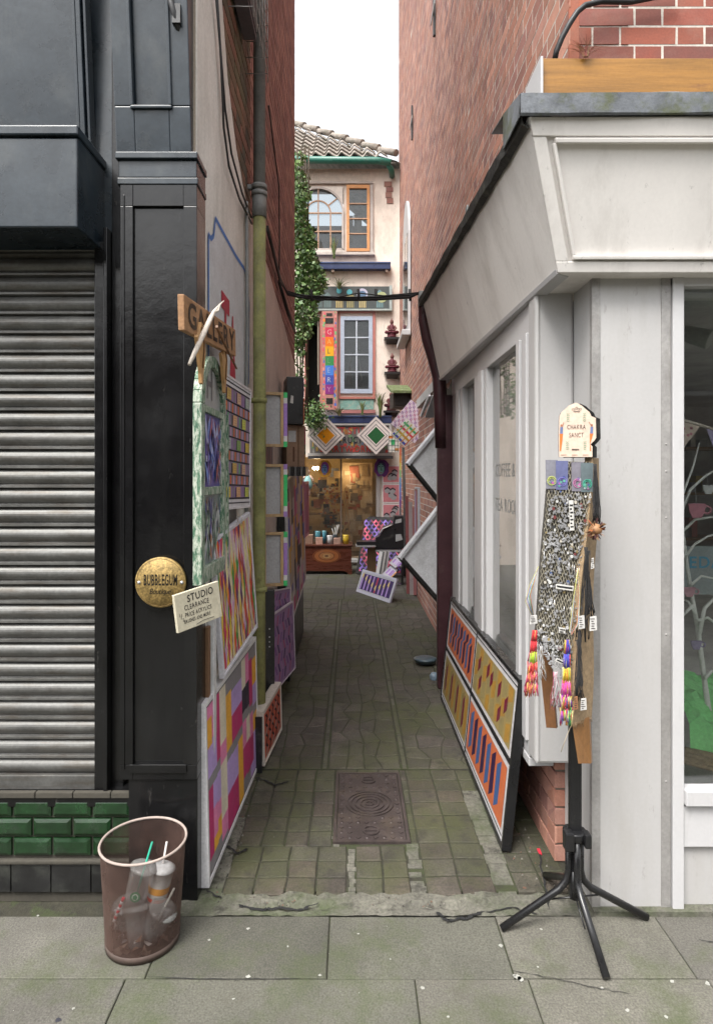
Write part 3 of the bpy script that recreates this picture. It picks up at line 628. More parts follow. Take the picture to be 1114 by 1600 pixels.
# pillar on the street front
pf_ = front(2.31)
mb = MB(); mb.box(pf_, .884, 1.168, .0, 2.34, -.30, 0); mb.build('pillar', M['white'], Rr, bevel=.003)
mb = MB(); mb.box(pf_, .8815, .912, .0, 2.335, -.02, .003); mb.box(pf_, 1.136, 1.170, .0, 2.335, -.02, .004)
for z in (2.28, 1.72, 1.62, 1.02, .48, 1.45): mb.lathe(pf_.p(1.153, z, .004), [(.004,0),(.003,.002),(0,.0025)], 8, ax=Fr(pf_.p(1.153, z, .004), (1,0,0), (0,0,1)))
mb.build('cover_strip', M['greymetal'], Rr)
mb = MB(); mb.box(pf_, 1.174, 1.215, .0, 2.34, -.08, .014); mb.box(pf_, 1.174, 3.2, 2.30, 2.345, -.08, .010); mb.box(pf_, 1.215, 3.2, .40, .455, -.08, .030); mb.box(pf_, 1.215, 3.2, .24, .39, -.08, .008)
mb.box(pf_, 2.7, 2.76, .45, 2.3, -.08, .010)
wf = mb.build('window_frame', M['whitetrim'], Rr, bevel=.003)
mb = MB(); mb.box(pf_, 1.21, 2.71, .45, 2.305, -.034, -.030); mb.build('shop_window_glass', M['glass'], wf)
mb = MB(); mb.box(pf_, 1.174, 3.2, -.02, .24, -.08, -.012); mb.build('stall_riser', M['white'], Rr)
mb = MB(); mb.box(pf_, .88, 3.2, -.02, .018, -.1, .03); mb.build('plinth_edge', M['cement'], Rr)
# corner post beside the alley
cp = front(2.5)
mb = MB(); mb.box(cp, .735, .883, .455, 2.34, -.12, 0); mb.box(cp, .728, .752, .455, 2.34, -.10, .004); mb.build('corner_post', M['white'], Rr, bevel=.012)
mb = MB()
S = rightw(.735)
zs, zh = .50, 2.20
mb.box(S, -4.66, -2.6, zs-.06, zs, -.1, .0); mb.box(S, -4.66, -2.6, zs-.10, zs-.065, -.1, .003)
mb.box(S, -4.66, -2.6, zh, 2.34, -.1, -.005)
for y0, y1, c in [(2.615,2.68,.012),(2.685,2.74,-.004),(2.745,2.80,.006),(2.805,2.86,-.012),(3.46,3.53,-.004),(3.53,3.63,.008),(3.63,3.80,-.004) ,(4.21,4.30,-.004),(4.30,4.42,.006),(4.42,4.66,-.01)]:
    mb.box(S, -y1, -y0, zs, zh, -.09, c)
sw = mb.build('side_window_frame', M['whitetrim'], Rr, bevel=.003)
for y0, y1 in ((2.86,3.46),(3.80,4.21)):
    mb = MB(); mb.box(S, -y1, -y0, zs, zh, -.045, -.041); mb.build('side_glass', M['sideglass'], sw)
mb = MB(); S3 = rightw(.735+.040)
mb.text(S3, 'COFFEE &', -3.40, 1.60, .10, .0, (.26,.26,.25), sx=.85); mb.build('window_lettering', M['art'], sw); mb = MB(); mb.text(S3, 'TEA ROOM', -3.40, 1.42, .10, .0, (.26,.26,.25), sx=.85)
mb.build('window_lettering', M['art'], sw)
# shop interior
mb = MB()
mb.box(W0, 1.1, 5.2, 2.5, 9, -.02, .30); mb.box(W0, .88, 5.2, 7.6, 7.8, .3, 2.9); mb.box(W0, .80, 5.2, 2.45, 7.8, 2.45, 2.55); mb.box(W0, 5.2, 5.4, 2.3, 7.8, 0, 2.9)
mb.build('room', M['room'], Rr)
mb = MB()
for k in range(3): mb.box(W0, 1.3, 4.6, 6.9, 7.3, .9+k*.5, .93+k*.5, (.25,.16,.09))
for k in range(40):
    x = random.uniform(1.35, 4.5); z = .93+random.choice((0,.5,1)); h = random.uniform(.08,.25); mb.box(W0, x, x+random.uniform(.05,.12), 6.95, 7.1, z, z+h, random.choice([(.5,.45,.4),(.4,.12,.1),(.1,.2,.3),(.45,.35,.1),(.3,.3,.3)]))
mb.box(W0, 2.0, 3.0, 4.2, 4.9, .95, .99, (.3,.18,.08)); mb.box(W0, 2.05, 2.1, 4.25, 4.3, .3, .95, (.2,.1,.05)); mb.box(W0, 2.9, 2.95, 4.25, 4.3, .3, .95, (.2,.1,.05))
mb.build('shop_fittings', M['col'], Rr)
# canopy / fascia
Cb, Ct, Fb, Ft = V((.735,2.25,2.33)), V((.590,2.10,2.805)), V((.650,4.62,2.315)), V((.520,4.62,2.90))
EB, ET = V((3.4,2.25,2.33)), V((3.4,2.10,2.83))
back = 1.0
mb = MB()
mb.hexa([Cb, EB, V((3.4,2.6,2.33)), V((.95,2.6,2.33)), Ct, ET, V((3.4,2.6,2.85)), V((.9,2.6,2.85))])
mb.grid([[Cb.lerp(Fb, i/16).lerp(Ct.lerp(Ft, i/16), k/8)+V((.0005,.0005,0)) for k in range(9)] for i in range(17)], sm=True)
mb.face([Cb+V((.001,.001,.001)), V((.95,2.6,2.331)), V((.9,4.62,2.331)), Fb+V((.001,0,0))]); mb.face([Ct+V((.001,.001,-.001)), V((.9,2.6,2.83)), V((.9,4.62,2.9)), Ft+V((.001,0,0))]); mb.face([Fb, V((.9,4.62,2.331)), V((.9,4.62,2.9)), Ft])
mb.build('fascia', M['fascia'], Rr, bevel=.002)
nf = Fr(Cb, EB-Cb, Ct-Cb); ht = (Ct-Cb).dot(nf.v); sk = (Ct-Cb).dot(nf.u)
mb = MB()
def slope(v): return sk*v/ht
def band(v0, v1, u0, u1, c0, c1):  # mitred along the raked left edge
    mb.hexa([nf.p(slope(v0)+u0, v0, c0), nf.p(u1, v0, c0), nf.p(u1, v1, c0), nf.p(slope(v1)+u0, v1, c0), nf.p(slope(v0)+u0, v0, c1), nf.p(u1, v0, c1), nf.p(u1, v1, c1), nf.p(slope(v1)+u0, v1, c1)])
band(.002, .040, .0, 2.7, 0, .012); band(.046, .060, .06, 2.7, 0, .020)
band(ht-.06, ht-.002, .0, 2.7, 0, .014); band(ht-.082, ht-.066, .07, 2.7, 0, .022)
band(.040, ht-.06, .0, 0, 0, .012) if 0 else None
def rail(u0, u1, v0, v1, c1):
    mb.hexa([nf.p(slope(v0)+u0, v0, 0), nf.p(slope(v0)+u1, v0, 0), nf.p(slope(v1)+u1, v1, 0), nf.p(slope(v1)+u0, v1, 0), nf.p(slope(v0)+u0, v0, c1), nf.p(slope(v0)+u1, v0, c1), nf.p(slope(v1)+u1, v1, c1), nf.p(slope(v1)+u0, v1, c1)])
rail(0, .045, .04, ht-.06, .011); rail(.06, .072, .06, ht-.082, .019)
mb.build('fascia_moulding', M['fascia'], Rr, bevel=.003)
mb = MB()   # lead flashing with a wavy lip
n = 60; top = []; xs_ = [.555+(2.85)*i/n for i in range(n+1)]
for i in range(n):
    xa, xb = xs_[i], xs_[i+1]
    def cr(x):
        k = (x-.555)/2.85*.022; wv = .0022*math.sin(x*7)+.0012*math.sin(x*19+1)+.0008*math.sin(x*31)
        return [V((x,2.088-.012+wv,2.795+k+wv*.6)), V((x,2.070+wv,2.800+k)), V((x,2.066+wv*.5,2.862+k)), V((x,2.09,2.874+k+wv)), V((x,2.30,2.93+k)), V((x,2.505,2.97+k))]
mb.grid([cr(x) for x in xs_], sm=False)
mb.face([V((.555,2.088,2.795)),V((.555,2.07,2.862)),V((.555,2.3,2.93)),V((.555,2.3,2.80))])
mb.build('lead_flashing', M['lead'], Rr, solid=.004)
mb = MB()   # felt edge running back along the alley side
n = 40
for i in range(n):
    t0, t1 = i/n, (i+1)/n
    def cs_(t):
        o = Ct.lerp(Ft, t)+V((-.0,0,0)); y = 2.105+(4.66-2.105)*t; o = V((o.x, y, o.z)); wv = .006*math.sin(t*47)+.004*math.sin(t*113)
        return [o+V((.004,0,-.034+wv*.5)), o+V((-.018+wv*.5,0,-.022)), o+V((-.026,0,.012+wv*.5)), o+V((-.008,0,.030+wv*.5)), o+V((.10,0,.045))]
mb.grid([cs_(i/n) for i in range(n+1)], sm=False)
mb.build('felt_edge', M['gutterblack'], Rr, solid=.006)
mb = MB(); sf = Fr(Cb, Fb-Cb, Ct-Cb)
mb.hexa([Cb+V((-.002,-.004,-.004)), Cb+V((.05,.03,-.004)), Fb+V((.05,0,-.004)), Fb+V((-.004,0,-.004)), Cb+V((-.008,-.004,.012)), Cb+V((.05,.03,.012)), Fb+V((.05,0,.012)), Fb+V((-.010,0,.012))])
mb.build('soffit_bead', M['whitetrim'], Rr)
mb = MB(); mb.prism(Fr(V((.60,0,0)),(0,1,0),(0,0,1)), [(3.28,2.93),(3.34,2.93),(3.33,3.03),(3.29,3.03)], 0, .012); mb.build('lead_lug', M['lead'], Rr, bevel=.006)
# amber board above the lead
mb = MB(); af = front(2.30); mb.box(af, fx(846,2.3), 3.4, 2.945, 3.135, -.03, 0); mb.build('amber_board', M['amberwood'], Rr, bevel=.002)
mb = MB(); mb.box(W0, fx(846,2.3)-.010, fx(846,2.3)-.001, 2.28, 2.48, 2.93, 3.13); mb.build('board_end', M['whitetrim'], Rr)
tt = thing('roof_cable', P(880,50,2.46), 'thick black cable curving over the corner brickwork above the amber board', 'cable')
mb = MB(); mb.tube([P(866,95,2.47), P(869,80,2.46), P(878,58,2.45), P(890,36,2.44), P(902,18,2.44), P(914,8,2.44), P(940,2,2.45), P(985,3,2.46), P(1060,-12,2.46)], .011, 8); mb.build('cable', M['cable'], tt)
# small weeds on the board
def weed(name, o, n, h, cols, label, cat, spread=.06, wd=.006, group=None):
    t = MB()
    for i in range(n):
        a = random.uniform(0, 6.28); s = random.uniform(.2, 1)*spread; hh = h*random.uniform(.5, 1)
        p0 = V(o)+V((jit(.01), jit(.006), 0)); pr = p0; c = random.choice(cols); N = 5
        d = V((math.cos(a)*s, math.sin(a)*s*.5, 0)); side = V((-math.sin(a), math.cos(a), 0))*wd
        L0 = p0
        pts = [p0+d*(k/N)**1.5+V((0,0,hh*math.sin(k/N*1.9)/.95)) for k in range(N+1)]
        for k in range(N):
            w0, w1 = 1-k/N, 1-(k+1)/N
            t.face([pts[k]-side*w0, pts[k]+side*w0, pts[k+1]+side*w1, pts[k+1]-side*w1], c)
    o_ = t.build(name, M['leaf']); tag(o_, label, cat, group); return o_
weed('weed', V((fx(915,2.28), 2.285, 3.13)), 60, .05, [(.40,.14,.12),(.35,.18,.14),(.3,.2,.1)], 'small reddish dried weed growing over the amber board', 'weed', .13, .0016)
weed('weed', V((fx(822,2.2), 2.3, 2.93)), 18, .05, [(.2,.22,.06),(.3,.28,.12)], 'tiny straw coloured weed at the end of the lead flashing', 'weed', .03, .003)
# wall ties on the brick wall
for i, (px, z0, Y) in enumerate([(677, 20, 6.5),(643, 192, 8.9)]):
    o = P(px, z0, Y); o.x = RX-.012
    t = thing('wall_tie', o, ['upper black iron cross tie on the tall red brick wall, nearest the canopy', 'lower black iron cross tie on the tall red brick wall, farther down the alley'][i], 'wall tie', 'iron ties on the brick wall')
    mb = MB(); f = Fr(o, (0,-1,0), (0,0,1)); mb.box(f, -.02, .02, -.24, .24, -.008, .014); mb.build('upright', M['cable'], t)
    mb = MB(); mb.box(f, -.16, .16, -.02, .02, .0141, .022, (.3,.3,.3)); mb.build('cross_bar', M['greymetal'], t)
# far side window on the red wall
t = thing('side_window', (RX, 9.6, 3.7), 'tall arched white window high on the right brick wall seen edge on', 'window')
mb = MB(); f = Fr((RX-.012, 0, 0), (0,-1,0), (0,0,1))
pts = [(-10.1,3.75),(-9.15,3.75),(-9.15,5.2)]+[(-9.625+.475*math.cos(a), 5.2+.6*math.sin(a)) for a in [i*math.pi/10 for i in range(1, 10)]]+[(-10.1,5.2)]
mb.prism(f, pts, 0, .035); mb.build('frame', M['whitetrim'], t)
mb = MB(); mb.box(f, -10.15, -9.1, 3.66, 3.745, 0, .13); mb.build('sill', M['whitetrim'], t, bevel=.01)
mb = MB()
for a, b in ((-10.0,-9.66),(-9.6,-9.25)): mb.box(f, a, b, 3.85, 5.2, .036, .040)
mb.build('pane', M['glassfar'], t)
# maroon downpipe / post
t = thing('maroon_downpipe', (.71, 4.78, 0), 'dark maroon painted downpipe with a swan neck at the far end of the white shopfront', 'downpipe')
mb = MB()
mb.box(W0, .645, .775, 4.72, 4.80, 0, 2.22); mb.build('casing', M['maroon'], t, bevel=.012)
mb = MB(); mb.tube([P(661,470,4.72), P(662,500,4.72), P(668,530,4.74), P(678,560,4.76), P(686,590,4.76), P(688,640,4.76), P(690,700,4.76)], [.036,.042,.046,.05,.052,.052,.05], 12); mb.build('swan_neck', M['maroon'], t)
mb = MB(); mb.box(W0, fx(654,4.7), fx(670,4.7), 4.68, 4.76, fz(478,4.7), fz(455,4.7)); mb.build('bracket', M['pipegrey'], t, bevel=.004)
# patched plaster round the recess behind the canvases
mb = MB(); mb.prism(rightw(RX-.003), [(-6.6,2.2),(-6.2,2.0),(-5.6,2.05),(-4.9,2.05),(-4.8,2.35),(-5.2,2.5),(-5.6,2.38),(-6.1,2.5)], -.01, .004); mb.build('cement_patch', M['cement'], Rr)
# ================================================================ GALLERY BUILDING (far end)
Y = 11.4
GB = thing('gallery_building', (0, Y, 0), 'cream rendered gallery building with a pantiled roof closing the end of the alley', 'gallery building')
F = front(Y)
X = lambda px, y=Y: fx(px, y)
Z = lambda py, y=Y: fz(py, y)
hs_ = [(X(478),X(500),Z(652),Z(497)), (X(534),X(581),Z(614),Z(496)), (X(459),X(537),Z(391),Z(294)), (X(542),X(577),Z(391),Z(292)), (X(474),X(592),Z(872),Z(714))]
mb = MB(); holes(mb, F, -2.6, RX, -.02, 7.2, hs_, -.25, 0); mb.box(F, -2.6, -2.4, -.02, 7.2, -4, -.25); mb.build('wall', M['cream'], GB)
mb = MB(); mb.box(F, -2.4, 1.6, 2.55, 2.62, -3, -.26); mb.box(F, -2.4, 1.6, 4.95, 5.0, -3, -.26); mb.box(F, -2.5, 1.6, 0, 7.2, -3.1, -2.6); mb.box(F, 1.5, 1.6, 0, 7.2, -2.6, -.26); mb.build('upper_rooms', M['room'], GB)
mb = MB(); mb.box(F, -2.4, 1.5, -.01, .05, -2.6, -.26); mb.box(F, -1.2, 1.2, 0, 2.5, -1.5, -1.42); mb.box(F, -1.25, -1.2, 0, 2.5, -1.5, -.26); mb.box(F, .9, .95, 0, 2.5, -1.5, -.26); mb.box(F, -1.2, .95, 2.3, 2.36, -1.5, -.26)
mb.build('studio_room', M['warmroom'], GB)
# matchboard soffit strip and corner bricks
mb = MB()
for i in range(34): mb.box(F, X(462)+i*.04, X(462)+i*.04+.037, Z(288), Z(268), 0, .02, (.58,.50,.42))
mb.build('matchboard', M['col'], GB)
mb = MB()
for i, (a, b, c, d) in enumerate([(600,612,284,292),(603,614,293,300),(602,612,301,309),(604,614,310,318)]): mb.box(F, X(a), X(b), Z(d), Z(c), 0, .015, random.choice(PNK))
mb.build('exposed_bricks', M['brick'], GB)
# pantile roof
mb = MB(); e0 = V((-1.9, 11.12, 7.26)); up = V((0,.766,.643)); nn = V((0,-.643,.766)); rows = 13; gauge = .27; tp = .23
for r_ in range(rows):
    s0, s1 = r_*gauge, (r_+1)*gauge+.04
    xmax = .74-.766*(s0+gauge*.5)
    nx_ = int((xmax+2.2)/.023); pr = None
    for i in range(nx_+1):
        x = -2.2+i*.023; ph = (x/tp)%1
        hgt = .036*math.sin(ph*2*math.pi)+.010*math.sin(ph*4*math.pi)
        tn = math.floor(x/tp); rnd = ((tn*73+r_*37) % 17)/17*.012
        a = V((x, e0.y, e0.z))+up*(s0+rnd)+nn*(hgt+.050); b = V((x, e0.y, e0.z))+up*s1+nn*(hgt+.012); lo = a-nn*.022
        if pr: mb.face([pr[0], a, b, pr[1]], sm=True); mb.face([pr[2], lo, a, pr[0]])
        pr = (a, b, lo)
rf = mb.build('roof', M['terracotta'], GB)
mb = MB(); N = 9
for k in range(N):
    s0, s1 = k*.38, k*.38+.40; q = lambda s, l: V((.78-.766*s, e0.y, e0.z))+up*s+nn*(.045+l)
    mb.tube([q(s0, .03), q(s1, 0)], [.062,.052], 10)
mb.build('hip_tile', M['terracotta'], rf)
mb = MB(); hy = e0.y; mb.face([V((.86,11.2,7.2)), V((.86,15,7.2)), V((.80-.766*4.6, 11.2+.766*4.6, 7.2+.643*4.6)), V((.80, 11.2, 7.24))]); mb.face([V((-2.6,11.2,7.2)), V((.8,11.2,7.2)), V((.80-.766*4.5,11.2+.766*4.5,7.2+.643*4.5))]); mb.build('roof_deck', M['terracotta'], rf)
mb = MB(); mb.tube([V((-2.2,11.05,7.20)), V((X(590,11.05),11.05,7.17)), V((X(611,11.05),11.05,7.13))], .062, 12); mb.tube([V((X(606,11.05),11.07,7.12)), V((X(612,11.05),11.15,7.06)), V((X(614,11.1),11.35,7.04))], .05, 10); mb.build('gutter', M['greengutter'], GB)
# arched window
f1 = front(Y-.02)
aw = MB(); ax_, az, ar = X(497.5), Z(334), .445
xl, xr = X(459), X(537); zb_ = Z(391)
TB = (.36,.22,.14); GF = (.40,.35,.32)
# spandrel board with the arched opening
N = 16; ringp = [(ax_+ar*math.cos(math.pi*i/N), az+ar*math.sin(math.pi*i/N)) for i in range(N+1)]
ztop = Z(292)
for i in range(N):
    (xa, za), (xb, zb2) = ringp[i], ringp[i+1]
    aw.hexa([f1.p(xa,za,-.01), f1.p(xa,ztop,-.01), f1.p(xb,ztop,-.01), f1.p(xb,zb2,-.01), f1.p(xa,za,.005), f1.p(xa,ztop,.005), f1.p(xb,ztop,.005), f1.p(xb,zb2,.005)], (.60,.54,.48))
w_o = aw.build('arched_window', M['col'], GB)
mb = MB()
mb.ring(f1, ax_, az, ar-.01, ar+.025, .005, .03, GF, 24, 0, math.pi)
for s in (-1, 1): mb.box(f1, ax_+s*ar-.018, ax_+s*ar+.018, zb_, az, 0, .03, GF)
mb.box(f1, ax_-ar, ax_+ar, zb_-.02, zb_+.02, 0, .03, GF)
mb.build('frame', M['col'], w_o)
mb = MB(); tk = .011
for x in (ax_-.222, ax_+.222): mb.box(f1, x-tk, x+tk, zb_+.02, az, -.01, .015, TB)
mb.box(f1, ax_-tk, ax_+tk, zb_+.02, az+ar-.01, -.012, .013, TB)
for x in (0,): pass
for z in (az, zb_+(az-zb_)*.5): mb.box(f1, ax_-ar+.02, ax_+ar-.02, z-tk, z+tk, -.014, .017, TB)
mb.ring(f1, ax_, az, .212, .235, -.01, .016, TB, 20, 0, math.pi)
for a in (38, 142): mb.bar(f1.p(ax_+.23*math.cos(R(a)), az+.23*math.sin(R(a)), 0), f1.p(ax_+.44*math.cos(R(a)), az+.44*math.sin(R(a)), 0), .022, .022, TB, up=(0,1,0))
mb.build('glazing_bar', M['col'], w_o)
mb = MB(); mb.box(f1, ax_-ar, ax_+ar, zb_, az+ar, -.03, -.026); mb.build('pane', M['glassfar'], w_o)
mb = MB(); mb.box(f1, xl-.03, xr+.02, Z(398), Z(393), 0, .05, (.55,.5,.45)); mb.build('sill', M['col'], w_o)
# casement with orange wood
mb = MB(); OW = (.48,.22,.08); xa, xb, za, zb3 = X(541.5), X(577.5), Z(394), Z(291)
f2 = front(Y-.03)
holes(mb, f2, xa, xb, za, zb3, [(xa+.05, xb-.05, za+.05, zb3-.06)], -.02, .03, OW)
cw_ = mb.build('casement_window', M['col'], GB)
mb = MB()
for k in (1,2,3): z = za+.05+(zb3-za-.11)*k/4; mb.box(f2, xa+.05, xb-.05, z-.01, z+.01, -.01, .015, TB)
mb.build('glazing_bar', M['col'], cw_)
mb = MB(); mb.box(f2, xa+.05, xb-.05, za+.05, zb3-.06, -.012, -.008); mb.build('pane', M['glassfar'], cw_)
mb = MB(); mb.box(f2, xb+.003, xb+.06, za-.02, zb3+.02, -.02, .012, (.38,.34,.31)); mb.box(f2, xl-.04, xb+.06, zb3+.025, zb3+.06, -.02, .03, (.33,.28,.25)); mb.box(f2, xl-.04, xb+.09, za-.07, za-.022, -.02, .05, (.45,.40,.36)); mb.build('casing', M['col'], cw_)
# things seen inside the upper window
mb = MB(); fi = front(Y+.5)
mb.box(fi, X(545), X(552), Z(365), Z(320), 0, .02, (.5,.48,.42)); mb.box(fi, X(553), X(566), Z(350), Z(318), 0, .02, (.45,.42,.36)); mb.box(fi, X(546), X(580), Z(395), Z(372), 0, .02, (.2,.17,.28)); mb.poly(fi, [(X(548),Z(392)),(X(556),Z(375)),(X(566),Z(390))], .022, (.5,.5,.6))
mb.poly(fi, [(X(478),Z(375)),(X(495),Z(352)),(X(506),Z(375)),(X(500),Z(395)),(X(478),Z(395))], .0, (.35,.24,.16)); mb.poly(fi, [(X(508),Z(392)),(X(522),Z(368)),(X(530),Z(392))], .0, (.18,.20,.22))
mb.build('stored_pictures', M['col'], GB)
# blue gutter ledge
def ledge(py0, py1, px0, px1, name, label):
    t = thing(name, (0, Y-.1, Z(py1)), label, 'gutter', 'navy gutters on the gallery front')
    mb = MB(); yy = Y-.14; f = front(yy); mb.box(f, X(px0,yy), X(px1,yy), Z(py1,yy), Z(py0,yy), -.13, 0, (.018,.03,.09)); mb.box(f, X(px0,yy)-.005, X(px1,yy)+.005, Z(py0,yy)-.02, Z(py0,yy)+.01, -.13, .012, (.03,.05,.13)); mb.build('trough', M['artgloss'], t, bevel=.004)
    for px in (px0+.28*(px1-px0), px1-8): m2 = MB(); m2.box(f, X(px,yy), X(px,yy)+.05, Z(py1+4,yy), Z(py1,yy), -.12, -.02, (.25,.18,.14)); m2.build('bracket', M['col'], t)
ledge(410, 420, 482, 610, 'wall_gutter', 'upper navy gutter below the arched window')
ledge(650, 661, 478, 612, 'wall_gutter', 'lower navy gutter above the studio sign board')
# painted panel under the cables
t = thing('painted_panel', (0, Y-.05, Z(486)), 'long dark mural panel with painted arches above the window', 'painted panel')
f = front(Y-.06); mb = MB(); mb.box(f, X(486), X(609), Z(484), Z(449), -.05, 0, (.07,.08,.08)); 
for px, c, h in [(498,(.10,.14,.14),24),(512,(.12,.17,.17),20),(530,(.42,.32,.14),14),(547,(.30,.26,.12),20),(566,(.45,.36,.17),18),(593,(.14,.24,.26),24)]:
    mb.poly(f, [(X(px-6),Z(482)),(X(px+6),Z(482)),(X(px+6),Z(484-h)),(X(px),Z(482-h-4)),(X(px-6),Z(484-h))], .003, c)
    for k in range(4): mb.box(f, X(px-6+k*3.4), X(px-5+k*3.4), Z(482), Z(486-h), .0035, .006, (.09,.10,.09))
mb.disc(f, X(566), Z(461), .10, .007, (.42,.40,.5), 20); mb.disc(f, X(566), Z(462), .07, .009, (.10,.16,.25), 20); mb.disc(f, X(530), Z(456), .05, .007, (.1,.35,.4), 12); mb.disc(f, X(546), Z(458), .05, .007, (.1,.35,.4), 12); mb.disc(f, X(596), Z(466), .10, .007, (.35,.38,.2), 12)
mb.build('picture', M['art'], t)
mb = MB(); mb.box(f, X(482), X(612), Z(487), Z(484.5), -.05, .03, (.32,.36,.34)); mb.box(f, X(608), X(612), Z(484), Z(448), -.05, .02, (.3,.34,.33)); mb.build('frame', M['col'], t)
# sash window with painted surround
t = thing('sash_window', (X(557), Y, Z(616)), 'pale blue eight pane window with a pink painted surround', 'window')
f = front(Y-.01); a0, a1, b0, b1 = X(532), X(582), Z(615), Z(495)
mb = MB(); holes(mb, f, a0, a1, b0, b1, [(a0+.07, a1-.07, b0+.08, b1-.07)], -.05, .03, (.36,.41,.50)); mb.build('frame', M['artgloss'], t)
mb = MB(); xm = (a0+a1)/2; mb.box(f, xm-.014, xm+.014, b0+.08, b1-.07, -.03, .02, (.42,.46,.52))
for k in (1,2,3): z = b0+.08+(b1-b0-.15)*k/4; mb.box(f, a0+.07, a1-.07, z-.012, z+.012, -.028, .018, (.42,.46,.52))
mb.build('glazing_bar', M['artgloss'], t)
mb = MB(); mb.box(f, a0+.07, a1-.07, b0+.08, b1-.07, -.025, -.021); mb.build('pane', M['glassfar'], t)
mb = MB(); PS = (.42,.16,.13)
mb.box(f, a0-.035, a0-.003, b0-.06, b1+.06, -.01, .02, PS); mb.box(f, a1+.003, a1+.05, b0-.06, b1+.06, -.01, .02, PS); mb.box(f, X(478), a1+.05, b1+.063, b1+.10, -.01, .022, PS); mb.box(f, a0-.03, a1+.05, b0-.10, b0-.063, -.01, .03, PS)
mb.box(f, X(476), X(479), Z(652), b1+.06, -.01, .02, PS); mb.box(f, X(500), X(504), Z(640), b1+.06, -.01, .02, PS)
mb.box(f, a0-.03, a1+.05, Z(646), Z(641), -.01, .04, (.38,.16,.15)); mb.build('surround', M['artgloss'], t)
mb = MB(); mb.box(f, a0-.01, a1+.02, Z(640), b0-.105, -.01, .012, (.16,.30,.27)); mb.build('panel', mat('turquoise_peeling', (.17,.32,.28), .6, dirt=((.35,.36,.3), .7, 18, .5, .62, (1,1,1))), t)
mb = MB(); fi = front(Y+.35); mb.box(fi, X(530), X(584), Z(612), Z(600), 0, .02, (.45,.43,.4)); mb.poly(fi, [(X(536),Z(600)),(X(548),Z(565)),(X(552),Z(600))], .02, (.25,.2,.17)); mb.box(fi, X(560), X(582), Z(600), Z(540), 0, .02, (.10,.09,.09)); mb.bar(fi.p(X(538),Z(600),.03), fi.p(X(552),Z(545),.03), .02, .02, (.3,.26,.22)); mb.bar(fi.p(X(566),Z(590),.03), fi.p(X(560),Z(548),.03), .02, .02, (.3,.26,.22)); mb.build('curtain', M['col'], t)
t = thing('doorway', (X(489), Y, Z(652)), 'dark open upper doorway left of the vertical gallery sign', 'doorway')
mb = MB(); f = front(Y+.05); mb.box(f, X(478), X(481), Z(652), Z(497), -.1, 0, (.10,.05,.04)); mb.box(f, X(496), X(498), Z(600), Z(497), -.1, 0, (.25,.2,.16)); mb.build('door_frame', M['col'], t)
mb = MB(); mb.box(f, X(470), X(505), Z(655), Z(495), -.6, -.5, (.02,.018,.016)); mb.build('doorway_dark', M['col'], t)  # near-black sheet behind the opening, painted for the dark of the room

# ---- the other side of the street, which the glass and gloss paint mirror
t = thing('street_terrace', (0,-10,0), 'plain brick terrace across the street behind the viewer, seen only in reflections', 'terrace')
mb = MB(); f = Fr((0,-10,0), (-1,0,0), (0,0,1)); hh = [(-9+i*3.0, -7.6+i*3.0, 3.6+k*2.4, 5.1+k*2.4) for i in range(7) for k in (0,)]
holes(mb, f, -11, 11, 0, 5.6, hh+[(-9+i*4.5, -6+i*4.5, .5, 2.6) for i in range(4)], -.3, 0); mb.build('wall', mat('terrace_brick', (.10,.06,.045), .9, var=.3), t)
mb = MB()
for h in hh: mb.box(f, h[0]-.05, h[1]+.05, h[2]-.1, h[2], 0, .08)
mb.build('window_sill', M['whitetrim'], t)
mb = MB(); mb.box(f, -11, 11, 0, 5.6, -.5, -.45); mb.build('dark_rooms', M['dark'], t)
mb = MB(); mb.hexa([f.p(-11.3,5.6,.3), f.p(11.3,5.6,.3), f.p(11.3,5.6,-6), f.p(-11.3,5.6,-6), f.p(-11.3,5.7,.3), f.p(11.3,5.7,.3), f.p(11.3,7.4,-3), f.p(-11.3,7.4,-3)], (.1,.08,.07)); mb.build('roof', M['tiledark'], t)
# ================================================================ SIGNS AND OBJECTS ON THE GALLERY FRONT
def pick(*cs): return random.choice(cs)
t = thing('vertical_sign', (X(515), Y-.1, Z(640)), 'tall painted board with rainbow squares spelling GALLERY beside the blue window', 'sign')
f = front(Y-.09); x0, x1, z0, z1 = X(503.5), X(527), Z(641), Z(488)
mb = MB(); mb.box(f, x0, x1, z0, z1, -.03, 0, (.42,.20,.17)); mb.build('board', M['art'], t)
mb = MB()
pal = [(.62,.10,.14),(.70,.20,.05),(.12,.42,.16),(.62,.10,.14),(.08,.15,.45),(.62,.25,.22)]
for i in range(30):
    for sx_ in (0, 1):
        a = x0+(.035 if sx_ == 0 else x1-x0-.035)+jit(.012); b = z0+.04+i*(z1-z0-.08)/29+jit(.015); r = random.uniform(.02,.045)
        mb.poly(f, [(a+r*.55*math.cos(k*1.05+.5*i)*random.uniform(.6,1.1), b+r*math.sin(k*1.05+.5*i)*random.uniform(.6,1.1)) for k in range(6)], .0012+i*.00012, random.choice(pal))
cols = [(.50,.04,.08),(.72,.16,.02),(.72,.35,.02),(.04,.22,.07),(.06,.18,.55),(.05,.08,.35),(.22,.03,.18)]
zs0, zs1 = Z(513.5), Z(617); sq = (zs0-zs1)/7
mb.box(f, x0+.06, x1-.07, Z(507), Z(499), .005, .008, (.02,.02,.02)); mb.box(f, x0+.08, x1-.09, Z(495.5), Z(491.5), .005, .008, (.02,.02,.02)); mb.box(f, x0+.075, x1-.08, Z(632), Z(623), .005, .008, (.02,.02,.02))
lc = [(.62,.30,.32),(.75,.35,.10),(.12,.13,.05),(.12,.30,.12),(.25,.35,.55),(.35,.38,.5),(.45,.2,.35)]
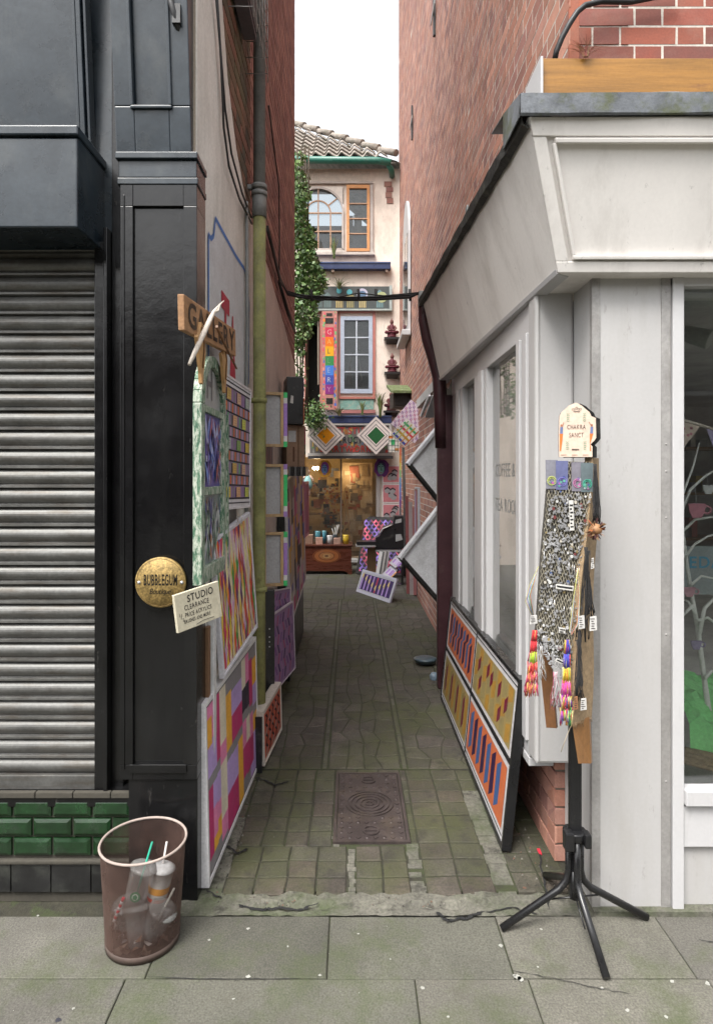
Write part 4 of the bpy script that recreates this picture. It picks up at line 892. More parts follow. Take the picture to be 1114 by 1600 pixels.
for i, ch in enumerate('GALLERY'):
    b1_ = zs0-i*sq; mb.poly(f, [(x0+.06,b1_-sq),(x1-.06,b1_-sq),(x1-.06,b1_),(x0+.06,b1_)], .006, cols[i])
    mb.text(f, ch, (x0+x1)/2-.045, b1_-sq+.045, .13, .0075, lc[i], sx=.9)
mb.build('lettering', M['art'], t)
# studio sign board
t = thing('studio_sign', (X(550), Y-.2, Z(712)), 'wide painted studio sign board lettered CONSTRUCTIONS and ARTWORKS above the shop window', 'sign')
f = front(Y-.22); yy = Y-.22; a0, a1, b0, b1 = X(484,yy), X(612,yy), Z(712,yy), Z(662,yy)
mb = MB(); mb.box(f, a0, a1, b0, b1, -.05, 0, (.16,.15,.14)); mb.build('board', M['art'], t)
mb = MB()
for i in range(70):
    a = a0+random.uniform(.03, a1-a0-.1); b = b0+random.uniform(.05, b1-b0-.12); w_, h_ = random.uniform(.02,.09), random.uniform(.03,.12)
    c = pick((.42,.06,.05),(.40,.27,.08),(.10,.14,.2),(.30,.30,.28),(.14,.24,.12),(.28,.12,.05),(.08,.08,.09),(.16,.12,.2)); mb.poly(f, [(a,b),(a+w_,b+jit(.02)),(a+w_*.8,b+h_),(a+w_*.1,b+h_*.9)], .001+i*.00008, c)
mb.text(f, 'ARTIST STUDIO', X(494,yy), Z(678,yy), .17, .009, (.40,.05,.05), sx=.82, bold=.02)
mb.text(f, 'CONSTRUCTIONS', X(496,yy), Z(692,yy), .155, .009, (.03,.03,.04), sx=.78, bold=.02)
mb.text(f, '& ARTWORKS', X(500,yy), Z(706,yy), .16, .009, (.38,.05,.04), sx=.84, bold=.02)
mb.build('lettering', M['art'], t)
mb = MB()
mb.box(f, a0-.03, a1, b1-.03, b1+.0, 0, .03, (.35,.34,.33)); mb.box(f, a0-.03, a1, b0-.0, b0+.045, 0, .03, (.36,.35,.34)); mb.box(f, a1-.05, a1, b0, b1, 0, .028, (.33,.32,.31)); mb.box(f, a0-.03, a1+.02, b0-.055, b0-.005, -.03, .05, (.04,.04,.045))
mb.build('frame', M['artgloss'], t)
def diamond(px, py, r, yy, col, label):
    o = V((X(px,yy), yy, Z(py,yy))); t = thing('diamond_painting', o, label, 'painting', 'diamond paintings on the studio sign')
    f = Fr(o, (1,0,1), (-1,0,1)); s = r/math.sqrt(2)
    Wc, K = (.62,.56,.53), (.03,.035,.06)
    mb = MB(); mb.box(f, -s, s, -s, s, -.03, 0, Wc); mb.build('canvas', M['art'], t)
    mb = MB(); c = .001
    for k, cc in [(.84,K),(.79,Wc),(.60,K),(.56,Wc),(.46,col)]:
        mb.poly(f, [(-s*k,-s*k),(s*k,-s*k),(s*k,s*k),(-s*k,s*k)], c, cc); c += .001
    mb.build('design', M['art'], t); return t
diamond(509, 680.5, .335, Y-.42, (.70,.28,.01), 'white diamond canvas with an orange centre on the studio sign')
diamond(587.5, 680.5, .335, Y-.42, (.02,.10,.035), 'white diamond canvas with a dark green centre on the studio sign')
# face pictures (plain generic faces)
def facepic(px, py, w_, h_, yy, bgc, skin, hair, label):
    o = V((X(px,yy), yy, Z(py,yy))); f = Fr(o, (1,0,0), (0,0,1)); mb = MB()
    rr = random.Random(px)
    pts = [(w_*math.cos(a)*(1+.08*rr.uniform(-1,1))*(1.15 if abs(math.cos(a)*math.sin(a)) > .35 else 1), h_*math.sin(a)*(1+.08*rr.uniform(-1,1))*(1.15 if abs(math.cos(a)*math.sin(a)) > .35 else 1)) for a in [i*math.pi/8 for i in range(16)]]
    mb.prism(f, pts, -.01, 0, bgc); t = mb.build('face_picture', M['art']); t.location = (0,0,0)
    me = t.data; me.transform(__import__('mathutils').Matrix.Translation(-o)); t.location = o
    tag(t, label, 'picture', 'cut-out face pictures in the shop window')
    mb = MB(); mb.disc(f, -.005, .01, w_*.72, .0015, hair, 9, h_*.80); mb.disc(f, -.01, -.02, w_*.46, .003, skin, 16, h_*.66)
    for s in (-1, 1): mb.disc(f, s*w_*.2-.01, .02, w_*.13, .0045, (.02,.02,.05), 8, h_*.06); mb.box(f, s*w_*.2-.01-w_*.14, s*w_*.2-.01+w_*.14, .05, .062, .004, .005, (.02,.02,.05))
    mb.poly(f, [(-.01,.03),(.015,-.05),(-.02,-.05)], .0045, tuple(c*.4 for c in skin)); mb.disc(f, -.01, -.09, w_*.16, .0045, (.3,.04,.08), 8, h_*.06)
    mb.build('portrait', M['art'], t)
facepic(508, 732, .105, .145, Y-.06, (.50,.25,.04), (.12,.22,.42), (.17,.04,.20), 'cut out blue face with purple hair on an orange shape, left in the shop window')
facepic(596, 731, .125, .15, Y-.06, (.12,.03,.16), (.14,.30,.28), (.04,.03,.10), 'cut out teal face on a dark purple square, right in the shop window')
# studio shop window
t = thing('studio_window', (X(533), Y, Z(872)), 'big warmly lit studio shop window crowded with pictures and clutter', 'shop window')
f = front(Y-.01); a0, a1, b0, b1 = X(474), X(592), Z(872), Z(714)
mb = MB(); mb.box(f, a0-.03, a1+.05, b0-.07, b0, -.1, .10, (.36,.36,.35)); mb.build('sill', M['artgloss'], t, bevel=.01)
mb = MB(); mb.box(f, a1-.05, a1+.02, b0, b1, -.05, .03, (.30,.28,.27)); mb.box(f, a0-.03, a0+.02, b0, b1, -.05, .03, (.3,.28,.27)); mb.box(f, X(533)-.012, X(533)+.012, b0, b1, -.05, .02, (.14,.11,.09)); mb.build('frame', M['artgloss'], t)
mb = MB(); mb.box(f, a0+.02, a1-.05, b0, b1, -.03, -.026); mb.build('pane', glass_mat('studio_glass', (.97,.94,.88), .03, .8, .03), t)
mb = MB(); fi = front(Y+.55)   # window display
mb.box(fi, X(534), X(583), Z(866), Z(722), 0, .02, (.40,.30,.19))
for i in range(60):
    a = random.uniform(X(536), X(572)); b = random.uniform(Z(860), Z(740)); w_, h_ = random.uniform(.05,.2), random.uniform(.04,.22)
    mb.poly(fi, [(a,b),(a+w_,b+jit(.03)),(a+w_*.9,b+h_),(a+jit(.02),b+h_*.95)], .021+i*.0006, pick((.42,.33,.22),(.35,.26,.16),(.46,.38,.28),(.24,.17,.10),(.5,.42,.33),(.30,.1,.07),(.12,.10,.08)))
for i in range(70):
    a = random.uniform(X(476), X(528)); b = random.uniform(Z(866), Z(745)); w_, h_ = random.uniform(.05,.22), random.uniform(.03,.18)
    dd = random.uniform(-.3, .25); mb.box(fi, a, a+w_, b, b+h_, dd, dd+.02, pick((.05,.045,.04),(.12,.10,.08),(.28,.2,.1),(.35,.12,.05),(.42,.34,.18),(.09,.10,.13),(.02,.02,.02),(.3,.3,.28)))
for z in (Z(842), Z(806), Z(772)): mb.box(fi, X(474), X(530), z, z+.02, -.1, .25, (.18,.11,.06))
mb.bar(fi.p(X(534),Z(860),.25), fi.p(X(541),Z(760),.2), .025, .02, (.45,.32,.18)); mb.bar(fi.p(X(548),Z(860),.25), fi.p(X(540),Z(762),.22), .025, .02, (.42,.28,.15)); mb.bar(fi.p(X(528),Z(850),.26), fi.p(X(543),Z(820),.26), .02, .02, (.5,.36,.2))
for k in range(90):
    a, b = X(519)+random.gauss(0,.10), Z(780)+random.gauss(0,.14); r = random.uniform(.008,.03); mb.poly(fi, [(a+r*math.cos(q*1.3),b+r*math.sin(q*1.3)) for q in range(5)], .28+k*.0004, pick((.35,.12,.03),(.45,.28,.05),(.2,.06,.03),(.3,.22,.1)))
for px, py in [(492,848),(515,842),(532,845),(503,862)]: mb.lathe(fi.p(X(px),Z(py)-.05,.3), [(.03,0),(.05,.03),(.045,.08),(.02,.10),(.03,.12)], 10, (.35,.32,.28))
mb.build('window_display', M['col'], t)
mb = MB(); fl = Y+.45
for px in (489, 494): mb.lathe(V((X(px),fl,Z(731))), [(0,-.035),(.03,-.02),(.036,0),(.03,.02),(0,.035)], 12)
mb.build('light_bulb', M['bulb'], t)
for k, (px, pz, dy, en) in enumerate([(491, 733, .7, 5), (545, 740, .30, 2.2)]):
    li = bpy.data.lights.new('studio_lamp', 'POINT'); li.energy = en; li.color = (1,.74,.42); li.shadow_soft_size = .06
    lo = bpy.data.objects.new('studio_lamp', li); C.objects.link(lo); lo.location = (X(px), Y+dy, Z(pz))
# mirror-like seated figurines on shelves
def sit_fig(o):
    mb = MB(); o = V(o); c1, c2, c3 = (.10,.02,.03), (.13,.055,.05), (.07,.09,.06)
    mb.lathe(o, [(.0,0),(.085,0),(.09,.02),(.07,.035),(.085,.05),(.07,.075),(.05,.09)], 14, c1)
    b = MB(); q = [o+V((0,0,.08)), o+V((0,0,.13)), o+V((0,0,.19)), o+V((0,0,.235)), o+V((0,0,.25))]
    b.tube(q, [.062,.05,.056,.035,.02], 12, c1)
    b.lathe(o+V((0,0,.25)), [(.015,-.01),(.032,.015),(.035,.04),(.028,.065),(.014,.078),(.008,.10),(0,.105)], 12, c2)
    for s in (-1, 1):
        b.tube([o+V((s*.05,0,.215)), o+V((s*.075,-.02,.17)), o+V((s*.05,-.055,.13)), o+V((s*.01,-.065,.125))], [.02,.018,.014,.012], 8, c2)
        b.tube([o+V((s*.04,0,.10)), o+V((s*.10,-.03,.095)), o+V((s*.05,-.07,.088)), o+V((-s*.03,-.075,.088))], [.03,.03,.022,.014], 8, c1)
    return mb, b
def make_shelf_and_fig(px, py, lab_f, lab_s, src=None):
    yy = Y-.10; o = V((X(px,yy), yy, Z(py,yy)))
    if src: copy_tree(src[0], o)['label'] = lab_f; s = copy_tree(src[1], o); s['label'] = lab_s; return src
    t = thing('seated_figurine', o, lab_f, 'figurine', 'seated red figurines on small shelves')
    a, b = sit_fig(o); b.build('figure', M['art'], t); a.build('lotus_base', M['art'], t)
    s = thing('wall_shelf', o, lab_s, 'shelf', 'small black wall shelves')
    mb = MB(); mb.box(Fr(o, (1,0,0), (0,0,1)), -.14, .15, -.035, -.002, -.08, .09, (.02,.018,.018)); mb.build('board', M['artgloss'], s)
    mb = MB(); mb.hexa([o+V((-.09,.08,-.10)), o+V((.1,.08,-.10)), o+V((.1,.09,-.10)), o+V((-.09,.09,-.10)), o+V((-.11,-.05,-.036)), o+V((.12,-.05,-.036)), o+V((.12,.09,-.036)), o+V((-.11,.09,-.036))], (.02,.018,.018)); mb.build('bracket', M['artgloss'], s)
    return t, s
src = make_shelf_and_fig(612, 528, 'uppermost of three small red seated figurines right of the blue window', 'uppermost of three small black wall shelves right of the blue window')
make_shelf_and_fig(612.5, 582, 'middle one of three small red seated figurines right of the blue window', 'middle one of three small black wall shelves right of the blue window', src)
make_shelf_and_fig(611, 642, 'lowest small red seated figurine beside the mossy lantern box', 'lowest small black wall shelf beside the mossy lantern box', src)
# mossy box
t = thing('lantern_box', (X(632,9.2), 9.2, Z(640,9.2)), 'dark wooden box with a mossy pitched lid on the right wall', 'box')
o = V((.66, 9.3, Z(638,9.3))); f = Fr(o, (1,.1,0), (0,0,1))
mb = MB(); mb.box(f, -.07, .19, -.0, .22, -.2, .12, (.03,.022,.018)); mb.box(f, -.04, .16, .03, .17, .12, .13, (.01,.01,.01)); mb.build('case', M['col'], t, bevel=.006)
mb = MB(); mb.hexa([f.p(-.12,.20,.22), f.p(.2,.20,.22), f.p(.2,.34,-.2), f.p(-.12,.34,-.2), f.p(-.12,.235,.22), f.p(.2,.235,.22), f.p(.2,.375,-.2), f.p(-.12,.375,-.2)]); mb.build('lid', mat('mossy_felt', (.10,.13,.05), .9, var=.4, vs=20, bump=.4, dirt=((.25,.27,.18), .7, 14, .5, .7, (1,1,1))), t)
# pink posters, rainbow post
def hexposter(px0, px1, py0, py1, seed):
    yy = Y-.05; f = front(yy); a0, a1, b0, b1 = X(px0,yy), X(px1,yy), Z(py1,yy), Z(py0,yy); rr = random.Random(seed)
    mb = MB(); mb.box(f, a0, a1, b0, b1, -.02, 0, (.60,.55,.55)); mb.box(f, a0+.02, a1-.02, b0+.02, b1-.02, 0, .002, (.45,.17,.19))
    for k in range(4):
        a, b = a0+.07+rr.random()*(a1-a0-.14), b0+.07+rr.random()*(b1-b0-.14)
        mb.poly(f, [(a-.05,b-.05),(a,b-.075),(a+.05,b-.04),(a+.05,b+.02),(a,b+.05),(a-.05,b+.02)], .003+k*.002, (.28,.27,.28)); mb.poly(f, [(a-.05,b+.02),(a,b+.05),(a+.05,b+.02),(a+.05,b-.01),(a,b+.02),(a-.05,b-.01)], .004+k*.002, (.04,.03,.04))
    return mb
for i, (py0, py1, lab) in enumerate([(727,755,'upper pink poster of grey hexagons right of the shop window'),(756,786,'middle pink poster of grey hexagons right of the shop window'),(787,812,'lowest pink poster of grey hexagons, half hidden by the zigzag board')]):
    tag(hexposter(597, 625, py0, py1, i).build('hexagon_poster', M['art']), lab, 'poster', 'pink hexagon posters')
t = thing('rainbow_board', (X(630,11), 11.0, 0), 'narrow upright board painted in rainbow blocks at the far right', 'board')
mb = MB(); f = front(11.05); cc = [(.40,.10,.05),(.45,.20,.04),(.42,.36,.10),(.16,.30,.14),(.12,.25,.42),(.10,.18,.42),(.12,.12,.34),(.12,.05,.2)]
for i, c in enumerate(cc): mb.box(f, X(624,11.05), X(633,11.05), Z(700+(i+1)*11.5,11.05), Z(700+i*11.5,11.05), -.02, 0, c)
mb.box(f, X(624,11.05), X(633,11.05), 0, Z(792,11.05), -.02, 0, (.1,.1,.12)); mb.build('face', M['art'], t)
mb = MB(); mb.box(f, X(633,11.05)+.002, X(637,11.05), 0, Z(690,11.05), -.06, .02, (.01,.01,.01)); mb.build('edge', M['artgloss'], t)
# cross painting cluster upper right
t = thing('woven_painting', P(640,668,8.5), 'purple and white basket weave painting hung diagonally at the top of the right wall', 'painting')
o = P(645,658,8.2); f = Fr(o, (.62,.25,.74), (-.62,.1,.78)); mb = MB(); mb.box(f, -.22, .22, -.2, .2, -.02, 0, (.5,.42,.48))
for i in range(11):
    for k in range(22):
        a = -.22+i*.04; b = -.2+k*.018; c = pick((.20,.05,.24),(.30,.05,.14),(.12,.04,.16)) if (i+k//2) % 2 else None
        if c: mb.poly(f, [(a,b),(a+.04,b+.008),(a+.04,b+.018),(a,b+.010)], .001, c)
mb.build('canvas', M['art'], t)
t = thing('striped_painting', P(628,690,8.0), 'small diagonal canvas of red, blue and ochre stripes beside the basket weave painting', 'painting')
o = P(634,676,7.9); f = Fr(o, (1,.2,1), (-1,0,1)); mb = MB(); mb.box(f, -.14, .14, -.12, .12, -.02, 0, (.58,.55,.52))
for k, c in enumerate([(.05,.07,.35),(.40,.24,.04),(.5,.05,.08),(.05,.3,.12)]):
    mb.poly(f, [(-.13+k*.065,-.11),(-.10+k*.065,-.11),(-.10+k*.065,.11),(-.13+k*.065,.11)], .001, c); mb.poly(f, [(-.13,-.11+k*.06),(.13,-.11+k*.06),(.13,-.095+k*.06),(-.13,-.095+k*.06)], .002, cc[k])
mb.build('canvas', M['art'], t)
t = thing('grid_painting', P(614,690,9.5), 'little green and orange lattice painting right of the green diamond', 'painting')
f = Fr(P(614,690,9.5)); mb = MB(); mb.box(f, -.07, .09, -.16, .13, -.02, 0, (.6,.57,.52)); mb.box(f, -.03, .03, -.05, .03, .0, .002, (.05,.35,.12)); mb.box(f, -.07, .0, .05, .09, 0, .002, (.6,.2,.03)); mb.box(f, .03, .09, -.14, -.10, 0, .002, (.5,.2,.03))
for k in range(4): mb.box(f, -.065+k*.045, -.06+k*.045, -.16, .13, .0025, .004, (.03,.08,.1)); mb.box(f, -.07, .09, -.13+k*.07, -.125+k*.07, .0045, .006, (.03,.08,.1))
mb.build('canvas', M['art'], t)
# chest, tubs
t = thing('blanket_chest', (fx(510,10.4), 10.4, 0), 'mahogany chest with an inlaid oval on its front below the shop window', 'chest')
yy = 10.3; f = front(yy); a0, a1 = fx(466,yy), fx(551,yy); zt_ = fz(851,yy)
mb = MB(); mb.box(f, a0+.02, a1-.02, .09, zt_-.03, -.42, 0); mb.build('body', M['darkwood'], t, bevel=.004)
mb = MB(); mb.box(f, a0, a1, zt_-.03, zt_, -.45, .02); mb.build('lid', M['darkwood'], t, bevel=.006)
mb = MB(); mb.box(f, a0+.01, a1-.01, .055, .09, -.43, .012); mb.prism(f, [(a1-.16,.055),(a1-.01,.055),(a1-.01,0),(a1-.07,0),(a1-.09,.035)], -.03, .012); mb.prism(f, [(a0+.01,.055),(a0+.16,.055),(a0+.10,.035),(a0+.07,0),(a0+.01,0)], -.03, .012); mb.build('bracket_foot', M['darkwood'], t)
mb = MB(); cx, cz = (a0+a1)/2+.02, .30
for k, (r, c) in enumerate([(.23,(.20,.06,.02)),(.215,(.08,.02,.01)),(.20,(.26,.09,.03)),(.13,(.10,.03,.015)),(.115,(.30,.13,.05)),(.07,(.10,.04,.02))]): mb.disc(f, cx, cz, r, .002+k*.001, c, 32, r*.52)
for k in range(8): mb.disc(f, cx+.05*math.cos(k*.785), cz+.028*math.sin(k*.785), .022, .009+k*.0003, (.34,.20,.09), 8, .012)
mb.build('inlay', M['artgloss'], t)
def pot(px, w_, h_, col, lidc, name, label, cat, yy=10.45, box=False):
    o = V((fx(px,yy), yy, zt_+.001))
    t = thing(name, o, label, cat)
    mb = MB()
    if box: mb.box(Fr(o), -w_, w_, 0, h_, -w_, w_, col); mb.build('carton', M['col'], t, bevel=.003)
    else: mb.lathe(o, [(0,0),(w_,0),(w_,h_*.85),(w_*.95,h_*.86)], 14, col); mb.build('tub', M['artgloss'], t); m2 = MB(); m2.lathe(o+V((0,0,h_*.86)), [(w_*1.05,0),(w_*1.05,h_*.14),(0,h_*.15)], 14, lidc); m2.build('lid', M['artgloss'], t)
pot(481, .09, .15, (.22,.13,.09), None, 'small_carton', 'brown carton at the left end of the chest top', 'carton', box=True)
pot(499, .055, .11, (.45,.26,.20), None, 'small_carton', 'pinkish carton between the blue tubs on the chest', 'carton', 10.38, True)
pot(497, .045, .20, (.04,.16,.20), (.06,.2,.24), 'paint_tub', 'dark turquoise paint tub behind the pinkish carton', 'paint tub', 10.55)
pot(507, .035, .21, (.05,.18,.24), (.08,.24,.28), 'paint_tub', 'slim turquoise paint tub next to the white tub', 'paint tub', 10.5)
pot(515.5, .045, .14, (.42,.42,.42), (.5,.5,.5), 'paint_tub', 'white paint tub with a white lid on the chest', 'paint tub', 10.4)
pot(526.5, .055, .10, (.36,.22,.17), None, 'small_carton', 'brown carton between the white tub and the yellow tub', 'carton', 10.38, True)
pot(540.5, .048, .15, (.50,.34,.02), (.55,.38,.03), 'paint_tub', 'bright yellow paint tub on the right end of the chest', 'paint tub', 10.4)
t = thing('brush_jar', V((fx(524,10.6),10.6,zt_)), 'jar of white handled brushes at the back of the chest top', 'brush jar'); mb = MB(); o = V((fx(524,10.6),10.6,zt_)); mb.lathe(o, [(0,0),(.045,0),(.045,.14)], 12, (.08,.1,.12)); mb.build('jar', M['artgloss'], t)
mb = MB()
for k in range(6): mb.tube([o+V((jit(.02),jit(.02),.03)), o+V((jit(.06),jit(.03),random.uniform(.24,.33)))], .006, 5, (.5,.5,.48))
mb.build('brushes', M['col'], t)
t = thing('doll', P(482,755,10.9), 'small doll in a pale turquoise dress hanging left of the shop window', 'doll')
o = P(481,752,10.9); mb = MB(); mb.tube([o+V((0,0,.12)), o+V((0,0,.03)), o+V((.01,0,-.06)), o+V((.0,0,-.13))], [.02,.06,.085,.06], 12, (.22,.42,.42)); mb.build('dress', M['col'], t)
mb = MB(); mb.lathe(o+V((0,0,.16)), [(0,-.04),(.035,-.02),(.04,.01),(.03,.035),(0,.045)], 12, (.5,.35,.28)); 
for s in (-1,1): mb.tube([o+V((s*.03,0,.10)), o+V((s*.09,-.02,.04)), o+V((s*.10,-.02,-.02))], [.018,.015,.012], 7, (.5,.35,.28)); mb.tube([o+V((s*.03,0,-.12)), o+V((s*.035,0,-.25))], [.02,.015], 7, (.5,.35,.28))
mb.build('body', M['col'], t)
# zigzag board, black press, frames
t = thing('zigzag_board', P(596,840,10.5), 'big rounded black board of pink and lilac zigzag bands leaning by the chest', 'painting')
o = V((fx(560,10.5),10.5,.03)); f, w_, h_ = FrC(V((fx(556,10.2),10.2,.03)), V((fx(634,10.0),10.0,.03)), V((fx(562,10.7),10.75,1.15)))
mb = MB(); K = (.012,.010,.012); mb.prism(f, [(.0,0),(.80,0),(.80,.93),(.74,1.0),(.12,1.0),(.05,.93)], -.03, 0, K); mb.build('board', M['art'], t)
mb = MB(); zz = [(.16,.10,.34),(.42,.08,.13)]; bx = (.05,.77,.04,.95)
for b in range(-7, 8):
    for k in range(16):
        ax0 = b*.165+k*.052; z0_ = .95-k*.062; col = zz[b % 2]
        for q in range(4):
            c = tuple(min(1, x*(.8, 1.7, 1.1, .5)[(k+q) % 4]) for x in col); dz = .045*(q % 2)
            cpoly(mb, f, [(ax0+q*.04, z0_-dz), (ax0+.04+q*.04, z0_-.045+dz), (ax0+.05+q*.04, z0_-.085+dz), (ax0+.01+q*.04, z0_-.04-dz)], bx, .001+(k*4+q)*.00006, c)
mb.build('zigzags', M['art'], t)
t = thing('stage_box', P(592,855,9.9), 'black easel desk with stepped shelves holding white cards in front of the zigzag board', 'desk')
f = front(9.7); yy = 9.7; x_ = lambda p: fx(p, yy); z_ = lambda p: fz(p, yy)
mb = MB(); K = (.012,.012,.014)
mb.box(f, x_(557), x_(588), z_(851), z_(846), -.22, .05, K); mb.box(f, x_(556), x_(587), z_(854), z_(851.5), -.2, .06, (.3,.3,.3)); mb.build('flap', M['artgloss'], t)
mb = MB(); mb.prism(f, [(x_(586),z_(857)),(x_(631),z_(857)),(x_(632),z_(806)),(x_(616),z_(806)),(x_(614),z_(819)),(x_(601),z_(824)),(x_(592),z_(838)),(x_(587),z_(840))], -.25, .02, K); mb.build('carcass', M['artgloss'], t, bevel=.004)
mb = MB(); mb.box(f, x_(587), x_(626), z_(862), z_(859), -.2, .03, (.25,.25,.26)); mb.box(f, x_(574), x_(588), 0, z_(857), -.18, -.12, (.20,.12,.06)); mb.build('support', M['col'], t)
mb = MB(); mb.poly(f, [(x_(617),z_(818)),(x_(627),z_(816)),(x_(627),z_(810)),(x_(618),z_(812))], .024, (.3,.31,.32)); mb.poly(f, [(x_(618),z_(846)),(x_(629),z_(843)),(x_(626),z_(834)),(x_(618),z_(835))], .024, (.3,.31,.32)); mb.tube([f.p(x_(592),z_(834),.03), f.p(x_(598),z_(826),.03), f.p(x_(612),z_(820),.03)], .008, 6, (.5,.5,.5)); mb.build('cards', M['col'], t)
t = thing('stepped_rack', P(620,900,9.2), 'narrow black rack of slim frames standing below the easel desk', 'rack'); f = front(9.35); yy = 9.35
mb = MB()
for k, (p, c) in enumerate([(594,(.4,.4,.4)),(597,(.05,.05,.05)),(600,(.35,.33,.32)),(603,(.06,.05,.05)),(606,(.25,.24,.25))]): mb.bar(V((x_(p-7),9.3+k*.02,.03)), V((x_(p+2),9.5+k*.02,fz(862,9.5))), .02, .05, c, up=(1,0,0))
mb.build('slim_frames', M['artgloss'], t)
mb = MB()
for p in (884, 897, 912, 925): mb.box(f, x_(614), x_(628), z_(p+2), z_(p), -.1, .06, (.2,.2,.2))
mb.box(f, x_(627), x_(629.5), 0, z_(860), -.1, .06, (.03,.03,.03)); mb.box(f, x_(613), x_(615), 0, z_(880), -.1, .0, (.03,.03,.03)); mb.build('rungs', M['artgloss'], t)
def smallframe(name, bl, br, tl, label, cat, fc, bgc, draw, group=None, th=.02, bw=.02, parts=True, backc=None):
    f, w_, h_ = FrC(V(bl), V(br), V(tl)); o = V(bl); t = thing(name, o, label, cat, group)
    mb = MB(); m = MB(); fcs = fc
    mb.box(f, 0, w_, 0, bw, -th, .004, fcs); mb.box(f, 0, w_, h_-bw, h_, -th, .004, fcs); mb.box(f, 0, bw, bw, h_-bw, -th, .004, fcs); mb.box(f, w_-bw, w_, bw, h_-bw, -th, .004, fcs)
    mb.build('frame', M['artgloss'], t, bevel=.0015)
    m.box(f, bw, w_-bw, bw, h_-bw, -th+.002, 0, bgc); draw(m, f, w_, h_); m.build('painting', M['art'], t); return t, f, w_, h_
WH = (.36,.35,.38)
def dr_purple(m, f, w_, h_):
    m.box(f, .05, w_-.05, .05, h_-.05, 0, .001, (.03,.008,.08)); n = 8
    for k in range(n):
        a = .06+k*(w_-.12)/n; m.poly(f, [(a,.055),(a+.028,.055),(a+.028,h_-.055),(a,h_-.055)], .002, (.38,.24,.55) if k != 4 else (.4,.03,.06))
        b = h_*.42+.03*abs(4-k)-.02; m.poly(f, [(a-.012,b),(a+.028,b-.035),(a+.028,b+.05),(a,b+.035)], .0032, (.55,.42,.17))
smallframe('purple_picture', G(556.5,924), G(609,942.5), P(566,889,8.83), 'white framed purple striped picture propped low against the rack', 'picture', (.36,.35,.42), WH, dr_purple, bw=.03)
def dr_small(m, f, w_, h_):
    for k in range(5): m.box(f, .03+k*.03, .05+k*.03, .04, h_-.04, 0, .001+k*.0004, pick((.25,.1,.4),(.5,.25,.1),(.4,.3,.5)))
smallframe('small_canvas', P(597,897,9.2), P(608,904,9.1), P(601,878,9.35), 'small striped canvas stacked behind the purple picture, lower of two', 'picture', (.32,.3,.36), WH, dr_small, 'small canvases stacked by the rack', bw=.012)
smallframe('small_canvas', P(608,880,9.25), P(618,888,9.15), P(611,862,9.35), 'small striped canvas stacked behind the purple picture, upper of two', 'picture', (.32,.3,.33), WH, dr_small, 'small canvases stacked by the rack', bw=.012)
t = thing('board_stack', (.62,8.6,0), 'upright stack of framed boards leaning at the foot of the right wall', 'boards')
mb = MB()
for k, (xa, xb, c) in enumerate([(635,640,(.25,.08,.08)),(640,646,(.35,.33,.33)),(646,651,(.38,.15,.15)),(651,657,(.1,.09,.1)),(657,664,(.35,.2,.2))]): mb.hexa([P(xa,930,8.6-k*.1), P(xb,930,8.6-k*.1), P(xb,930,8.75-k*.1), P(xa,930,8.75-k*.1), P(xa-2,775+k*9,8.6-k*.1), P(xb-2,775+k*9,8.6-k*.1), P(xb-2,775+k*9,8.75-k*.1), P(xa-2,775+k*9,8.75-k*.1)], c)
mb.build('boards', M['artgloss'], t)
mb = MB(); mb.bar(P(634,880,9), P(630,700,9.6), .04, .05, (.012,.012,.012)); mb.build('black_batten', M['artgloss'], t)
# ================================================================ IVY, PLANTS
def leaves(mb, n, fn, cols, s0, s1):
    for i in range(n):
        p = fn(i); s = random.uniform(s0, s1); a = V((jit(1), jit(1), jit(.7)-.4)).normalized(); b = a.cross(V((jit(1), jit(1), jit(1)))).normalized()*s*.33
        c = random.choice(cols); k = random.uniform(.7, 1.3); c = tuple(x*k for x in c); q = a*s
        mb.mesh([p, p+q*.5+b, p+q, p+q*.5-b], [(0,1,2,3)], c)
LC = [(.07,.15,.035),(.09,.18,.045),(.05,.11,.03),(.13,.21,.07),(.08,.13,.05)]
t = thing('ivy', (-.75, 9.4, 1.6), 'long hanging curtain of dark green ivy at the end of the left wall', 'ivy')
rowsI = [(228,464,472),(260,463,476),(300,464,480),(340,466,482),(380,466,490),(420,467,503),(450,468,508),(480,468,498),(520,466,482),(560,464,476),(600,466,476),(660,468,478)]
def ivyp(i):
    py = random.triangular(228, 560, 440) if random.random() < .8 else random.uniform(235, 652)
    for (y0, l0, r0), (y1, l1, r1) in zip(rowsI, rowsI[1:]):
        if y0 <= py <= y1: k = (py-y0)/(y1-y0); l, r = l0+(l1-l0)*k-14, r0+(r1-r0)*k
    cl = 3.5*math.sin(py*.09)+2.5*math.sin(py*.23+1)
    px = l+(r+cl-l)*random.random()**.8
    return P(px, py, random.uniform(9.0, 9.9))
mb = MB(); leaves(mb, 5200, ivyp, LC+[(.12,.20,.06),(.16,.22,.08)], .035, .095); mb.build('foliage', M['leaf'], t)
mb = MB()
for k in range(5): mb.tube([P(466+k*4+jit(2), 650-j_*60+jit(4), 9.5) for j_ in range(8)], .012, 5)
mb.build('stem', M['bark'], t)
t = thing('trailing_plant', P(490,640,10.9), 'bushy trailing plant over the ledge left of the sign diamonds', 'plant')
mb = MB(); leaves(mb, 900, lambda i: P(random.gauss(492,9), random.gauss(650,11), random.uniform(10.6,11.0)), LC+[(.15,.2,.08)], .03, .07); mb.build('foliage', M['leaf'], t)
mb = MB(); mb.tube([P(478,660,10.9), P(490,648,10.9), P(505,642,10.9)], .008, 5); mb.build('stem', M['bark'], t)
GR = [(.09,.15,.04),(.13,.18,.06),(.2,.2,.09)]
weed('wall_plant', P(522,404,11.2), 26, .38, GR, 'spiky green plant growing on the upper navy gutter', 'plant', .2, .012)
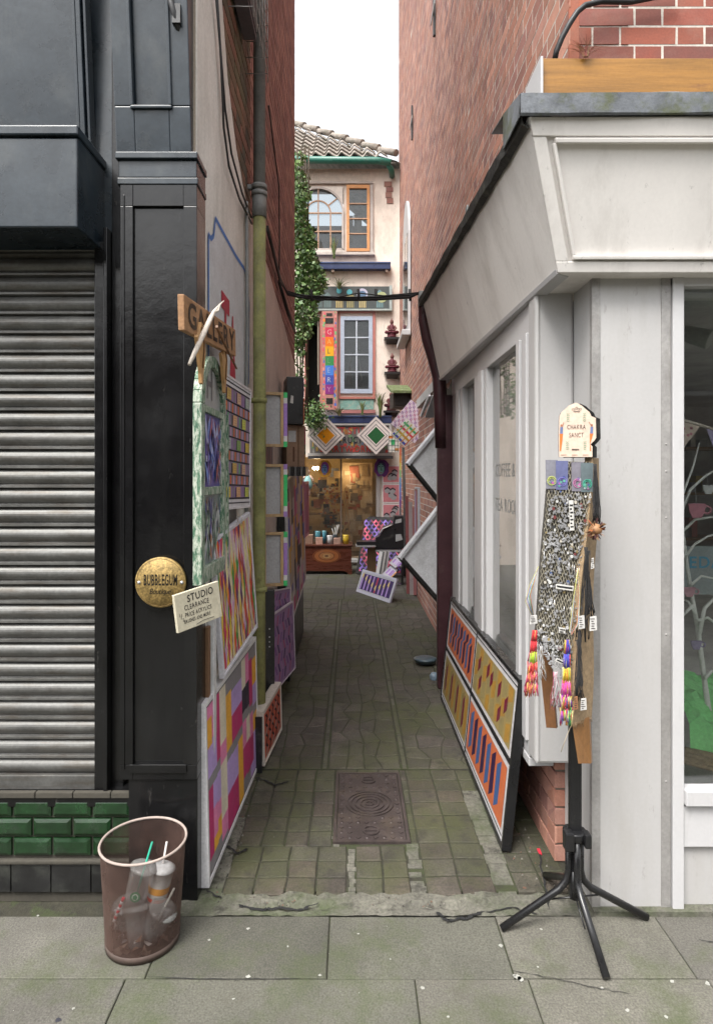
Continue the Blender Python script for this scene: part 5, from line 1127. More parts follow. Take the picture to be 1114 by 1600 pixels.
weed('wall_plant', P(566,648,11.2), 20, .26, GR, 'drooping grassy plant on the lower navy gutter under the blue window', 'plant', .22, .012)
weed('wall_plant', P(594,652,11.2), 60, .42, GR, 'fuller leafy potted plant at the right of the turquoise panel', 'plant', .22, .014)
weed('wall_plant', P(530,452,11.25), 40, .18, GR, 'tufts of green weeds on top of the long mural panel', 'plant', .5, .01)
weed('wall_plant', P(530,650,11.2), 40, .16, [(.25,.22,.12),(.15,.17,.07)], 'dry grass tufts along the lower navy gutter', 'plant', .35, .01)
# weeds at the wall foot
t = MB()
# ================================================================ LEFT WALL DISPLAY
# --- brass plaque
o = P(253,909,2.36); f = front(2.36); t = thing('brass_plaque', (o.x, 2.36-.014, o.z), 'round mottled brass plaque lettered BUBBLEGUM Boutique on the black pilaster', 'plaque')
mb = MB(); q = Fr(V((o.x,2.345,o.z)), (1,0,0), (0,0,1)); mb.lathe((0,0,0), [(0,-.016),(.094,-.016),(.095,-.002),(.093,.001),(0,.001)], 48, ax=q); mb.build('disc', M['brass'], t)
mb = MB(); mb.ring(q, 0, 0, .088, .0895, .001, .0016, (.18,.12,.05), 48)
K = (.012,.010,.008)
k_ = .128/MB().text(q, 'BUBBLEGUM', 0, 0, .058, 0, K, bold=.012)
mb.text(q, 'BUBBLEGUM', -.064+.001, -.010, .058, .0022, K, sx=k_, bold=.012)
k_ = .080/MB().text(q, 'Boutique', 0, 0, .030, 0, K, spacing=.86)
mb.text(q, 'Boutique', -.042, -.043, .030, .0022, K, sx=k_, shear=.35, spacing=.86)
mb.build('lettering', M['art'], t)
mb = MB()
for s in (-1, 1): mb.lathe(q.p(s*.080, .0, .001), [(.0065,0),(.005,.003),(0,.004)], 12, (.6,.5,.3), ax=Fr(q.p(s*.080,0,.001), (1,0,0), (0,0,1)))
mb.build('screw', M['silver'], t)
# --- green distressed window frame
bl, br = P(300,915,2.29), P(346,888,2.74)
bl = V((-.578,2.30,fz(916,2.30))); 
fl, wl_, hl = FrC(V((-.572,2.30,fz(916,2.30))), V((-.572,2.755,fz(916,2.30))), V((-.572,2.30,2.0)))
ht_ = fz(552,2.30)-fz(916,2.30)
t = thing('green_window_frame', bl, 'distressed green and white arched window frame with painted panes on the left wall', 'window frame')
W_ = .455; r_ = W_/2
mb = MB(); d0, d1 = -.012, .022
mb.box(fl, 0, .055, 0, ht_-.18, d0, d1); mb.box(fl, W_-.055, W_, 0, ht_-.18, d0, d1); mb.box(fl, .055, W_-.055, 0, .06, d0, d1)
N = 14; az_ = ht_-.18
for i in range(N):
    a, b = math.pi*i/N, math.pi*(i+1)/N
    q_ = [(r_+(r_-.055)*math.cos(a), az_+(.21-.045)*math.sin(a)), (r_+r_*math.cos(a), az_+.21*math.sin(a)), (r_+r_*math.cos(b), az_+.21*math.sin(b)), (r_+(r_-.055)*math.cos(b), az_+(.21-.045)*math.sin(b))]
    mb.hexa([fl.p(x, z, d0) for x, z in q_]+[fl.p(x, z, d1) for x, z in q_])
mb.build('frame', M['greenfr'], t, bevel=.004)
mb = MB(); z1_, z2_ = ht_*.405, ht_*.775
mb.box(fl, .055, W_-.055, z1_-.016, z1_+.016, d0, .018); mb.box(fl, .055, W_-.055, z2_-.014, z2_+.014, d0, .018)
for z0q, z1q in ((.06,z1_-.016),(z1_+.016,z2_-.014)):
    mb.box(fl, .055, .068, z0q, z1q, d0, .015); mb.box(fl, W_-.068, W_-.055, z0q, z1q, d0, .015)
mb.build('crossbar', M['greenfr'], t, bevel=.003)
def paintpane(z0, z1, base, cols, n, name, lab):
    mb = MB(); a0, a1 = .068, W_-.068; mb.box(fl, a0-.01, a1+.01, z0, z1, .0, .006, base); rr = random.Random(n)
    for i in range(n):
        cxx, czz = rr.uniform(a0+.03, a1-.03), rr.uniform(z0+.04, z1-.04); L = rr.uniform(.03,.14); an = rr.uniform(.9,2.2); wv = rr.uniform(.004,.018); dx, dz = math.cos(an)*L/2, math.sin(an)*L/2; nx_, nz_ = -math.sin(an)*wv, math.cos(an)*wv; bend = rr.uniform(-.02,.02)
        pts = [(cxx-dx,czz-dz),(cxx+nx_+bend,czz+nz_),(cxx+dx,czz+dz),(cxx-nx_+bend,czz-nz_)]
        pts = [(min(max(a, a0), a1), min(max(b, z0+.005), z1-.005)) for a, b in pts]
        mb.poly(fl, pts, .0065+i*.00008, rr.choice(cols))
    mb.build(name, M['artgloss'], t, label=lab)
paintpane(z1_+.016, z2_-.014, (.07,.06,.26), [(.10,.08,.38),(.04,.03,.16),(.22,.18,.5),(.40,.42,.62),(.05,.10,.40),(.02,.02,.06),(.45,.12,.10),(.12,.2,.5)], 110, 'painted_pane', 'blue and violet painted pane')
paintpane(.06, z1_-.016, (.16,.20,.20), [(.28,.34,.32),(.10,.10,.34),(.12,.22,.14),(.40,.44,.44),(.06,.08,.2),(.05,.10,.07),(.30,.15,.08)], 100, 'painted_pane', 'grey green and blue painted pane')
mb = MB(); mb.prism(fl, [(.06,z2_+.014),(W_-.06,z2_+.014),(W_-.06,az_)]+[(r_+(r_-.06)*math.cos(math.pi*i/10), az_+.16*math.sin(math.pi*i/10)) for i in range(1, 10)]+[(.06,az_)], .0, .006, (.30,.31,.31)); mb.text(fl, 'H', .14, z2_+.05, .17, .0075, (.10,.10,.11), sx=.9, bold=.02); mb.build('arched_pane', M['artgloss'], t)
mb = MB(); mb.box(fl, W_+.002, W_+.012, 0, az_, -.012, .03); mb.build('side_strip', M['greenfr'], t)
# hands shaped wooden cutouts holding the plank
def handcut(px, py0, py1, Yc, label):
    o = V((-.535, Yc, fz(py0, Yc))); f = Fr(o, (0,1,0), (0,0,1)); H_ = fz(py0,Yc)-fz(py1,Yc)
    s = H_/.30; pts = [(-.012,0),(.012,0),(.022,-.05),(.030,-.09),(.034,-.13),(.026,-.19),(.016,-.24),(.008,-.30),(-.004,-.296),(-.008,-.25),(-.020,-.20),(-.034,-.13),(-.046,-.09),(-.040,-.075),(-.028,-.095),(-.020,-.06)]
    t = thing('wooden_hand', o, label, 'wooden cutout', 'wooden cutouts propping the plank')
    mb = MB(); mb.prism(f, [(a*1.5, b*s) for a, b in pts][::-1], -.006, .006, (.42,.24,.10)); mb.build('cutout', M['col'], t)
    mb = MB(); mb.tube([f.p(-.01,-.02*s,.008), f.p(.02,-.10*s,.009), f.p(.0,-.22*s,.008)], .003, 5, (.16,.08,.03)); mb.build('finger_line', M['col'], t)
handcut(315, 505, 600, 2.22, 'pale wooden hand shaped cutout under the near end of the gallery plank')
handcut(354, 535, 614, 2.62, 'pale wooden hand shaped cutout under the far end of the gallery plank')
# GALLERY plank
A_, B_, D_ = V(((289-VX)/FP*2.05,2.05,fz(516,2.05))), V(((369-VX)/FP*2.78,2.78,fz(557,2.78))), V(((289-VX)/FP*2.05,2.05,fz(460,2.05)))
f, w_, h_ = FrC(A_, B_, D_)
t = thing('gallery_plank', A_, 'weathered wooden plank lettered GALLERY nailed at the alley corner', 'sign')
mb = MB(); mb.box(f, 0, w_, 0, h_, -.022, 0); mb.build('plank', M['plank'], t, bevel=.003)
mb = MB(); mb.text(f, 'GALLERY', .035, .020, h_*1.02, .0015, (.035,.022,.015), sx=w_*.93/(MB().text(f, 'GALLERY', 0, 0, h_*1.02, 0, K, bold=.02)), bold=.02); mb.build('lettering', M['art'], t)
st = thing('driftwood_stick', P(298,568,2.1), 'pale bare stick leaning across the gallery plank', 'stick')
mb = MB(); mb.tube([P(296,570,2.12), P(306,548,2.15), P(318,522,2.18), P(328,500,2.24), P(334,488,2.30), P(342,478,2.36), P(350,470,2.42)], [.006,.009,.010,.009,.007,.004,.002], 8, (.50,.44,.38)); mb.tube([P(334,488,2.30), P(341,486,2.32), P(344,476,2.34)], [.005,.004,.002], 6, (.45,.4,.34)); mb.build('stick', M['col'], st)
st = thing('paint_brush', P(368,574,2.7), 'thin brown stick crossing the far end of the gallery plank', 'stick')
mb = MB(); mb.tube([P(339,510,2.35), P(350,535,2.45), P(370,576,2.62)], [.006,.005,.004], 7, (.30,.16,.06)); mb.build('stick', M['wood'], st)
# STUDIO clearance sign
A_, B_, D_ = P(279,990,2.17), P(348,963,2.33), P(277,929,2.17)
f, w_, h_ = FrC(A_, B_, D_)
t = thing('clearance_sign', A_, 'cream hand lettered STUDIO CLEARANCE board jutting from the corner', 'sign')
CR = (.50,.46,.35)
mb = MB(); mb.box(f, 0, w_, 0, h_, -.012, 0, CR); mb.build('board', M['art'], t, bevel=.002)
mb = MB(); IK = (.02,.018,.02)
def fit(s, size, target): return target/MB().text(f, s, 0, 0, size, 0, K)
def ctext(s, y, size, sx, x=None, jt=.05, bold=.0):
    wd = MB().text(f, s, 0, 0, size, 0, IK, sx=sx, bold=bold); mb.text(f, s, (w_-wd)/2 if x is None else x, y, size, .0012, IK, sx=sx, bold=bold, jit=jt)
ctext('STUDIO', h_*.72, .036, .85, bold=.012, x=.052); ctext('CLEARANCE', h_*.52, .025, .70, x=.036, bold=.012); ctext('PRICE ACRYLICS', h_*.34, .021, .68, x=.036, bold=.012); ctext('BRUSHES AND MORE', h_*.18, .018, .62, x=.030, bold=.012); mb.text(f, '1', .010, h_*.40, .016, .0012, IK); mb.text(f, '/', .017, h_*.33, .026, .0012, IK); mb.text(f, '2', .024, h_*.26, .016, .0012, IK)
mb.tube([f.p(w_*.40,h_*.06,.001), f.p(w_*.55,h_*.10,.001), f.p(w_*.80,h_*.09,.001)], .0008, 4, IK)
mb.build('lettering', M['art'], t)
# --- note board
A_, B_, D_ = P(347,797,2.72), P(391,790,3.20), P(347,580,2.72)
A_ = V((-.558,2.72,fz(797,2.72))); B_ = V((-.520,3.20,fz(793,3.20))); D_ = V((-.558,2.72,fz(580,2.72)))
def dr_grid(m, f, w_, h_):
    K = (.02,.018,.03); cols = [(.30,.22,.32),(.24,.22,.23),(.10,.36,.17),(.50,.14,.06),(.34,.24,.36),(.27,.25,.26),(.22,.20,.30)]
    m.box(f, .025, w_-.02, .045, h_-.045, 0, .0008, (.23,.215,.23)); rows = [1.25,1,1.25,1,1.25,1,1.25,1,1.35]; tot = sum(rows); z = .05; LI, GY, PK, OG, GE = (.27,.17,.31), (.21,.20,.215), (.46,.28,.44), (.55,.13,.05), (.14,.38,.20)
    NC = [(.55,.42,.07),(.55,.32,.18),(.48,.5,.10),(.50,.33,.10),(.5,.32,.22),(.34,.38,.35),(.2,.32,.10)]; q = 0
    for r_, rh_ in enumerate(rows):
        hh = rh_/tot*(h_-.10); m.box(f, .025, w_-.02, z-.0035, z+.0035, .0010, .0018, K); n = 17; cw = (w_-.05)/n
        for k in range(n):
            c = (LI, GY, LI, GE if (r_//2) % 2 else LI)[(k+r_) % 4] if r_ % 2 == 0 else (GY, PK, GY, OG)[(k+r_//2) % 4]
            m.poly(f, [(.026+k*cw,z+.004),(.026+(k+.86)*cw,z+.004),(.026+(k+.86)*cw,z+hh-.004),(.026+k*cw,z+hh-.004)], .0012, c)
            m.poly(f, [(.026+(k+.9)*cw,z+.004),(.026+(k+.97)*cw,z+.004),(.026+(k+.97)*cw,z+hh-.004),(.026+(k+.9)*cw,z+hh-.004)], .0012, K)
        if r_ % 2 == 0:
            for k in ((.01,.42,.80) if (r_//2) % 2 == 0 else (.25,.64)):
                x = .03+k*(w_-.06); zz = z+hh*.12; m.box(f, x-.008, x, zz, zz+hh*.72, .0015, .004, (.05,.03,.05)); m.box(f, x, x+.062, zz-.002, zz+hh*.74, .003, .006, NC[q % 7]); q += 1
                for l in range(3): m.box(f, x+.014, x+.048, zz+hh*(.18+.18*l), zz+hh*(.18+.18*l)+.0014, .0061, .0066, (.22,.14,.08))
        z += hh
    m.box(f, .025, w_-.02, z-.0035, z+.0035, .0010, .0018, K)
    for zz in (.026, h_-.030): m.box(f, .012, w_-.012, zz, zz+.005, .001, .002, K)
t, f, w_, h_ = smallframe('note_board', A_, B_, D_, 'tall gridded board of lilac, grey and orange squares with sticky notes, above the zigzag painting', 'painting', (.55,.53,.55), (.58,.56,.58), dr_grid, bw=.012, th=.015)
# --- zigzag wave painting
A_ = V((-.545,2.66,fz(1061,2.66))); B_ = V((-.485,3.22,fz(980,3.22))); D_ = V((-.562,2.66,fz(836,2.66)))
def dr_wave(m, f, w_, h_):
    cols = [(.55,.08,.04),(.62,.42,.05),(.50,.30,.45),(.10,.04,.12),(.06,.25,.06),(.58,.48,.40),(.45,.05,.10),(.60,.25,.05),(.62,.56,.30)]
    a0, a1, b0, b1 = .028, w_-.02, .028, h_-.02; n, sg = 30, 7; cw_, rh = (a1-a0)/n, (b1-b0)/sg
    m.box(f, a0, a1, b0, b1, 0, .0006, (.5,.42,.4))
    for k in range(-1, n+1):
        for s in range(-1, sg+1):
            x = a0+cw_*(k+.5)+.012*math.sin(s*2.1+k*.3); z = b0+rh*(s+.5+(.5 if k % 2 else 0)); l = .010*math.sin(k*.7+s)
            cpoly(m, f, [(x-l*.6,z-rh*1.0),(x+cw_*.75+l,z-rh*.15),(x+cw_*.5,z+rh*.25),(x+l,z+rh*1.0),(x-cw_*.7-l*.5,z+rh*.1),(x-cw_*.6,z-rh*.3)], (a0,a1,b0,b1), .0010+((k*7+s*3)%11)*.00005+(k%2)*.0006, cols[(k*2+s*4+(k*s)//5) % 9])
smallframe('wave_painting', A_, B_, D_, 'white framed painting of dense rainbow zigzag flames under the note board', 'painting', (.52,.51,.55), (.58,.57,.6), dr_wave, bw=.014, th=.018)
tag((lambda m: (m.tube([P(372,816,2.9), P(371,808,2.9), P(376,804,2.9), P(379,812,2.9), P(376,822,2.9)], .0022, 6, (.45,.42,.38)), m.build('hanging_string', M['thread']))[1])(MB()), 'loop of pale string tied on top of the zigzag flame painting', 'string')
# --- large patchwork painting
A_ = V((-.556,2.43,.006)); B_ = V((-.515,3.46,.006)); D_ = V((-.572,2.43,fz(1100,2.43)))
def dr_patch(m, f, w_, h_):
    m.box(f, .022, w_-.018, .022, h_-.02, 0, .0006, (.24,.23,.25)); K = (.02,.02,.02)
    a0, a1, b0, b1 = .030, w_-.024, .030, h_-.028
    m.box(f, a0-.004, a1+.004, b0-.004, b0-.001, .0007, .0012, K); m.box(f, a0-.004, a1+.004, b1+.001, b1+.004, .0007, .0012, K)
    cols = {'m':(.42,.04,.14),'p':(.62,.20,.36),'l':(.40,.29,.56),'o':(.66,.34,.05),'c':(.58,.53,.42),'g':(.22,.21,.22),'k':(.04,.03,.05),'r':(.38,.02,.07)}
    def um(x): q = (x-92)/253; return q/(1.35*(1-q)+q)
    def vm(x, y): q = (x-92)/253; yb, yt = 1450-650*q, 490-400*q; return (yb-y)/(yb-yt)
    table = [(92,115,[(460,'p'),(545,'o'),(710,'l'),(880,'g'),(945,'m'),(1345,'g')]),(115,137,[(430,'p'),(640,'l'),(835,'g'),(900,'l'),(1045,'p'),(1215,'o'),(1290,'g')]),
     (137,155,[(405,'m'),(785,'g'),(850,'l'),(1015,'p'),(1110,'o'),(1230,'g')]),(155,187,[(365,'c'),(680,'p'),(790,'c'),(1100,'p'),(1220,'g')]),(187,215,[(320,'g'),(395,'o'),(720,'g'),(775,'l'),(965,'m')]),
     (215,245,[(280,'g'),(365,'l'),(505,'m'),(660,'g'),(720,'l'),(900,'m')]),(245,270,[(245,'g'),(320,'l'),(455,'m'),(600,'g'),(655,'o')]),(270,290,[(205,'c'),(365,'k'),(500,'g'),(555,'p'),(705,'m'),(880,'g')]),
     (290,308,[(175,'p'),(325,'k'),(470,'g'),(525,'c'),(665,'m'),(850,'g')]),(308,325,[(150,'g'),(190,'m'),(460,'g'),(505,'p'),(640,'m'),(800,'l')]),(325,345,[(120,'g'),(180,'o'),(330,'l'),(450,'g'),(500,'o'),(600,'l')])]
    for n_, (xa, xb, rows) in enumerate(table):
        ua, ub = a0+(a1-a0)*um(xa), a0+(a1-a0)*um(xb); xm = (xa+xb)/2; vs_ = [min(1, max(0, vm(xm, y))) for y, _ in rows]+[0]; vs_[0] = 1
        for k, (_, ch) in enumerate(rows): m.poly(f, [(ua,b0+(b1-b0)*vs_[k+1]),(ub,b0+(b1-b0)*vs_[k+1]),(ub,b0+(b1-b0)*vs_[k]),(ua,b0+(b1-b0)*vs_[k])], .0014, cols[ch])
smallframe('patchwork_painting', A_, B_, D_, 'large white framed patchwork painting of pink, lilac and orange blocks standing on the paving', 'painting', (.60,.59,.60), (.58,.57,.6), dr_patch, bw=.020, th=.034)
# --- small chevron picture
A_ = V((-.478,3.42,.02)); B_ = V((-.438,3.92,.02)); D_ = V((-.486,3.42,fz(1112,3.42)))
def dr_chev(m, f, w_, h_):
    m.box(f, .03, w_-.03, .03, h_-.03, 0, .0008, (.45,.10,.06)); 
    for i in range(5):
        for k in range(4):
            a = .04+i*(w_-.09)/5; b = .04+k*(h_-.08)/4; h2 = (h_-.08)/4; m.poly(f, [(a,b),(a+.045,b+h2*.55),(a+.075,b+h2*.5),(a+.03,b-.002)], .0016+k*.0001, (.02,.015,.02) if (i+k) % 2 else (.28,.26,.24)); m.poly(f, [(a+.045,b+h2*.55),(a+.01,b+h2*.98),(a+.045,b+h2*.98),(a+.075,b+h2*.5)], .0017+k*.0001, (.02,.015,.02))
smallframe('chevron_picture', A_, B_, D_, 'small red and black chevron picture on the ground beyond the drainpipe', 'picture', (.50,.45,.40), (.5,.45,.4), dr_chev, bw=.012, th=.05)
tag((lambda m: (m.box(Fr(V((-.53,3.40,.0))), 0, .045, 0, .30, 0, .012, (.015,.015,.016)), m.build('black_board_edge', M['artgloss']))[1])(MB()), 'narrow black board standing between the drainpipe and the chevron picture', 'board')
# --- purple wave pictures and black board beyond the pipe
def dr_pw(m, f, w_, h_):
    for k in range(9):
        a = .02+k*(w_-.04)/9
        for s in range(7):
            z0 = .03+s*(h_-.06)/7; hh = (h_-.06)/7; dx = .02*(1 if s % 2 else -1)
            m.poly(f, [(max(.012,a+dx),z0),(a+.035+dx,z0),(a+.035-dx,z0+hh),(max(.012,a-dx),z0+hh)], .0008+k*.00003, [(.22,.10,.30),(.07,.03,.12),(.38,.20,.42),(.40,.10,.22)][(k+s*2) % 4])
smallframe('purple_wave_picture', V((-.575,4.0,.50)), V((-.470,4.75,.40)), V((-.58,4.0,.86)), 'tall purple wavy picture hanging behind the drainpipe below the stretchers', 'picture', (.55,.5,.55), (.3,.2,.35), dr_pw, bw=.008)
smallframe('purple_wave_picture', V((-.52,3.95,.20)), V((-.425,4.72,.16)), V((-.545,3.95,.70)), 'lower purple wavy picture leaning in front, just above the chevron picture', 'picture', (.5,.45,.5), (.3,.2,.35), dr_pw, bw=.008)
t = thing('black_portfolio', (-.55,3.9,0), 'upright black portfolio case with round holes between the pipe and the purple pictures', 'portfolio')
mb = MB(); f = Fr(V((-.575,3.86,0)), (1,.25,0), (0,0,1)); mb.box(f, .0, .035, .22, .86, -.05, 0, (.10,.05,.03)); mb.box(f, .037, .10, .16, .90, -.06, .0, (.018,.017,.018)); mb.build('case', M['artgloss'], t, bevel=.003)
mb = MB()
for z in (.55,.58,.61,.66): mb.disc(f, .068, z, .005, .001, (.4,.4,.4), 8)
mb.build('eyelet', M['art'], t)
# --- stretcher canvases seen from behind
def stretcher(py0, py1, Yc, label, cols, src=None):
    o = V((fx(414,Yc), Yc, fz(py1,Yc))); w_ = (fx(443,Yc)-fx(414,Yc)); h_ = fz(py0,Yc)-fz(py1,Yc)
    t = thing('stretched_canvas', o, label, 'canvas', 'canvases hung edge on along the left wall')
    f = Fr(o, (1,.30,0), (0,0,1)); w_ *= 1.02; bw = .018
    mb = MB(); mb.box(f, 0, w_, 0, bw, -.018, 0); mb.box(f, 0, w_, h_-bw, h_, -.018, 0); mb.box(f, w_-bw, w_, bw, h_-bw, -.018, 0); mb.box(f, 0, .008, bw, h_-bw, -.018, 0); mb.build('stretcher_bars', M['rawwood'], t, bevel=.0015)
    mb = MB(); mb.box(f, .004, w_-.004, .004, h_-.004, -.022, -.0185); mb.build('canvas_back', M['canvasback'], t)
    mb = MB(); z = 0; tot = sum(c[0] for c in cols)
    for hh, c in cols: mb.box(f, w_+.001, w_+.024, z, z+hh/tot*h_, -.026, .001, c); z += hh/tot*h_
    mb.build('painted_edge', M['art'], t); return t
GN, PU, WT, KK = (.06,.50,.16), (.34,.20,.50), (.6,.58,.58), (.03,.03,.03)
stretcher(612, 698, 3.95, 'topmost of three canvases hung edge on past the drainpipe, with green tipped purple edge', [(1,GN),(1,WT),(6,PU),(1,WT),(1,GN)])
stretcher(725, 808, 3.95, 'middle one of three canvases hung edge on past the drainpipe, with purple tipped green edge', [(1,PU),(1,WT),(6,GN),(1,WT),(1,PU)])
stretcher(832, 917, 3.95, 'lowest of three canvases hung edge on past the drainpipe, above the purple wavy pictures', [(1,GN),(1,WT),(6,PU),(1,WT),(1,GN)])
mb = MB()
for k in range(7): mb.box(leftw(-.565), 3.80+k*.09, 3.87+k*.09, fz(740,3.9), fz(690,3.9), 0, .01, (.17+.04*(k%2),.13,.13))
tag(mb.build('slatted_crate_side', M['col']), 'brown slats showing between the top and middle edge on canvases', 'slats')
# --- long patchwork rack
t = thing('display_plinth', (-.55,5.6,0), 'long black plinth carrying the tall strip patterned painting on the left', 'plinth')
mb = MB(); mb.hexa([V((-.58,4.9,0)), V((-.485,4.9,0)), V((-.50,6.5,0)), V((-.58,6.5,0)), V((-.58,4.9,.40)), V((-.495,4.9,.40)), V((-.505,6.5,.53)), V((-.58,6.5,.53))], (.012,.012,.014)); mb.box(W0, -.582, -.52, 4.92, 6.5, .53, 1.70, (.02,.02,.02)); mb.build('body', M['artgloss'], t)
def dr_mond(m, f, w_, h_):
    m.box(f, .02, w_-.02, .02, h_-.02, 0, .0008, (.33,.29,.27)); cols = [(.45,.06,.18),(.46,.37,.27),(.16,.13,.30),(.40,.34,.30),(.52,.22,.30),(.07,.10,.40),(.03,.03,.03),(.5,.47,.45),(.58,.34,.06),(.25,.22,.18)]
    n = 11
    for k in range(n):
        a = .03+k*(w_-.06)/n; z = .03
        while z < h_-.08:
            hh = random.uniform(.05,.28); m.box(f, a+.003, a+(w_-.06)/n-.006, z, min(z+hh, h_-.03), .001, .002, random.choice(cols)); z += hh+.012
smallframe('strip_painting', V((-.488,4.98,.41)), V((-.475,6.45,.545)), V((-.510,4.98,fz(746,4.98))), 'big painting of many narrow coloured strips standing on the black plinth', 'painting', (.45,.43,.44), (.2,.17,.17), dr_mond, bw=.02, th=.02)
t = thing('box_file', (-.45,5.1,1.58), 'row of black and grey ridged files on top of the strip painting', 'files')
mb = MB()
for k in range(6): mb.box(front(4.98), -.505+k*.024, -.487+k*.024, 1.605, fz(737,4.98)+.04, -.3, 0, (.02,.02,.022) if k % 2 else (.12,.12,.12))
mb.build('spines', M['artgloss'], t)
o = V((fx(448,5.05),5.05,fz(733,5.05)))
t = thing('cardboard_box', o, 'brown cardboard box with a white paper label under the black case', 'box')
f = Fr(o, (1,.25,0), (0,0,1)); mb = MB(); mb.box(f, 0, .15, 0, fz(664,5.05)-fz(733,5.05), -.3, 0, (.22,.13,.08)); mb.build('carton', M['col'], t, bevel=.003)
mb = MB(); mb.box(f, .015, .075, .22, .31, 0, .001, (.42,.42,.42)); mb.box(f, .09, .10, .02, .34, 0, .001, (.12,.07,.04)); mb.box(f, .05, .065, .06, .18, 0, .0012, (.10,.05,.03)); mb.text(f, '1', .03, .07, .10, .0015, (.1,.05,.03)); mb.build('label', M['art'], t)
mb = MB(); fs_ = Fr(f.p(.151,0,0), (-.25,1,0), (0,0,1))
for a, b, c, d, cc_ in [(0,.13,.20,.34,(.3,.03,.08)),(.13,.28,.10,.30,(.06,.17,.14)),(0,.16,.0,.12,(.45,.22,.04)),(.16,.29,0,.10,(.25,.04,.03)),(.0,.12,.12,.20,(.05,.08,.05))]: mb.box(fs_, a, b, c, d, -.003, .004, cc_)
mb.build('painted_side', M['art'], t)
o = V((fx(449,5.05),5.0,fz(664,5.05)+.003))
t = thing('black_case', o, 'tall black case with a white sticker stacked on the cardboard box', 'case')
f = Fr(o, (1,.2,0), (0,0,1)); mb = MB(); mb.box(f, .0, .135, 0, .38, -.28, 0, (.014,.014,.015)); mb.build('body', M['artgloss'], t, bevel=.005)
mb = MB(); mb.prism(f, [(.028,.17),(.052,.165),(.055,.225),(.036,.23)], 0, .001, (.5,.5,.48)); mb.disc(f, .06, .29, .012, .001, (.05,.05,.05), 8); mb.build('sticker', M['art'], t)
mb = MB(); fs_ = Fr(f.p(.136,0,0), (-.2,1,0), (0,0,1)); mb.box(fs_, 0, .27, .22, .37, -.002, .004, (.16,.08,.16)); mb.box(fs_, 0, .27, .0, .21, -.002, .005, (.33,.07,.03)); mb.build('painted_side', M['art'], t)
smallframe('red_edge_picture', V((-.50,6.6,.95)), V((-.49,7.1,.95)), V((-.50,6.6,1.55)), 'slim crimson edged picture beyond the end of the strip painting', 'picture', (.35,.08,.14), (.3,.1,.15), dr_small, bw=.03)
# ================================================================ RIGHT WALL DISPLAY
A_ = V((.640,4.53,.006)); B_ = V((.642,2.67,.006)); D_ = V((.716,4.53,.735))
f, w_, h_ = FrC(A_, B_, D_); t = thing('four_panel_painting', A_, 'long black framed painting of four orange and ochre panels leaning under the shop windows', 'painting')
BK = (.014,.014,.016)
mb = MB(); bw = .020
mb.box(f, 0, w_, 0, bw, -.035, .006, BK); mb.box(f, 0, w_, h_-bw, h_, -.035, .006, BK); mb.box(f, 0, bw, bw, h_-bw, -.035, .006, BK); mb.box(f, w_-bw, w_, bw, h_-bw, -.035, .006, BK); mb.build('frame', M['blackmetal'], t, bevel=.002)
mb = MB(); WB = (.50,.49,.50); mb.box(f, bw, w_-bw, bw, h_-bw, -.033, 0, WB)
mx_, mz_ = w_*.51, h_*.50
mb.box(f, mx_-.010, mx_+.010, bw, h_-bw, .0, .0016, BK); mb.box(f, bw, w_-bw, mz_-.013, mz_+.013, .0, .0019, BK)
mb.box(f, bw+.02, w_-.05, .036, .042, 0, .001, BK); mb.box(f, bw+.02, w_-.03, h_-.046, h_-.040, 0, .001, BK)
OR, OC, BL, DP, MR, YO = (.46,.12,.045), (.28,.21,.08), (.04,.09,.22), (.03,.012,.045), (.13,.012,.03), (.32,.18,.035)
def pan(a0, a1, b0, b1, base, kind):
    mb.poly(f, [(a0,b0),(a1,b0),(a1,b1),(a0,b1)], .0022, base); W2 = a1-a0; H2 = b1-b0; bx = (a0, a1, b0, b1)
    def bar(x, s, z0, z1, c, col, sl): cpoly(mb, f, [(x,z0),(x+s,z0+sl),(x+s,z1),(x,z1-sl)], bx, c, col)
    if kind == 0:
        for k in range(7): bar(a0+W2*(k+.45)/8, W2*.085, b0+H2*.07, b1-H2*(.05), .0026, (BL, DP)[k % 2], H2*.16)
    elif kind == 1:
        for k in range(8):
            x = a0+W2*(k+.4)/9; m_ = b0+H2*(.30+.055*k); bar(x, W2*.078, m_, b1-H2*.06, .0026, (DP, BL)[k % 2], H2*.12); bar(x+W2*.040, W2*.066, b0+H2*.07, m_+H2*.12, .0028, (BL, DP)[k % 2], H2*.12)
    elif kind == 2:
        for k in range(8): bar(a0+W2*(k+.2)/8, W2*.085, b0+H2*.04, b1-H2*.04, .0026, YO if k % 2 else (.22,.17,.06), H2*.14)
        for k in (0.6,2.6,4.6,6.6): bar(a0+W2*k/8, W2*.055, b0+H2*.10, b1-H2*.10, .003, MR, H2*.16)
    else:
        for k in range(8):
            for q in range(3): bar(a0+W2*(k+.1)/8, W2*.09, b0+H2*(-.05+.34*q+.05*(k%3)), b0+H2*(.36+.34*q+.05*(k%3)), .0026+.0001*q, YO if (k+q) % 2 else (.24,.19,.08), H2*.10)
        for k, q in [(.9,.45),(1.4,.12),(2.9,.55),(3.7,.48),(5.3,.50),(5.6,.10),(6.6,.4)]: bar(a0+W2*k/8, W2*.062, b0+H2*q, b0+H2*(q+.38), .0032, MR, H2*.14)
g_ = .028
pan(bw+.045, mx_-g_, mz_+g_+.01, h_-.065, OR, 1); pan(mx_+g_, w_-.06, mz_+g_+.01, h_-.065, OC, 3)
pan(bw+.045, mx_-g_, .062, mz_-g_-.01, OC, 2); pan(mx_+g_, w_-.06, .062, mz_-g_-.01, OR, 0)
mb.build('painting', M['art'], t)
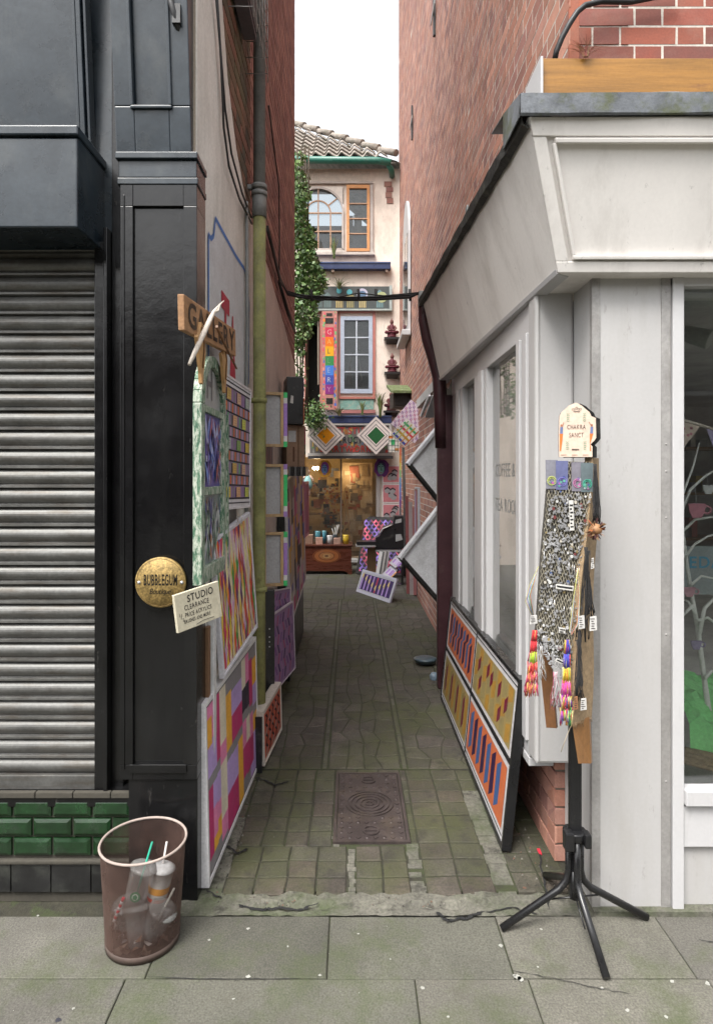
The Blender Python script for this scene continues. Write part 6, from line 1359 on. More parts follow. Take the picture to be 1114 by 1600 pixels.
# --- big diamond canvases seen from behind
def bigdiamond(lx, ly, lz, label, fc):
    o = V((lx, ly, lz)); d = V((.86,.51,0)).normalized(); hd = .44
    c = o+d*hd; u = (d+V((0,0,1))).normalized(); v = (-d+V((0,0,1))).normalized(); s = hd/math.sqrt(2)
    f = Fr(c, u, v)
    t = thing('diamond_canvas', c, label, 'canvas', 'big canvases turned away from the camera on the right wall')
    mb = MB(); bw = .030
    n_ = f.n; sg = 1
    mb.box(f, -s, s, -s, -s+bw, -.02, .02, fc); mb.box(f, -s, s, s-bw, s, -.02, .02, fc); mb.box(f, -s, -s+bw, -s+bw, s-bw, -.02, .02, (.03,.03,.03) if fc[0] > .5 else fc); mb.box(f, s-bw, s, -s+bw, s-bw, -.02, .02, fc); mb.build('frame', M['artgloss'], t, bevel=.002)
    mb = MB(); mb.box(f, -s+bw, s-bw, -s+bw, s-bw, -.012, .0); mb.build('backing', mat('hardboard_back', (.80,.81,.84), .7, var=.08, vs=3, bump=.05, dirt=((.25,.24,.23), .5, 5, .5, .8, (1,1,1))), t)
    return t
bigdiamond(.452, 5.25, fz(724,5.25), 'upper of two big diamond hung canvases showing their pale backs', (.60,.61,.65))
bigdiamond(.366, 5.0, fz(871,5.0), 'lower of two big diamond hung canvases showing their pale backs', (.58,.59,.62))
smallframe('leaning_edge_canvas', V((.62,6.2,.9)), V((.62,5.9,.9)), V((.62,6.2,1.5)), 'slim picture on the right wall between the two big diamonds', 'picture', (.5,.5,.55), (.35,.1,.12), dr_small, bw=.02)
t = thing('canvas_edge', P(664,635,5.6), 'white edged canvas end poking out above the upper big diamond', 'canvas'); mb = MB(); mb.bar(P(671,618,5.4), P(658,650,5.6), .022, .022, (.55,.55,.57)); mb.bar(P(684,618,5.5), P(672,652,5.7), .10, .01, (.4,.4,.42)); mb.build('edge', M['artgloss'], t)
# blue dish
o = V((.625,5.35,.0)); t = thing('blue_dish', o, 'round blue grey lid lying by the foot of the maroon downpipe', 'lid')
mb = MB(); mb.lathe(o, [(0,.02),(.085,.02),(.095,.045),(.10,.05),(.08,.058),(0,.060)], 24, (.06,.09,.11)); mb.build('disc', M['artgloss'], t)
mb = MB(); mb.lathe(o, [(.04,0),(.05,.02)], 20, (.04,.05,.06)); mb.build('foot', M['artgloss'], t)
o = V((.645,4.95,.0)); t = thing('plastic_cap', o, 'small pale blue plastic cap next to the downpipe foot', 'cap'); mb = MB(); mb.lathe(o, [(.03,0),(.035,.03),(.02,.055),(0,.06)], 12, (.14,.19,.24)); mb.build('cap', M['artgloss'], t)
tag((lambda m: (m.prism(Fr(G(842,1332), (1,0,0), (.3,1,0)), [(-.006,-.02),(.006,-.02),(.008,.02),(-.004,.02)], .001, .006, (.45,.02,.04)), m.build('red_scrap', M['col']))[1])(MB()), 'bright red scrap of plastic by the brick pier', 'scrap')
# ================================================================ BIN WITH CUPS
bc = V((-.722,2.17,0)); t = thing('waste_bin', bc, 'smoky brown transparent waste bin with a slanted white rim on the pavement', 'waste bin')
mb = MB(); N = 40; rows_ = [(0.0,.120),(.03,.124),(.10,.128),(.2,.135),(.30,.142)]
vs = []; tilt = 0
def binp(r, z, a):   # rim slants down to the front left
    k = z/.30; zz = z*.342/.30+tilt; return bc+V((r*math.cos(a)+k*.002, r*math.sin(a), zz+.002))
for z, r in rows_:
    for j in range(N): vs.append(binp(r, z, 2*math.pi*j/N))
fs = [(i*N+j, i*N+(j+1)%N, (i+1)*N+(j+1)%N, (i+1)*N+j) for i in range(len(rows_)-1) for j in range(N)]
mb.mesh(vs, fs, sm=True); mb.build('body', M['bin'], t)
mb = MB(); mb.tube([binp(.143,.30,2*math.pi*j/N) for j in range(N+1)], .0045, 8, (.33,.27,.24), cap=False); mb.build('rim', M['art'], t)
mb = MB(); mb.lathe(bc, [(0,.004),(.117,.004),(.123,.004),(.125,.028),(.120,.028),(.118,.008)], 40, (.07,.05,.042)); mb.build('base', M['art'], t)
def cup(o, d, h, r0, r1, label, straw=None, logo=None, paper=None):
    h, r0, r1 = h*1.15, r0*1.12, r1*1.08
    o = V(o); d = V(d).normalized(); t = thing('plastic_cup' if not paper else 'paper_cup', o, label, 'cup', 'discarded cups in the bin')
    a = Fr(o, d.orthogonal(), d.cross(d.orthogonal())); a.n = d; a.u = d.orthogonal().normalized(); a.v = d.cross(a.u)
    mb = MB(); mb.lathe(o, [(0,0),(r0,0),(r0+(r1-r0)*.5,h*.5),(r1,h),(r1+.003,h+.002)], 22, (.5,.48,.46), ax=a); mb.build('body', M['art'] if paper else M['cup'], t)
    mb = MB(); mb.lathe(o, [(r1+.004,h),(r1+.004,h+.006),(r1*.85,h+.012),(r1*.5,h+.017),(0,h+.017)], 20, (.5,.5,.5), ax=a); mb.build('lid', M['art'] if paper else M['cup'], t)
    if straw: mb = MB(); mb.tube([o+d*h*.3, o+d*(h+.09)], .0035, 7, straw); mb.build('straw', M['art'], t)
    if logo:
        cdir = (V((0,0,1.0))-o); cdir = V((-o.x*.2,-1,.25)); cdir = (cdir-d*cdir.dot(d)).normalized(); rr = r0+(r1-r0)*.5; c_ = o+d*h*.52+cdir*(rr+.001); ff_ = Fr(c_, d.cross(cdir)*-1, d); mb = MB()
        ff_.n = cdir; mb.disc(ff_, 0, 0, .017, .001, (.03,.14,.07), 16); mb.disc(ff_, 0, 0, .011, .0016, (.35,.4,.36), 12); mb.poly(ff_, [(-.006,-.008),(.006,-.008),(.008,.002),(0,.009),(-.008,.002)], .0022, (.03,.14,.07)); mb.build('emblem', M['art'], t)
    if paper:
        mb = MB(); mb.lathe(o, [(r0+(r1-r0)*.45+.0008,h*.45),(r0+(r1-r0)*.62+.0008,h*.62)], 22, (.55,.25,.04), ax=a); mb.lathe(o, [(r0+(r1-r0)*.25+.0008,h*.25),(r0+(r1-r0)*.34+.0008,h*.34)], 22, (.5,.05,.03), ax=a); mb.build('band', M['art'], t)
cup(bc+V((-.035,-.02,.100)), (.28,.1,1), .135, .028, .042, 'tall clear cup with a green emblem and green straw in the bin', (.02,.30,.20), True)
cup(bc+V((.040,.01,.10)), (.15,.1,1), .115, .026, .038, 'white paper cup with orange and red bands in the bin', (.55,.52,.50), None, (1,1,1))
cup(bc+V((-.045,.01,.018)), (-.15,-.1,1), .09, .027, .040, 'crushed clear cup at the left of the bin bottom', None)
cup(bc+V((.03,-.03,.025)), (.5,-.1,1), .10, .027, .042, 'clear domed cup with a pale straw low in the bin', (.5,.48,.44))
cup(bc+V((.0,-.055,.02)), (-.1,.3,1), .095, .027, .040, 'clear cup upright at the front of the bin bottom', None)
t = thing('red_straw', bc+V((-.07,-.02,.12)), 'red and white striped straw packet leaning in the bin', 'straw'); mb = MB()
for k in range(8): p0 = bc+V((-.085+k*.004,-.04,.09+k*.010)); mb.tube([p0, p0+V((.004,0,.010))], .0055, 7, (.5,.03,.05) if k % 2 else (.55,.5,.5))
mb.build('straw', M['art'], t)
t = thing('crumpled_napkin', bc+V((-.09,0,.11)), 'crumpled white napkin with a red corner at the left of the bin', 'napkin'); mb = MB()
pp = [bc+V((-.083+.022*math.cos(a)*random.uniform(.7,1.1), -.01+.02*math.sin(a), .10+.022*math.sin(a*1.7)+jit(.006))) for a in [i*.7 for i in range(9)]]; c_ = bc+V((-.085,-.02,.12))
for a_, b_ in zip(pp, pp[1:]+pp[:1]): mb.face([a_, b_, c_], (.5,.48,.47))
mb.build('paper', M['art'], t, solid=.001)
t = thing('bin_litter', bc, 'brown sludge and crumpled film at the bottom of the bin', 'litter'); mb = MB()
for i in range(70):
    a = random.uniform(0,6.28); r = .10*random.random()**.5; p = bc+V((r*math.cos(a), r*math.sin(a), .012+random.random()*.045)); s = random.uniform(.008,.025); mb.face([p+V((jit(s),jit(s),jit(s))) for _ in range(4)], pick((.2,.14,.11),(.12,.07,.05),(.35,.32,.3),(.45,.43,.42)))
mb.build('scraps', M['art'], t)
# ================================================================ JEWELLERY STAND
sc = V((.792,2.235,0))
t = thing('display_stand', sc, 'black four legged metal stand holding up the jewellery board', 'stand')
for a, b, c, lab in [(.805,1.985,0,'front'),(.524,2.205,0,''),(1.062,2.262,0,''),(.770,2.50,0,'')]:
    e = V((a, b, .012)); d = (e-V((sc.x,sc.y,.012))); dn = d.normalized()
    p = [sc+dn*.022+V((0,0,.325)), sc+dn*.022+V((0,0,.20)), sc+dn*.030+V((0,0,.165)), sc+dn*.058+V((0,0,.135)), e]
    mb = MB(); mb.tube(p, .0125, 14); mb.build('leg', M['blackmetal'], t)
mb = MB(); mb.box(Fr(V((sc.x,sc.y,0))), -.020, .022, .10, 1.12, -.012, .012); mb.build('post', M['blackmetal'], t, bevel=.003)
mb = MB(); mb.tube([sc+V((0,0,.315)), sc+V((0,0,.345))], .042, 14); mb.box(Fr(sc+V((-.03,-.03,.32))), -.018, .014, -.03, .035, -.02, .02); mb.box(Fr(sc+V((.03,-.03,.32))), -.01, .014, -.02, .03, -.02, .02)
mb.build('clamp', M['blackmetal'], t, bevel=.006)
mb = MB(); mb.tube([sc+V((-.09,0,.095)), sc+V((0,-.01,.11)), sc+V((.1,.01,.105))], .003, 6); mb.tube([sc+V((0,-.1,.06)), sc+V((0,-.01,.11)), sc+V((-.01,.1,.09))], .003, 6); mb.tube([sc+V((0,0,.10)), sc+V((0,0,.2))], .018, 10); mb.build('brace', M['blackmetal'], t)
# board: burlap wrapped wooden frame, wire mesh face
Yb = 2.12
TL, TR, BL_, BR_ = P(858,720,2.12), P(925,722,2.10), P(836,1000,2.10), P(903,1062,2.06)
t = thing('jewellery_board', TL, 'tall narrow wire mesh board crowded with silver charms and bracelets on the black stand', 'jewellery display')
class Bil:
    def __init__(s, a, b, c, d): s.a, s.b, s.c, s.d = a, b, c, d; s.n = (b-a).cross(a-c).normalized()*-1; s.n = s.n if s.n.y < 0 else -s.n
    def p(s, u, v, w=0):  # u 0..1 left-right, v 0..1 top-bottom
        bow = .006*math.sin(v*9)
        return s.a*(1-u)*(1-v)+s.b*u*(1-v)+s.c*(1-u)*v+s.d*u*v+s.n*(w+bow)
B = Bil(TL, TR, BL_, BR_)
mb = MB()
def ribbon(u0, u1, v0, v1, w0, w1, n=14, col=(1,1,1), fn=B):
    for i in range(n):
        va, vb = v0+(v1-v0)*i/n, v0+(v1-v0)*(i+1)/n
        mb.hexa([fn.p(u0,va,w0), fn.p(u1,va,w0), fn.p(u1,vb,w0), fn.p(u0,vb,w0), fn.p(u0,va,w1), fn.p(u1,va,w1), fn.p(u1,vb,w1), fn.p(u0,vb,w1)], col)
ribbon(-.02, 1.0, 0, 1, -.020, -.006); mb.build('backing', mat('dark_cloth', (.055,.05,.042), .95, bump=.4), t)
mb = MB(); E0, E1 = P(925,715,2.10), P(935,716,2.16); E2, E3 = P(893,1130,2.03), P(923,1120,2.10)
E = Bil(E0, E1, E2, E3); E.n = V((.5,-.8,0)).normalized()
ribbon(0, 1, 0, 1, -.030, 0, 16, fn=E)
for i in range(26): p0 = E.p(i/25, 1, 0); mb.tube([p0, p0+V((jit(.004),jit(.004),-random.uniform(.008,.022)))], .0008, 4)
mb.build('burlap_wrap', M['burlap'], t)
mb = MB(); mb.hexa([P(893,1128,2.05), P(920,1120,2.08), P(922,1120,2.13), P(895,1126,2.13), P(903,1193,2.05), P(923,1193,2.08), P(925,1190,2.13), P(905,1190,2.13)]); mb.build('leg', mat('tan_wood',(.24,.115,.04),.5,var=.3,vs=3,stretch=(9,9,1)), t)
mb = MB(); mb.hexa([P(838,990,2.14), P(858,1000,2.12), P(860,1000,2.17), P(842,990,2.17), P(853,1137,2.14), P(869,1138,2.12), P(871,1136,2.17), P(856,1136,2.17)]); mb.build('leg', M['wood'], t)
mb = MB(); nu, nv = 15, 60
for i in range(-nv, nu*4+nv):   # diagonal wires of the expanded mesh
    pass
cu, cv = 14, 52
for r_ in range(cv):
    for k in range(cu):
        o_ = .5 if r_ % 2 else 0; u = (k+o_)/cu; v = r_/cv
        if u > .98: continue
        for (u1, v1) in ((u+.5/cu, v+1/cv), (u-.5/cu, v+1/cv)):
            if 0 <= u1 <= 1: mb.bar(B.p(u, v, .001), B.p(u1, v1, .001), .0022, .0012, pick((.20,.18,.13),(.15,.135,.10),(.26,.24,.19)), up=(0,1,0))
mb.build('wire_mesh', M['col'], t)
# silver charms
def charm(mb, o, s, fr):
    kind = random.randrange(6); c = random.choice([(.62,.62,.62),(.5,.5,.5),(.7,.7,.7)]); an = random.uniform(0,6.28); ca, sa = math.cos(an), math.sin(an)
    rot = lambda a, b: (a*ca-b*sa, a*sa+b*ca)
    pts = {0:[(0,1),(.25,.3),(1,.2),(.4,-.2),(.6,-1),(0,-.5),(-.6,-1),(-.4,-.2),(-1,.2),(-.25,.3)],1:[(-.3,-1),(.3,-1),(.35,.2),(1,.3),(.4,.6),(.2,1.1),(-.2,1.1),(-.4,.6),(-1,.3),(-.35,.2)],2:[(-.2,-1.2),(.2,-1.2),(.25,1.2),(-.25,1.2)],3:[(math.cos(q)*.7,math.sin(q)) for q in [i*.785 for i in range(8)]],4:[(0,-1),(.9,.2),(.5,.9),(0,.5),(-.5,.9),(-.9,.2)],5:[(-1,-.2),(0,-.5),(1,-.1),(.6,.4),(1,.8),(0,.3),(-.7,.7)]}[kind]
    mb.prism(Fr(o, fr.u, fr.v), [tuple(x*s for x in rot(*p)) for p in pts], 0, .0025, c)
bf = Fr(B.p(.5,.5), (1,-.05,0), (0,0,1))
for name, n, mm, sz in (('silver_charms', 380, M['silver'], 1), ('painted_charms', 90, M['art'], .8)):
    mb = MB()
    for i in range(n):
        u, v = random.uniform(.03,.95), random.choice([random.gauss(.24,.05), random.gauss(.42,.05), random.uniform(.15,.98), random.gauss(.73,.1), random.gauss(.95,.03)])
        if not .14 < v < 1.01: continue
        o_ = B.p(u, v, .003+random.random()*.004); s = random.uniform(.0032,.0075)*sz
        if mm is M['silver']: charm(mb, o_, s, bf)
        else: mb.prism(Fr(o_, bf.u, bf.v), [(s*math.cos(q*1.05), s*1.2*math.sin(q*1.05)) for q in range(6)], 0, .002, pick((.5,.5,.48),(.55,.55,.55),(.04,.04,.04),(.45,.42,.36),(.14,.04,.04),(.22,.17,.08),(.06,.09,.2),(.5,.5,.5)))
    o_ = mb.build(name, mm, t); 
    o_['kind'] = 'stuff'
mb = MB()
for i in range(50):
    u = random.uniform(.0,.9); v = random.choice([.98,1.0,.72,.5]); p0 = B.p(u, v, .004); L = random.uniform(.012,.05); mb.tube([p0, p0+V((jit(.003),-.002,-L*.5)), p0+V((jit(.004),-.002,-L))], .0011, 4); charm(mb, p0+V((0,-.003,-L-.004)), .006, bf)
mb.build('dangling_chains', M['silver'], t)['kind'] = 'stuff'
mb = MB()   # pouches at the top and printed labels
for u, c, c2 in [(.06,(.17,.17,.20),(.45,.5,.12)),(.30,(.10,.11,.22),(.16,.15,.4)),(.66,(.16,.15,.18),(.45,.16,.32)),(.88,(.10,.13,.14),(.05,.32,.22))]:
    f_ = Fr(B.p(u,.07,.006), bf.u, bf.v); mb.prism(f_, [(-.019,-.052),(.019,-.052),(.020,.045),(-.020,.045)], 0, .003, c)
    for r, n in ((.021,12),(.014,10)): mb.ring(Fr(f_.p(0,-.025,.003), (1,0,0), (0,0,1)), 0, 0, r*.62, r*.74, 0, .002, c2, n)
    for k in range(5): mb.disc(Fr(f_.p(0,0,.0035)), jit(.010), -.025+jit(.015), .0045, .0005*k, pick((.35,.36,.4),(.05,.07,.25),(.4,.1,.3),(.1,.35,.25)), 8)
mb.build('pouches', M['col'], t)
mb = MB(); PW = (.55,.54,.51)
def lab(u, v, w_, h_, an, lines, txt=None):
    mb = MB()
    f_ = Fr(B.p(u, v, .013), (math.cos(R(an)), 0, math.sin(R(an))), (-math.sin(R(an)), 0, math.cos(R(an)))); mb.box(f_, -w_/2, w_/2, -h_/2, h_/2, 0, .0012, PW)
    mb.box(f_, -w_/2+.003, w_/2-.003, -h_*.2, h_*.2, .0013, .0016, (.03,.03,.03)) if lines == 0 else None
    for k in range(lines): mb.box(f_, -w_*.36, w_*.38-(k%2)*.004, h_*.42-(k+1)*h_*.84/lines*.98, h_*.42-(k+.45)*h_*.84/lines, .0013, .0018, (.03,.03,.03))
    mb.build('paper_label', M['art'], t)
lab(.58, .27, .014, .10, 2, 7); lab(.55, .63, .058, .016, -8, 0); lab(.55, .84, .022, .018, -8, 2); lab(.62, .985, .050, .012, -24, 0)
# cords and tassels
def strand(mb, pts, r, col): mb.tube(pts, r, 5, col)
def bundle(name, top, bot, n, spread, cols, r=.0012, label=None, wob=.006, banded=None):
    mb = MB(); top, bot = V(top), V(bot)
    for i in range(n):
        a = jit(spread*.35); b = jit(spread); pts = []
        for k in range(7):
            q = k/6; p = top.lerp(bot, q)+V((a+(b-a)*q+jit(wob)*q, jit(.004), jit(.01)*q)); pts.append(p)
        if banded:
            for k in range(6):
                mb.tube([pts[k], pts[k+1]], r, 5, banded[min(len(banded)-1, int(k/6*len(banded)))] if k < 4 and random.random() < .72 else random.choice(cols))
        else: strand(mb, pts, r, random.choice(cols))
    return mb.build(name, M['thread'], t, label=label)
BKc = [(.012,.012,.013),(.02,.018,.018)]
bundle('cord_bundle', P(918,860,2.05), P(908,1000,2.03), 14, .022, BKc, .0011); bundle('cord_bundle', P(903,1000,2.03), P(906,1095,2.02), 18, .020, [(.12,.08,.05),(.02,.02,.02)], .0012); bundle('cord_bundle', P(845,1010,2.08), P(848,1060,2.08), 10, .014, [(.4,.4,.4),(.2,.15,.1)], .001); bundle('cord_bundle', P(868,1050,2.07), P(868,1105,2.06), 22, .020, [(.45,.45,.45),(.35,.1,.15),(.3,.3,.3)], .001)
bundle('cord_bundle', P(929,725,2.07), P(932,815,2.06), 26, .012, BKc, .0016); bundle('cord_bundle', P(915,855,2.06), P(921,960,2.04), 26, .012, BKc, .0016); bundle('cord_bundle', P(905,985,2.03), P(905,1085,2.02), 30, .012, BKc, .0016)
RB = [(.50,.04,.04),(.5,.35,.05),(.05,.3,.1),(.35,.05,.3),(.5,.12,.05),(.1,.1,.35),(.5,.45,.2)]
bundle('friendship_bracelets', P(835,985,2.08), P(829,1085,2.07), 40, .022, [(.5,.08,.05),(.5,.28,.08),(.4,.05,.12),(.25,.06,.03)], .0013, banded=[(.50,.03,.04),(.35,.5,.04),(.5,.04,.04),(.45,.10,.03)])
bundle('friendship_bracelets', P(886,1000,2.04), P(884,1130,2.03), 44, .022, RB+[(.45,.05,.2)], .0013, banded=[(.06,.06,.40),(.55,.40,.03),(.5,.06,.25),(.04,.30,.10),(.45,.08,.3)])
mb = MB()   # loops of coloured cord
for k, c in enumerate([(.5,.12,.06),(.1,.35,.15),(.5,.5,.5),(.06,.2,.4),(.5,.3,.4),(.4,.4,.1)]):
    w_ = .004+k*.0018; mb.tube([P(901,888,2.04)+V((0,-.002*k,0)), P(898-w_*400*.6,940,2.04), P(893-w_*300,985,2.03), P(892,993,2.03), P(900+w_*300,975,2.03), P(904+w_*100,930,2.04), P(902,888,2.04)], .0012, 5, c)
    mb.tube([P(841,885,2.08), P(832-k,915,2.07), P(828-k*1.5,930+k*2,2.07), P(834,968,2.08)], .001, 5, c)
mb.build('coloured_loops', M['thread'], t)
def tagcard(px, py, w_, h_, name='price_tag', col=(.5,.49,.47)):
    mb = MB(); f_ = Fr(P(px,py,2.015), (1,.0,0), (0,0,1)); mb.prism(f_, [(-w_/2,-h_/2),(w_/2,-h_/2+.003),(w_/2-.002,h_/2),(-w_/2+.002,h_/2-.003)], 0, .003, col)
    for k in range(5): mb.box(f_, -w_*.35+jit(.002), w_*.1+jit(.004), -h_*.35+k*h_*.16, -h_*.30+k*h_*.16, .0031, .0038, (.05,.04,.04))
    mb.build(name, M['art'], t)
tagcard(908,972,.020,.044); tagcard(926,974,.024,.048); tagcard(833,968,.024,.030); tagcard(899,1098,.014,.044, col=(.25,.12,.06)); tagcard(911,1100,.020,.040); tagcard(925,880,.010,.036); tagcard(921,775,.008,.018)
mb = MB(); o_ = P(930,828,2.05)
for i in range(46): d = V((jit(1),jit(.6)-.2,jit(1))).normalized(); mb.mesh([o_, o_+d*random.uniform(.02,.042)+V((.004,0,0)), o_+d*.036+V((-.003,0,.004))], [(0,1,2)], pick((.30,.09,.03),(.12,.04,.02),(.35,.2,.1),(.06,.02,.02)))
mb.lathe(o_, [(0,-.018),(.018,-.01),(.022,.003),(.012,.018),(0,.022)], 12, (.28,.14,.06)); mb.build('feather_flower', M['col'], t)
mb = MB(); mb.tube([P(893,1130,2.04), P(885,1150,2.05), P(876,1175,2.06)], .0012, 5, (.5,.42,.3)); mb.build('loose_thread', M['thread'], t)
# header sign
A_, B2, D_ = P(873,714,2.11), P(925,714,2.09), P(873,650,2.11)
f, w_, h_ = FrC(A_, B2, D_); k_ = w_/.116
t = thing('chakra_sign', A_, 'peach coloured arched CHAKRA SANCT header card above the jewellery board', 'sign')
pts = [(0,0),(w_,0),(w_,.035),(w_-.006,.042),(w_+.006,.055),(w_+.012,.064),(w_+.010,.130),(w_-.004,.136),(w_-.010,.150),(w_-.022,.160),(w_-.034,.172),(w_*.5,.182),(.030,.172),(.018,.160),(.006,.150),(.0,.136),(-.002,.06)]
mb = MB(); mb.prism(f, pts, -.010, 0, (.60,.47,.38), side=(.012,.012,.012)); mb.build('card', M['art'], t)
mb = MB(); q = Fr(f.p(.012,-.002,-.012), f.u, f.v); mb.prism(q, [(a+.004, b) for a, b in pts], -.010, 0, (.012,.012,.012)); mb.build('black_backing', M['artgloss'], t)
mb = MB(); K = (.10,.07,.06)
def ct(s, y, size, sx, bold=0):
    wd = MB().text(f, s, 0, 0, size, 0, K, sx=sx); mb.text(f, s, (w_-wd)/2+.002, y, size, .0012, K, sx=sx, bold=bold)
ct('CHAKRA', .093, .022, .62); ct('SANCT', .066, .022, .62); mb.box(f, w_*.38, w_*.60, .023, .027, .0008, .0014, K); mb.box(f, w_*.42, w_*.62, .151, .153, .0008, .0014, K)
for k in range(5): mb.ring(f, w_*.52+(k-2)*.006, .160+(.004 if k == 2 else 0), .003, .0038, .0008, .0013, K, 8)
for k in range(3): mb.box(f, w_*(.05+.33*k), w_*(.22+.33*k), .006, .008, .0008, .0013, (.4,.25,.2))
for s, cx in ((1,.006),(-1,w_-.004)):     # two dancing figures and leafy sprigs
    mb.poly(f, [(cx-.004,.020),(cx+.000,.020),(cx+.003*s,.045),(cx+.006,.078),(cx-.005,.078)], .0012, (.60,.16,.04)); mb.poly(f, [(cx-.004,.078),(cx+.005,.078),(cx+.006,.100),(cx-.003,.100)], .0014, (.14,.17,.30)); mb.disc(f, cx+.001, .106, .004, .0016, (.35,.16,.10), 8); mb.poly(f, [(cx+.002,.098),(cx+.004,.098),(cx+.009*s,.116),(cx+.007*s,.117)], .0013, (.35,.16,.10))
    for (bx, bz) in ((cx+s*.022,.118),(cx+s*.020,.024)):
        for k in range(5): mb.poly(f, [(bx,bz+k*.006),(bx+.006,bz+k*.006+.004),(bx+.001,bz+k*.006+.003)], .0012, (.05,.28,.16)); mb.poly(f, [(bx,bz+k*.006),(bx-.006,bz+k*.006+.004),(bx-.001,bz+k*.006+.003)], .0012, (.05,.28,.16))
mb.build('print', M['art'], t)
# ================================================================ SHOP WINDOW DISPLAY (right edge)
t = thing('branch_tree', P(1112,1000,2.75), 'white painted branch tree hung with cups inside the right shop window', 'ornamental tree')
WB = (.7,.7,.68)
mb = MB()
def br(pts, r0, r1):
    n = len(pts); mb.tube([P(a, b, 2.48+.012*i) for i, (a, b) in enumerate(pts)], [r0+(r1-r0)*i/(n-1) for i in range(n)], 8, WB)
br([(1118,1180),(1108,1120),(1098,1050),(1090,985),(1080,930),(1072,880),(1066,830),(1063,800)], .012, .006)
br([(1092,990),(1100,950),(1120,930)], .009, .006); br([(1068,850),(1063,800),(1066,772),(1082,730),(1092,692)], .007, .003); br([(1064,800),(1078,765),(1100,745),(1135,722)], .007, .003)
br([(1066,830),(1085,812),(1110,808),(1140,812)], .006, .003); br([(1070,870),(1085,850),(1105,838),(1135,830)], .006, .003); br([(1078,915),(1095,900),(1120,905)], .006, .003); br([(1064,775),(1060,745)], .005, .003); br([(1082,945),(1066,962),(1058,985)], .007, .003); br([(1088,970),(1105,965),(1130,985)], .007, .004)
br([(1086,960),(1075,940),(1064,935)], .006, .003); br([(1070,865),(1060,880)], .005, .003); br([(1100,1060),(1120,1040)], .008, .005)
mb.build('branches', M['art'], t)
def hcup(px, py, s, col, label, src_=[None]):
    o = P(px, py, 2.45); tt = thing('hanging_cup', o, label, 'cup ornament', 'cup ornaments on the branch tree'); mb = MB()
    mb.prism(Fr(o), [(-s,s*.8),(s,s*.8),(s*.85,-.1*s),(s*.5,-s*.8),(-s*.5,-s*.8),(-s*.85,-.1*s)], -.004, .004, col); mb.build('cup', M['col'], tt, bevel=.002)
    mb = MB(); mb.ring(Fr(o), s*1.15, .1*s, s*.32, s*.5, -.003, .003, col, 14); mb.build('handle', M['col'], tt)
    mb = MB(); mb.tube([o+V((0,0,s*.8)), o+V((.002,.02,s*3.0))], .001, 4, (.4,.4,.4)); mb.build('string', M['thread'], tt)
hcup(1088,798,.035,(.45,.17,.22),'large pink felt cup hanging from the white branch tree'); hcup(1076,925,.024,(.42,.20,.26),'small pale pink cup hanging lower on the branch tree'); hcup(1106,765,.022,(.5,.5,.5),'small white cup hanging high at the window edge'); hcup(1087,1008,.022,(.24,.20,.36),'lilac cup hanging lowest on the branch tree')
t = thing('bunting', P(1080,660,2.6), 'string of pastel bunting flags across the right shop window', 'bunting')
mb = MB(); mb.tube([P(1058,654,2.42), P(1085,662,2.42), P(1115,671,2.42), P(1180,676,2.43), P(1260,664,2.43)], .006, 6, (.5,.44,.38)); mb.build('tape', M['col'], t)
for a, b, c, col in [(1060,656,0,(.50,.40,.34)),(1102,668,1,(.30,.26,.42)),(1150,674,2,(.45,.3,.32)),(1200,674,0,(.5,.4,.34))]:
    mb = MB(); o = P(a,b,2.42); f_ = Fr(o); mb.prism(f_, [(0,0),(.085,-.02),(.01,-.12) if c == 0 else (.045,-.12)], -.001, .001, col)
    for k in range(6 if c == 0 else 0): mb.disc(f_, .015+random.random()*.035, -.02-random.random()*.05, .006, .0012, (.42,.16,.2), 8)
    mb.build('flag', M['col'], t)
t = thing('green_cloth', P(1100,1170,2.55), 'bright green cloth draped in a basket at the foot of the right shop window', 'cloth')
mb = MB(); nx_, ny_ = 34, 20
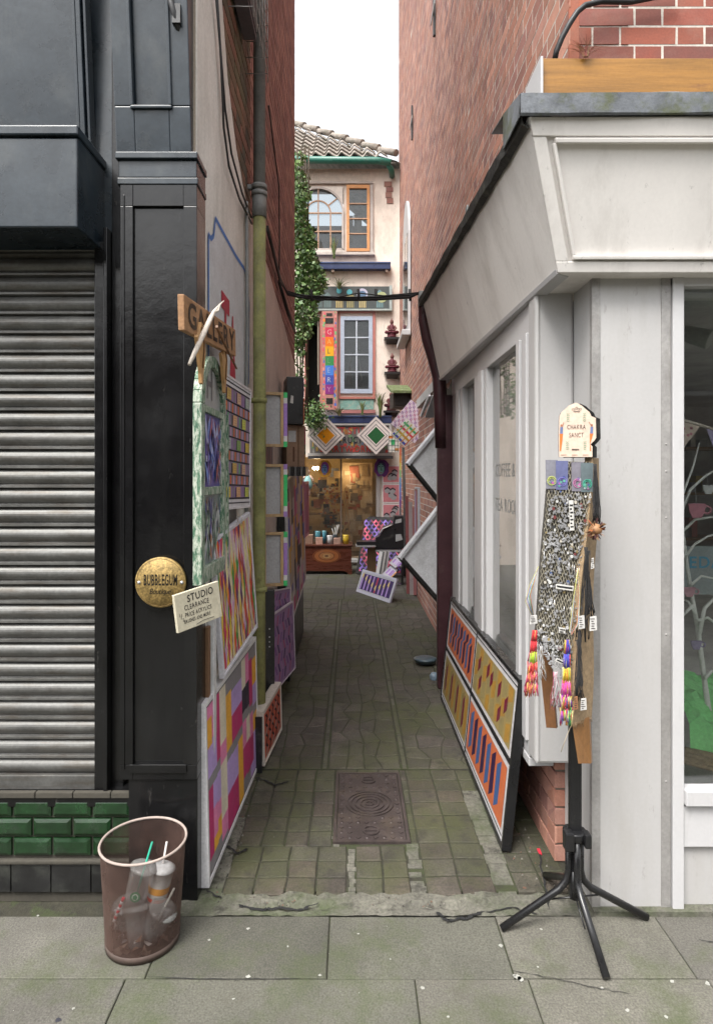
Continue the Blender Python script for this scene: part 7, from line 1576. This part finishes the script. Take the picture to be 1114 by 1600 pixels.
def gc(i, j):
    x = 1.30+i*.022; y = 2.42+j*.028; z = .54+.13*math.exp(-((x-1.33)**2)/.012)+.05*math.sin(x*9+y*5)+.016*math.sin(x*55+y*30)+.012*math.sin(x*23-y*47)+.010*abs(math.sin(x*71+y*21))+.22*(y-2.42)
    return V((x, y, z+.04))
for i in range(nx_):
    for j in range(ny_): mb.face([gc(i,j), gc(i+1,j), gc(i+1,j+1), gc(i,j+1)], sm=True)
for i in range(nx_): a, b = gc(i,0), gc(i+1,0); mb.face([a, b, V((b.x,b.y-.01,.53+.01*math.sin(i))), V((a.x,a.y-.01,.53+.01*math.sin(i-1)))], sm=True)
mb.build('cloth', mat('green_cotton', (.24,.78,.26), .8, var=.15, bump=.3, bs=12, bd=.02), t)
mb = MB(); 
for k in range(4): mb.tube([V((1.28,2.43-.004*k,.50+k*.016)), V((1.40,2.41-.004*k,.475+k*.018)), V((1.7,2.40,.47+k*.018)), V((2.1,2.40,.5+k*.016))], .012, 8, (.30,.24,.17))
mb.build('basket_rim', M['burlap'], t)
t = thing('price_card', P(1105,1175,2.44), 'white printed card propped on the green cloth', 'card'); f = Fr(P(1083,1198,2.42), (1,.1,.22), (-.2,.25,1)); mb = MB(); mb.box(f, 0, .16, 0, .085, -.003, 0, (.48,.50,.50)); 
for k in range(4): mb.box(f, .03+.008*k, .13-.01*(k%2), .02+k*.014, .024+k*.014, .0002, .0008, (.25,.28,.28))
mb.build('card', M['art'], t)
t = thing('spot_lamp', P(1075,525,3.4), 'white ceiling spotlight inside the right shop', 'spotlight'); mb = MB(); o = P(1068,520,3.2); d = V((.6,-.5,-.35)).normalized(); mb.tube([o, o+d*.12, o+d*.13], [.04,.05,.048], 14, (.42,.42,.40)); mb.build('head', M['art'], t)
mb = MB(); mb.tube([o, o+V((-.03,0,.10)), o+V((-.03,0,.55))], .010, 7, (.4,.4,.4)); mb.build('arm', M['art'], t)
t = thing('blue_notice', P(1100,895,3.6), 'pale notice with blue lettering behind the branch tree', 'notice'); f = Fr(P(1075,915,3.5)); mb = MB(); mb.box(f, -.05, .4, -.05, .22, -.01, 0, (.20,.23,.24)); mb.build('panel', M['art'], t); mb = MB(); mb.text(f, 'EDAI', .0, .10, .09, .003, (.05,.22,.34), bold=.02); mb.build('lettering', M['art'], t)
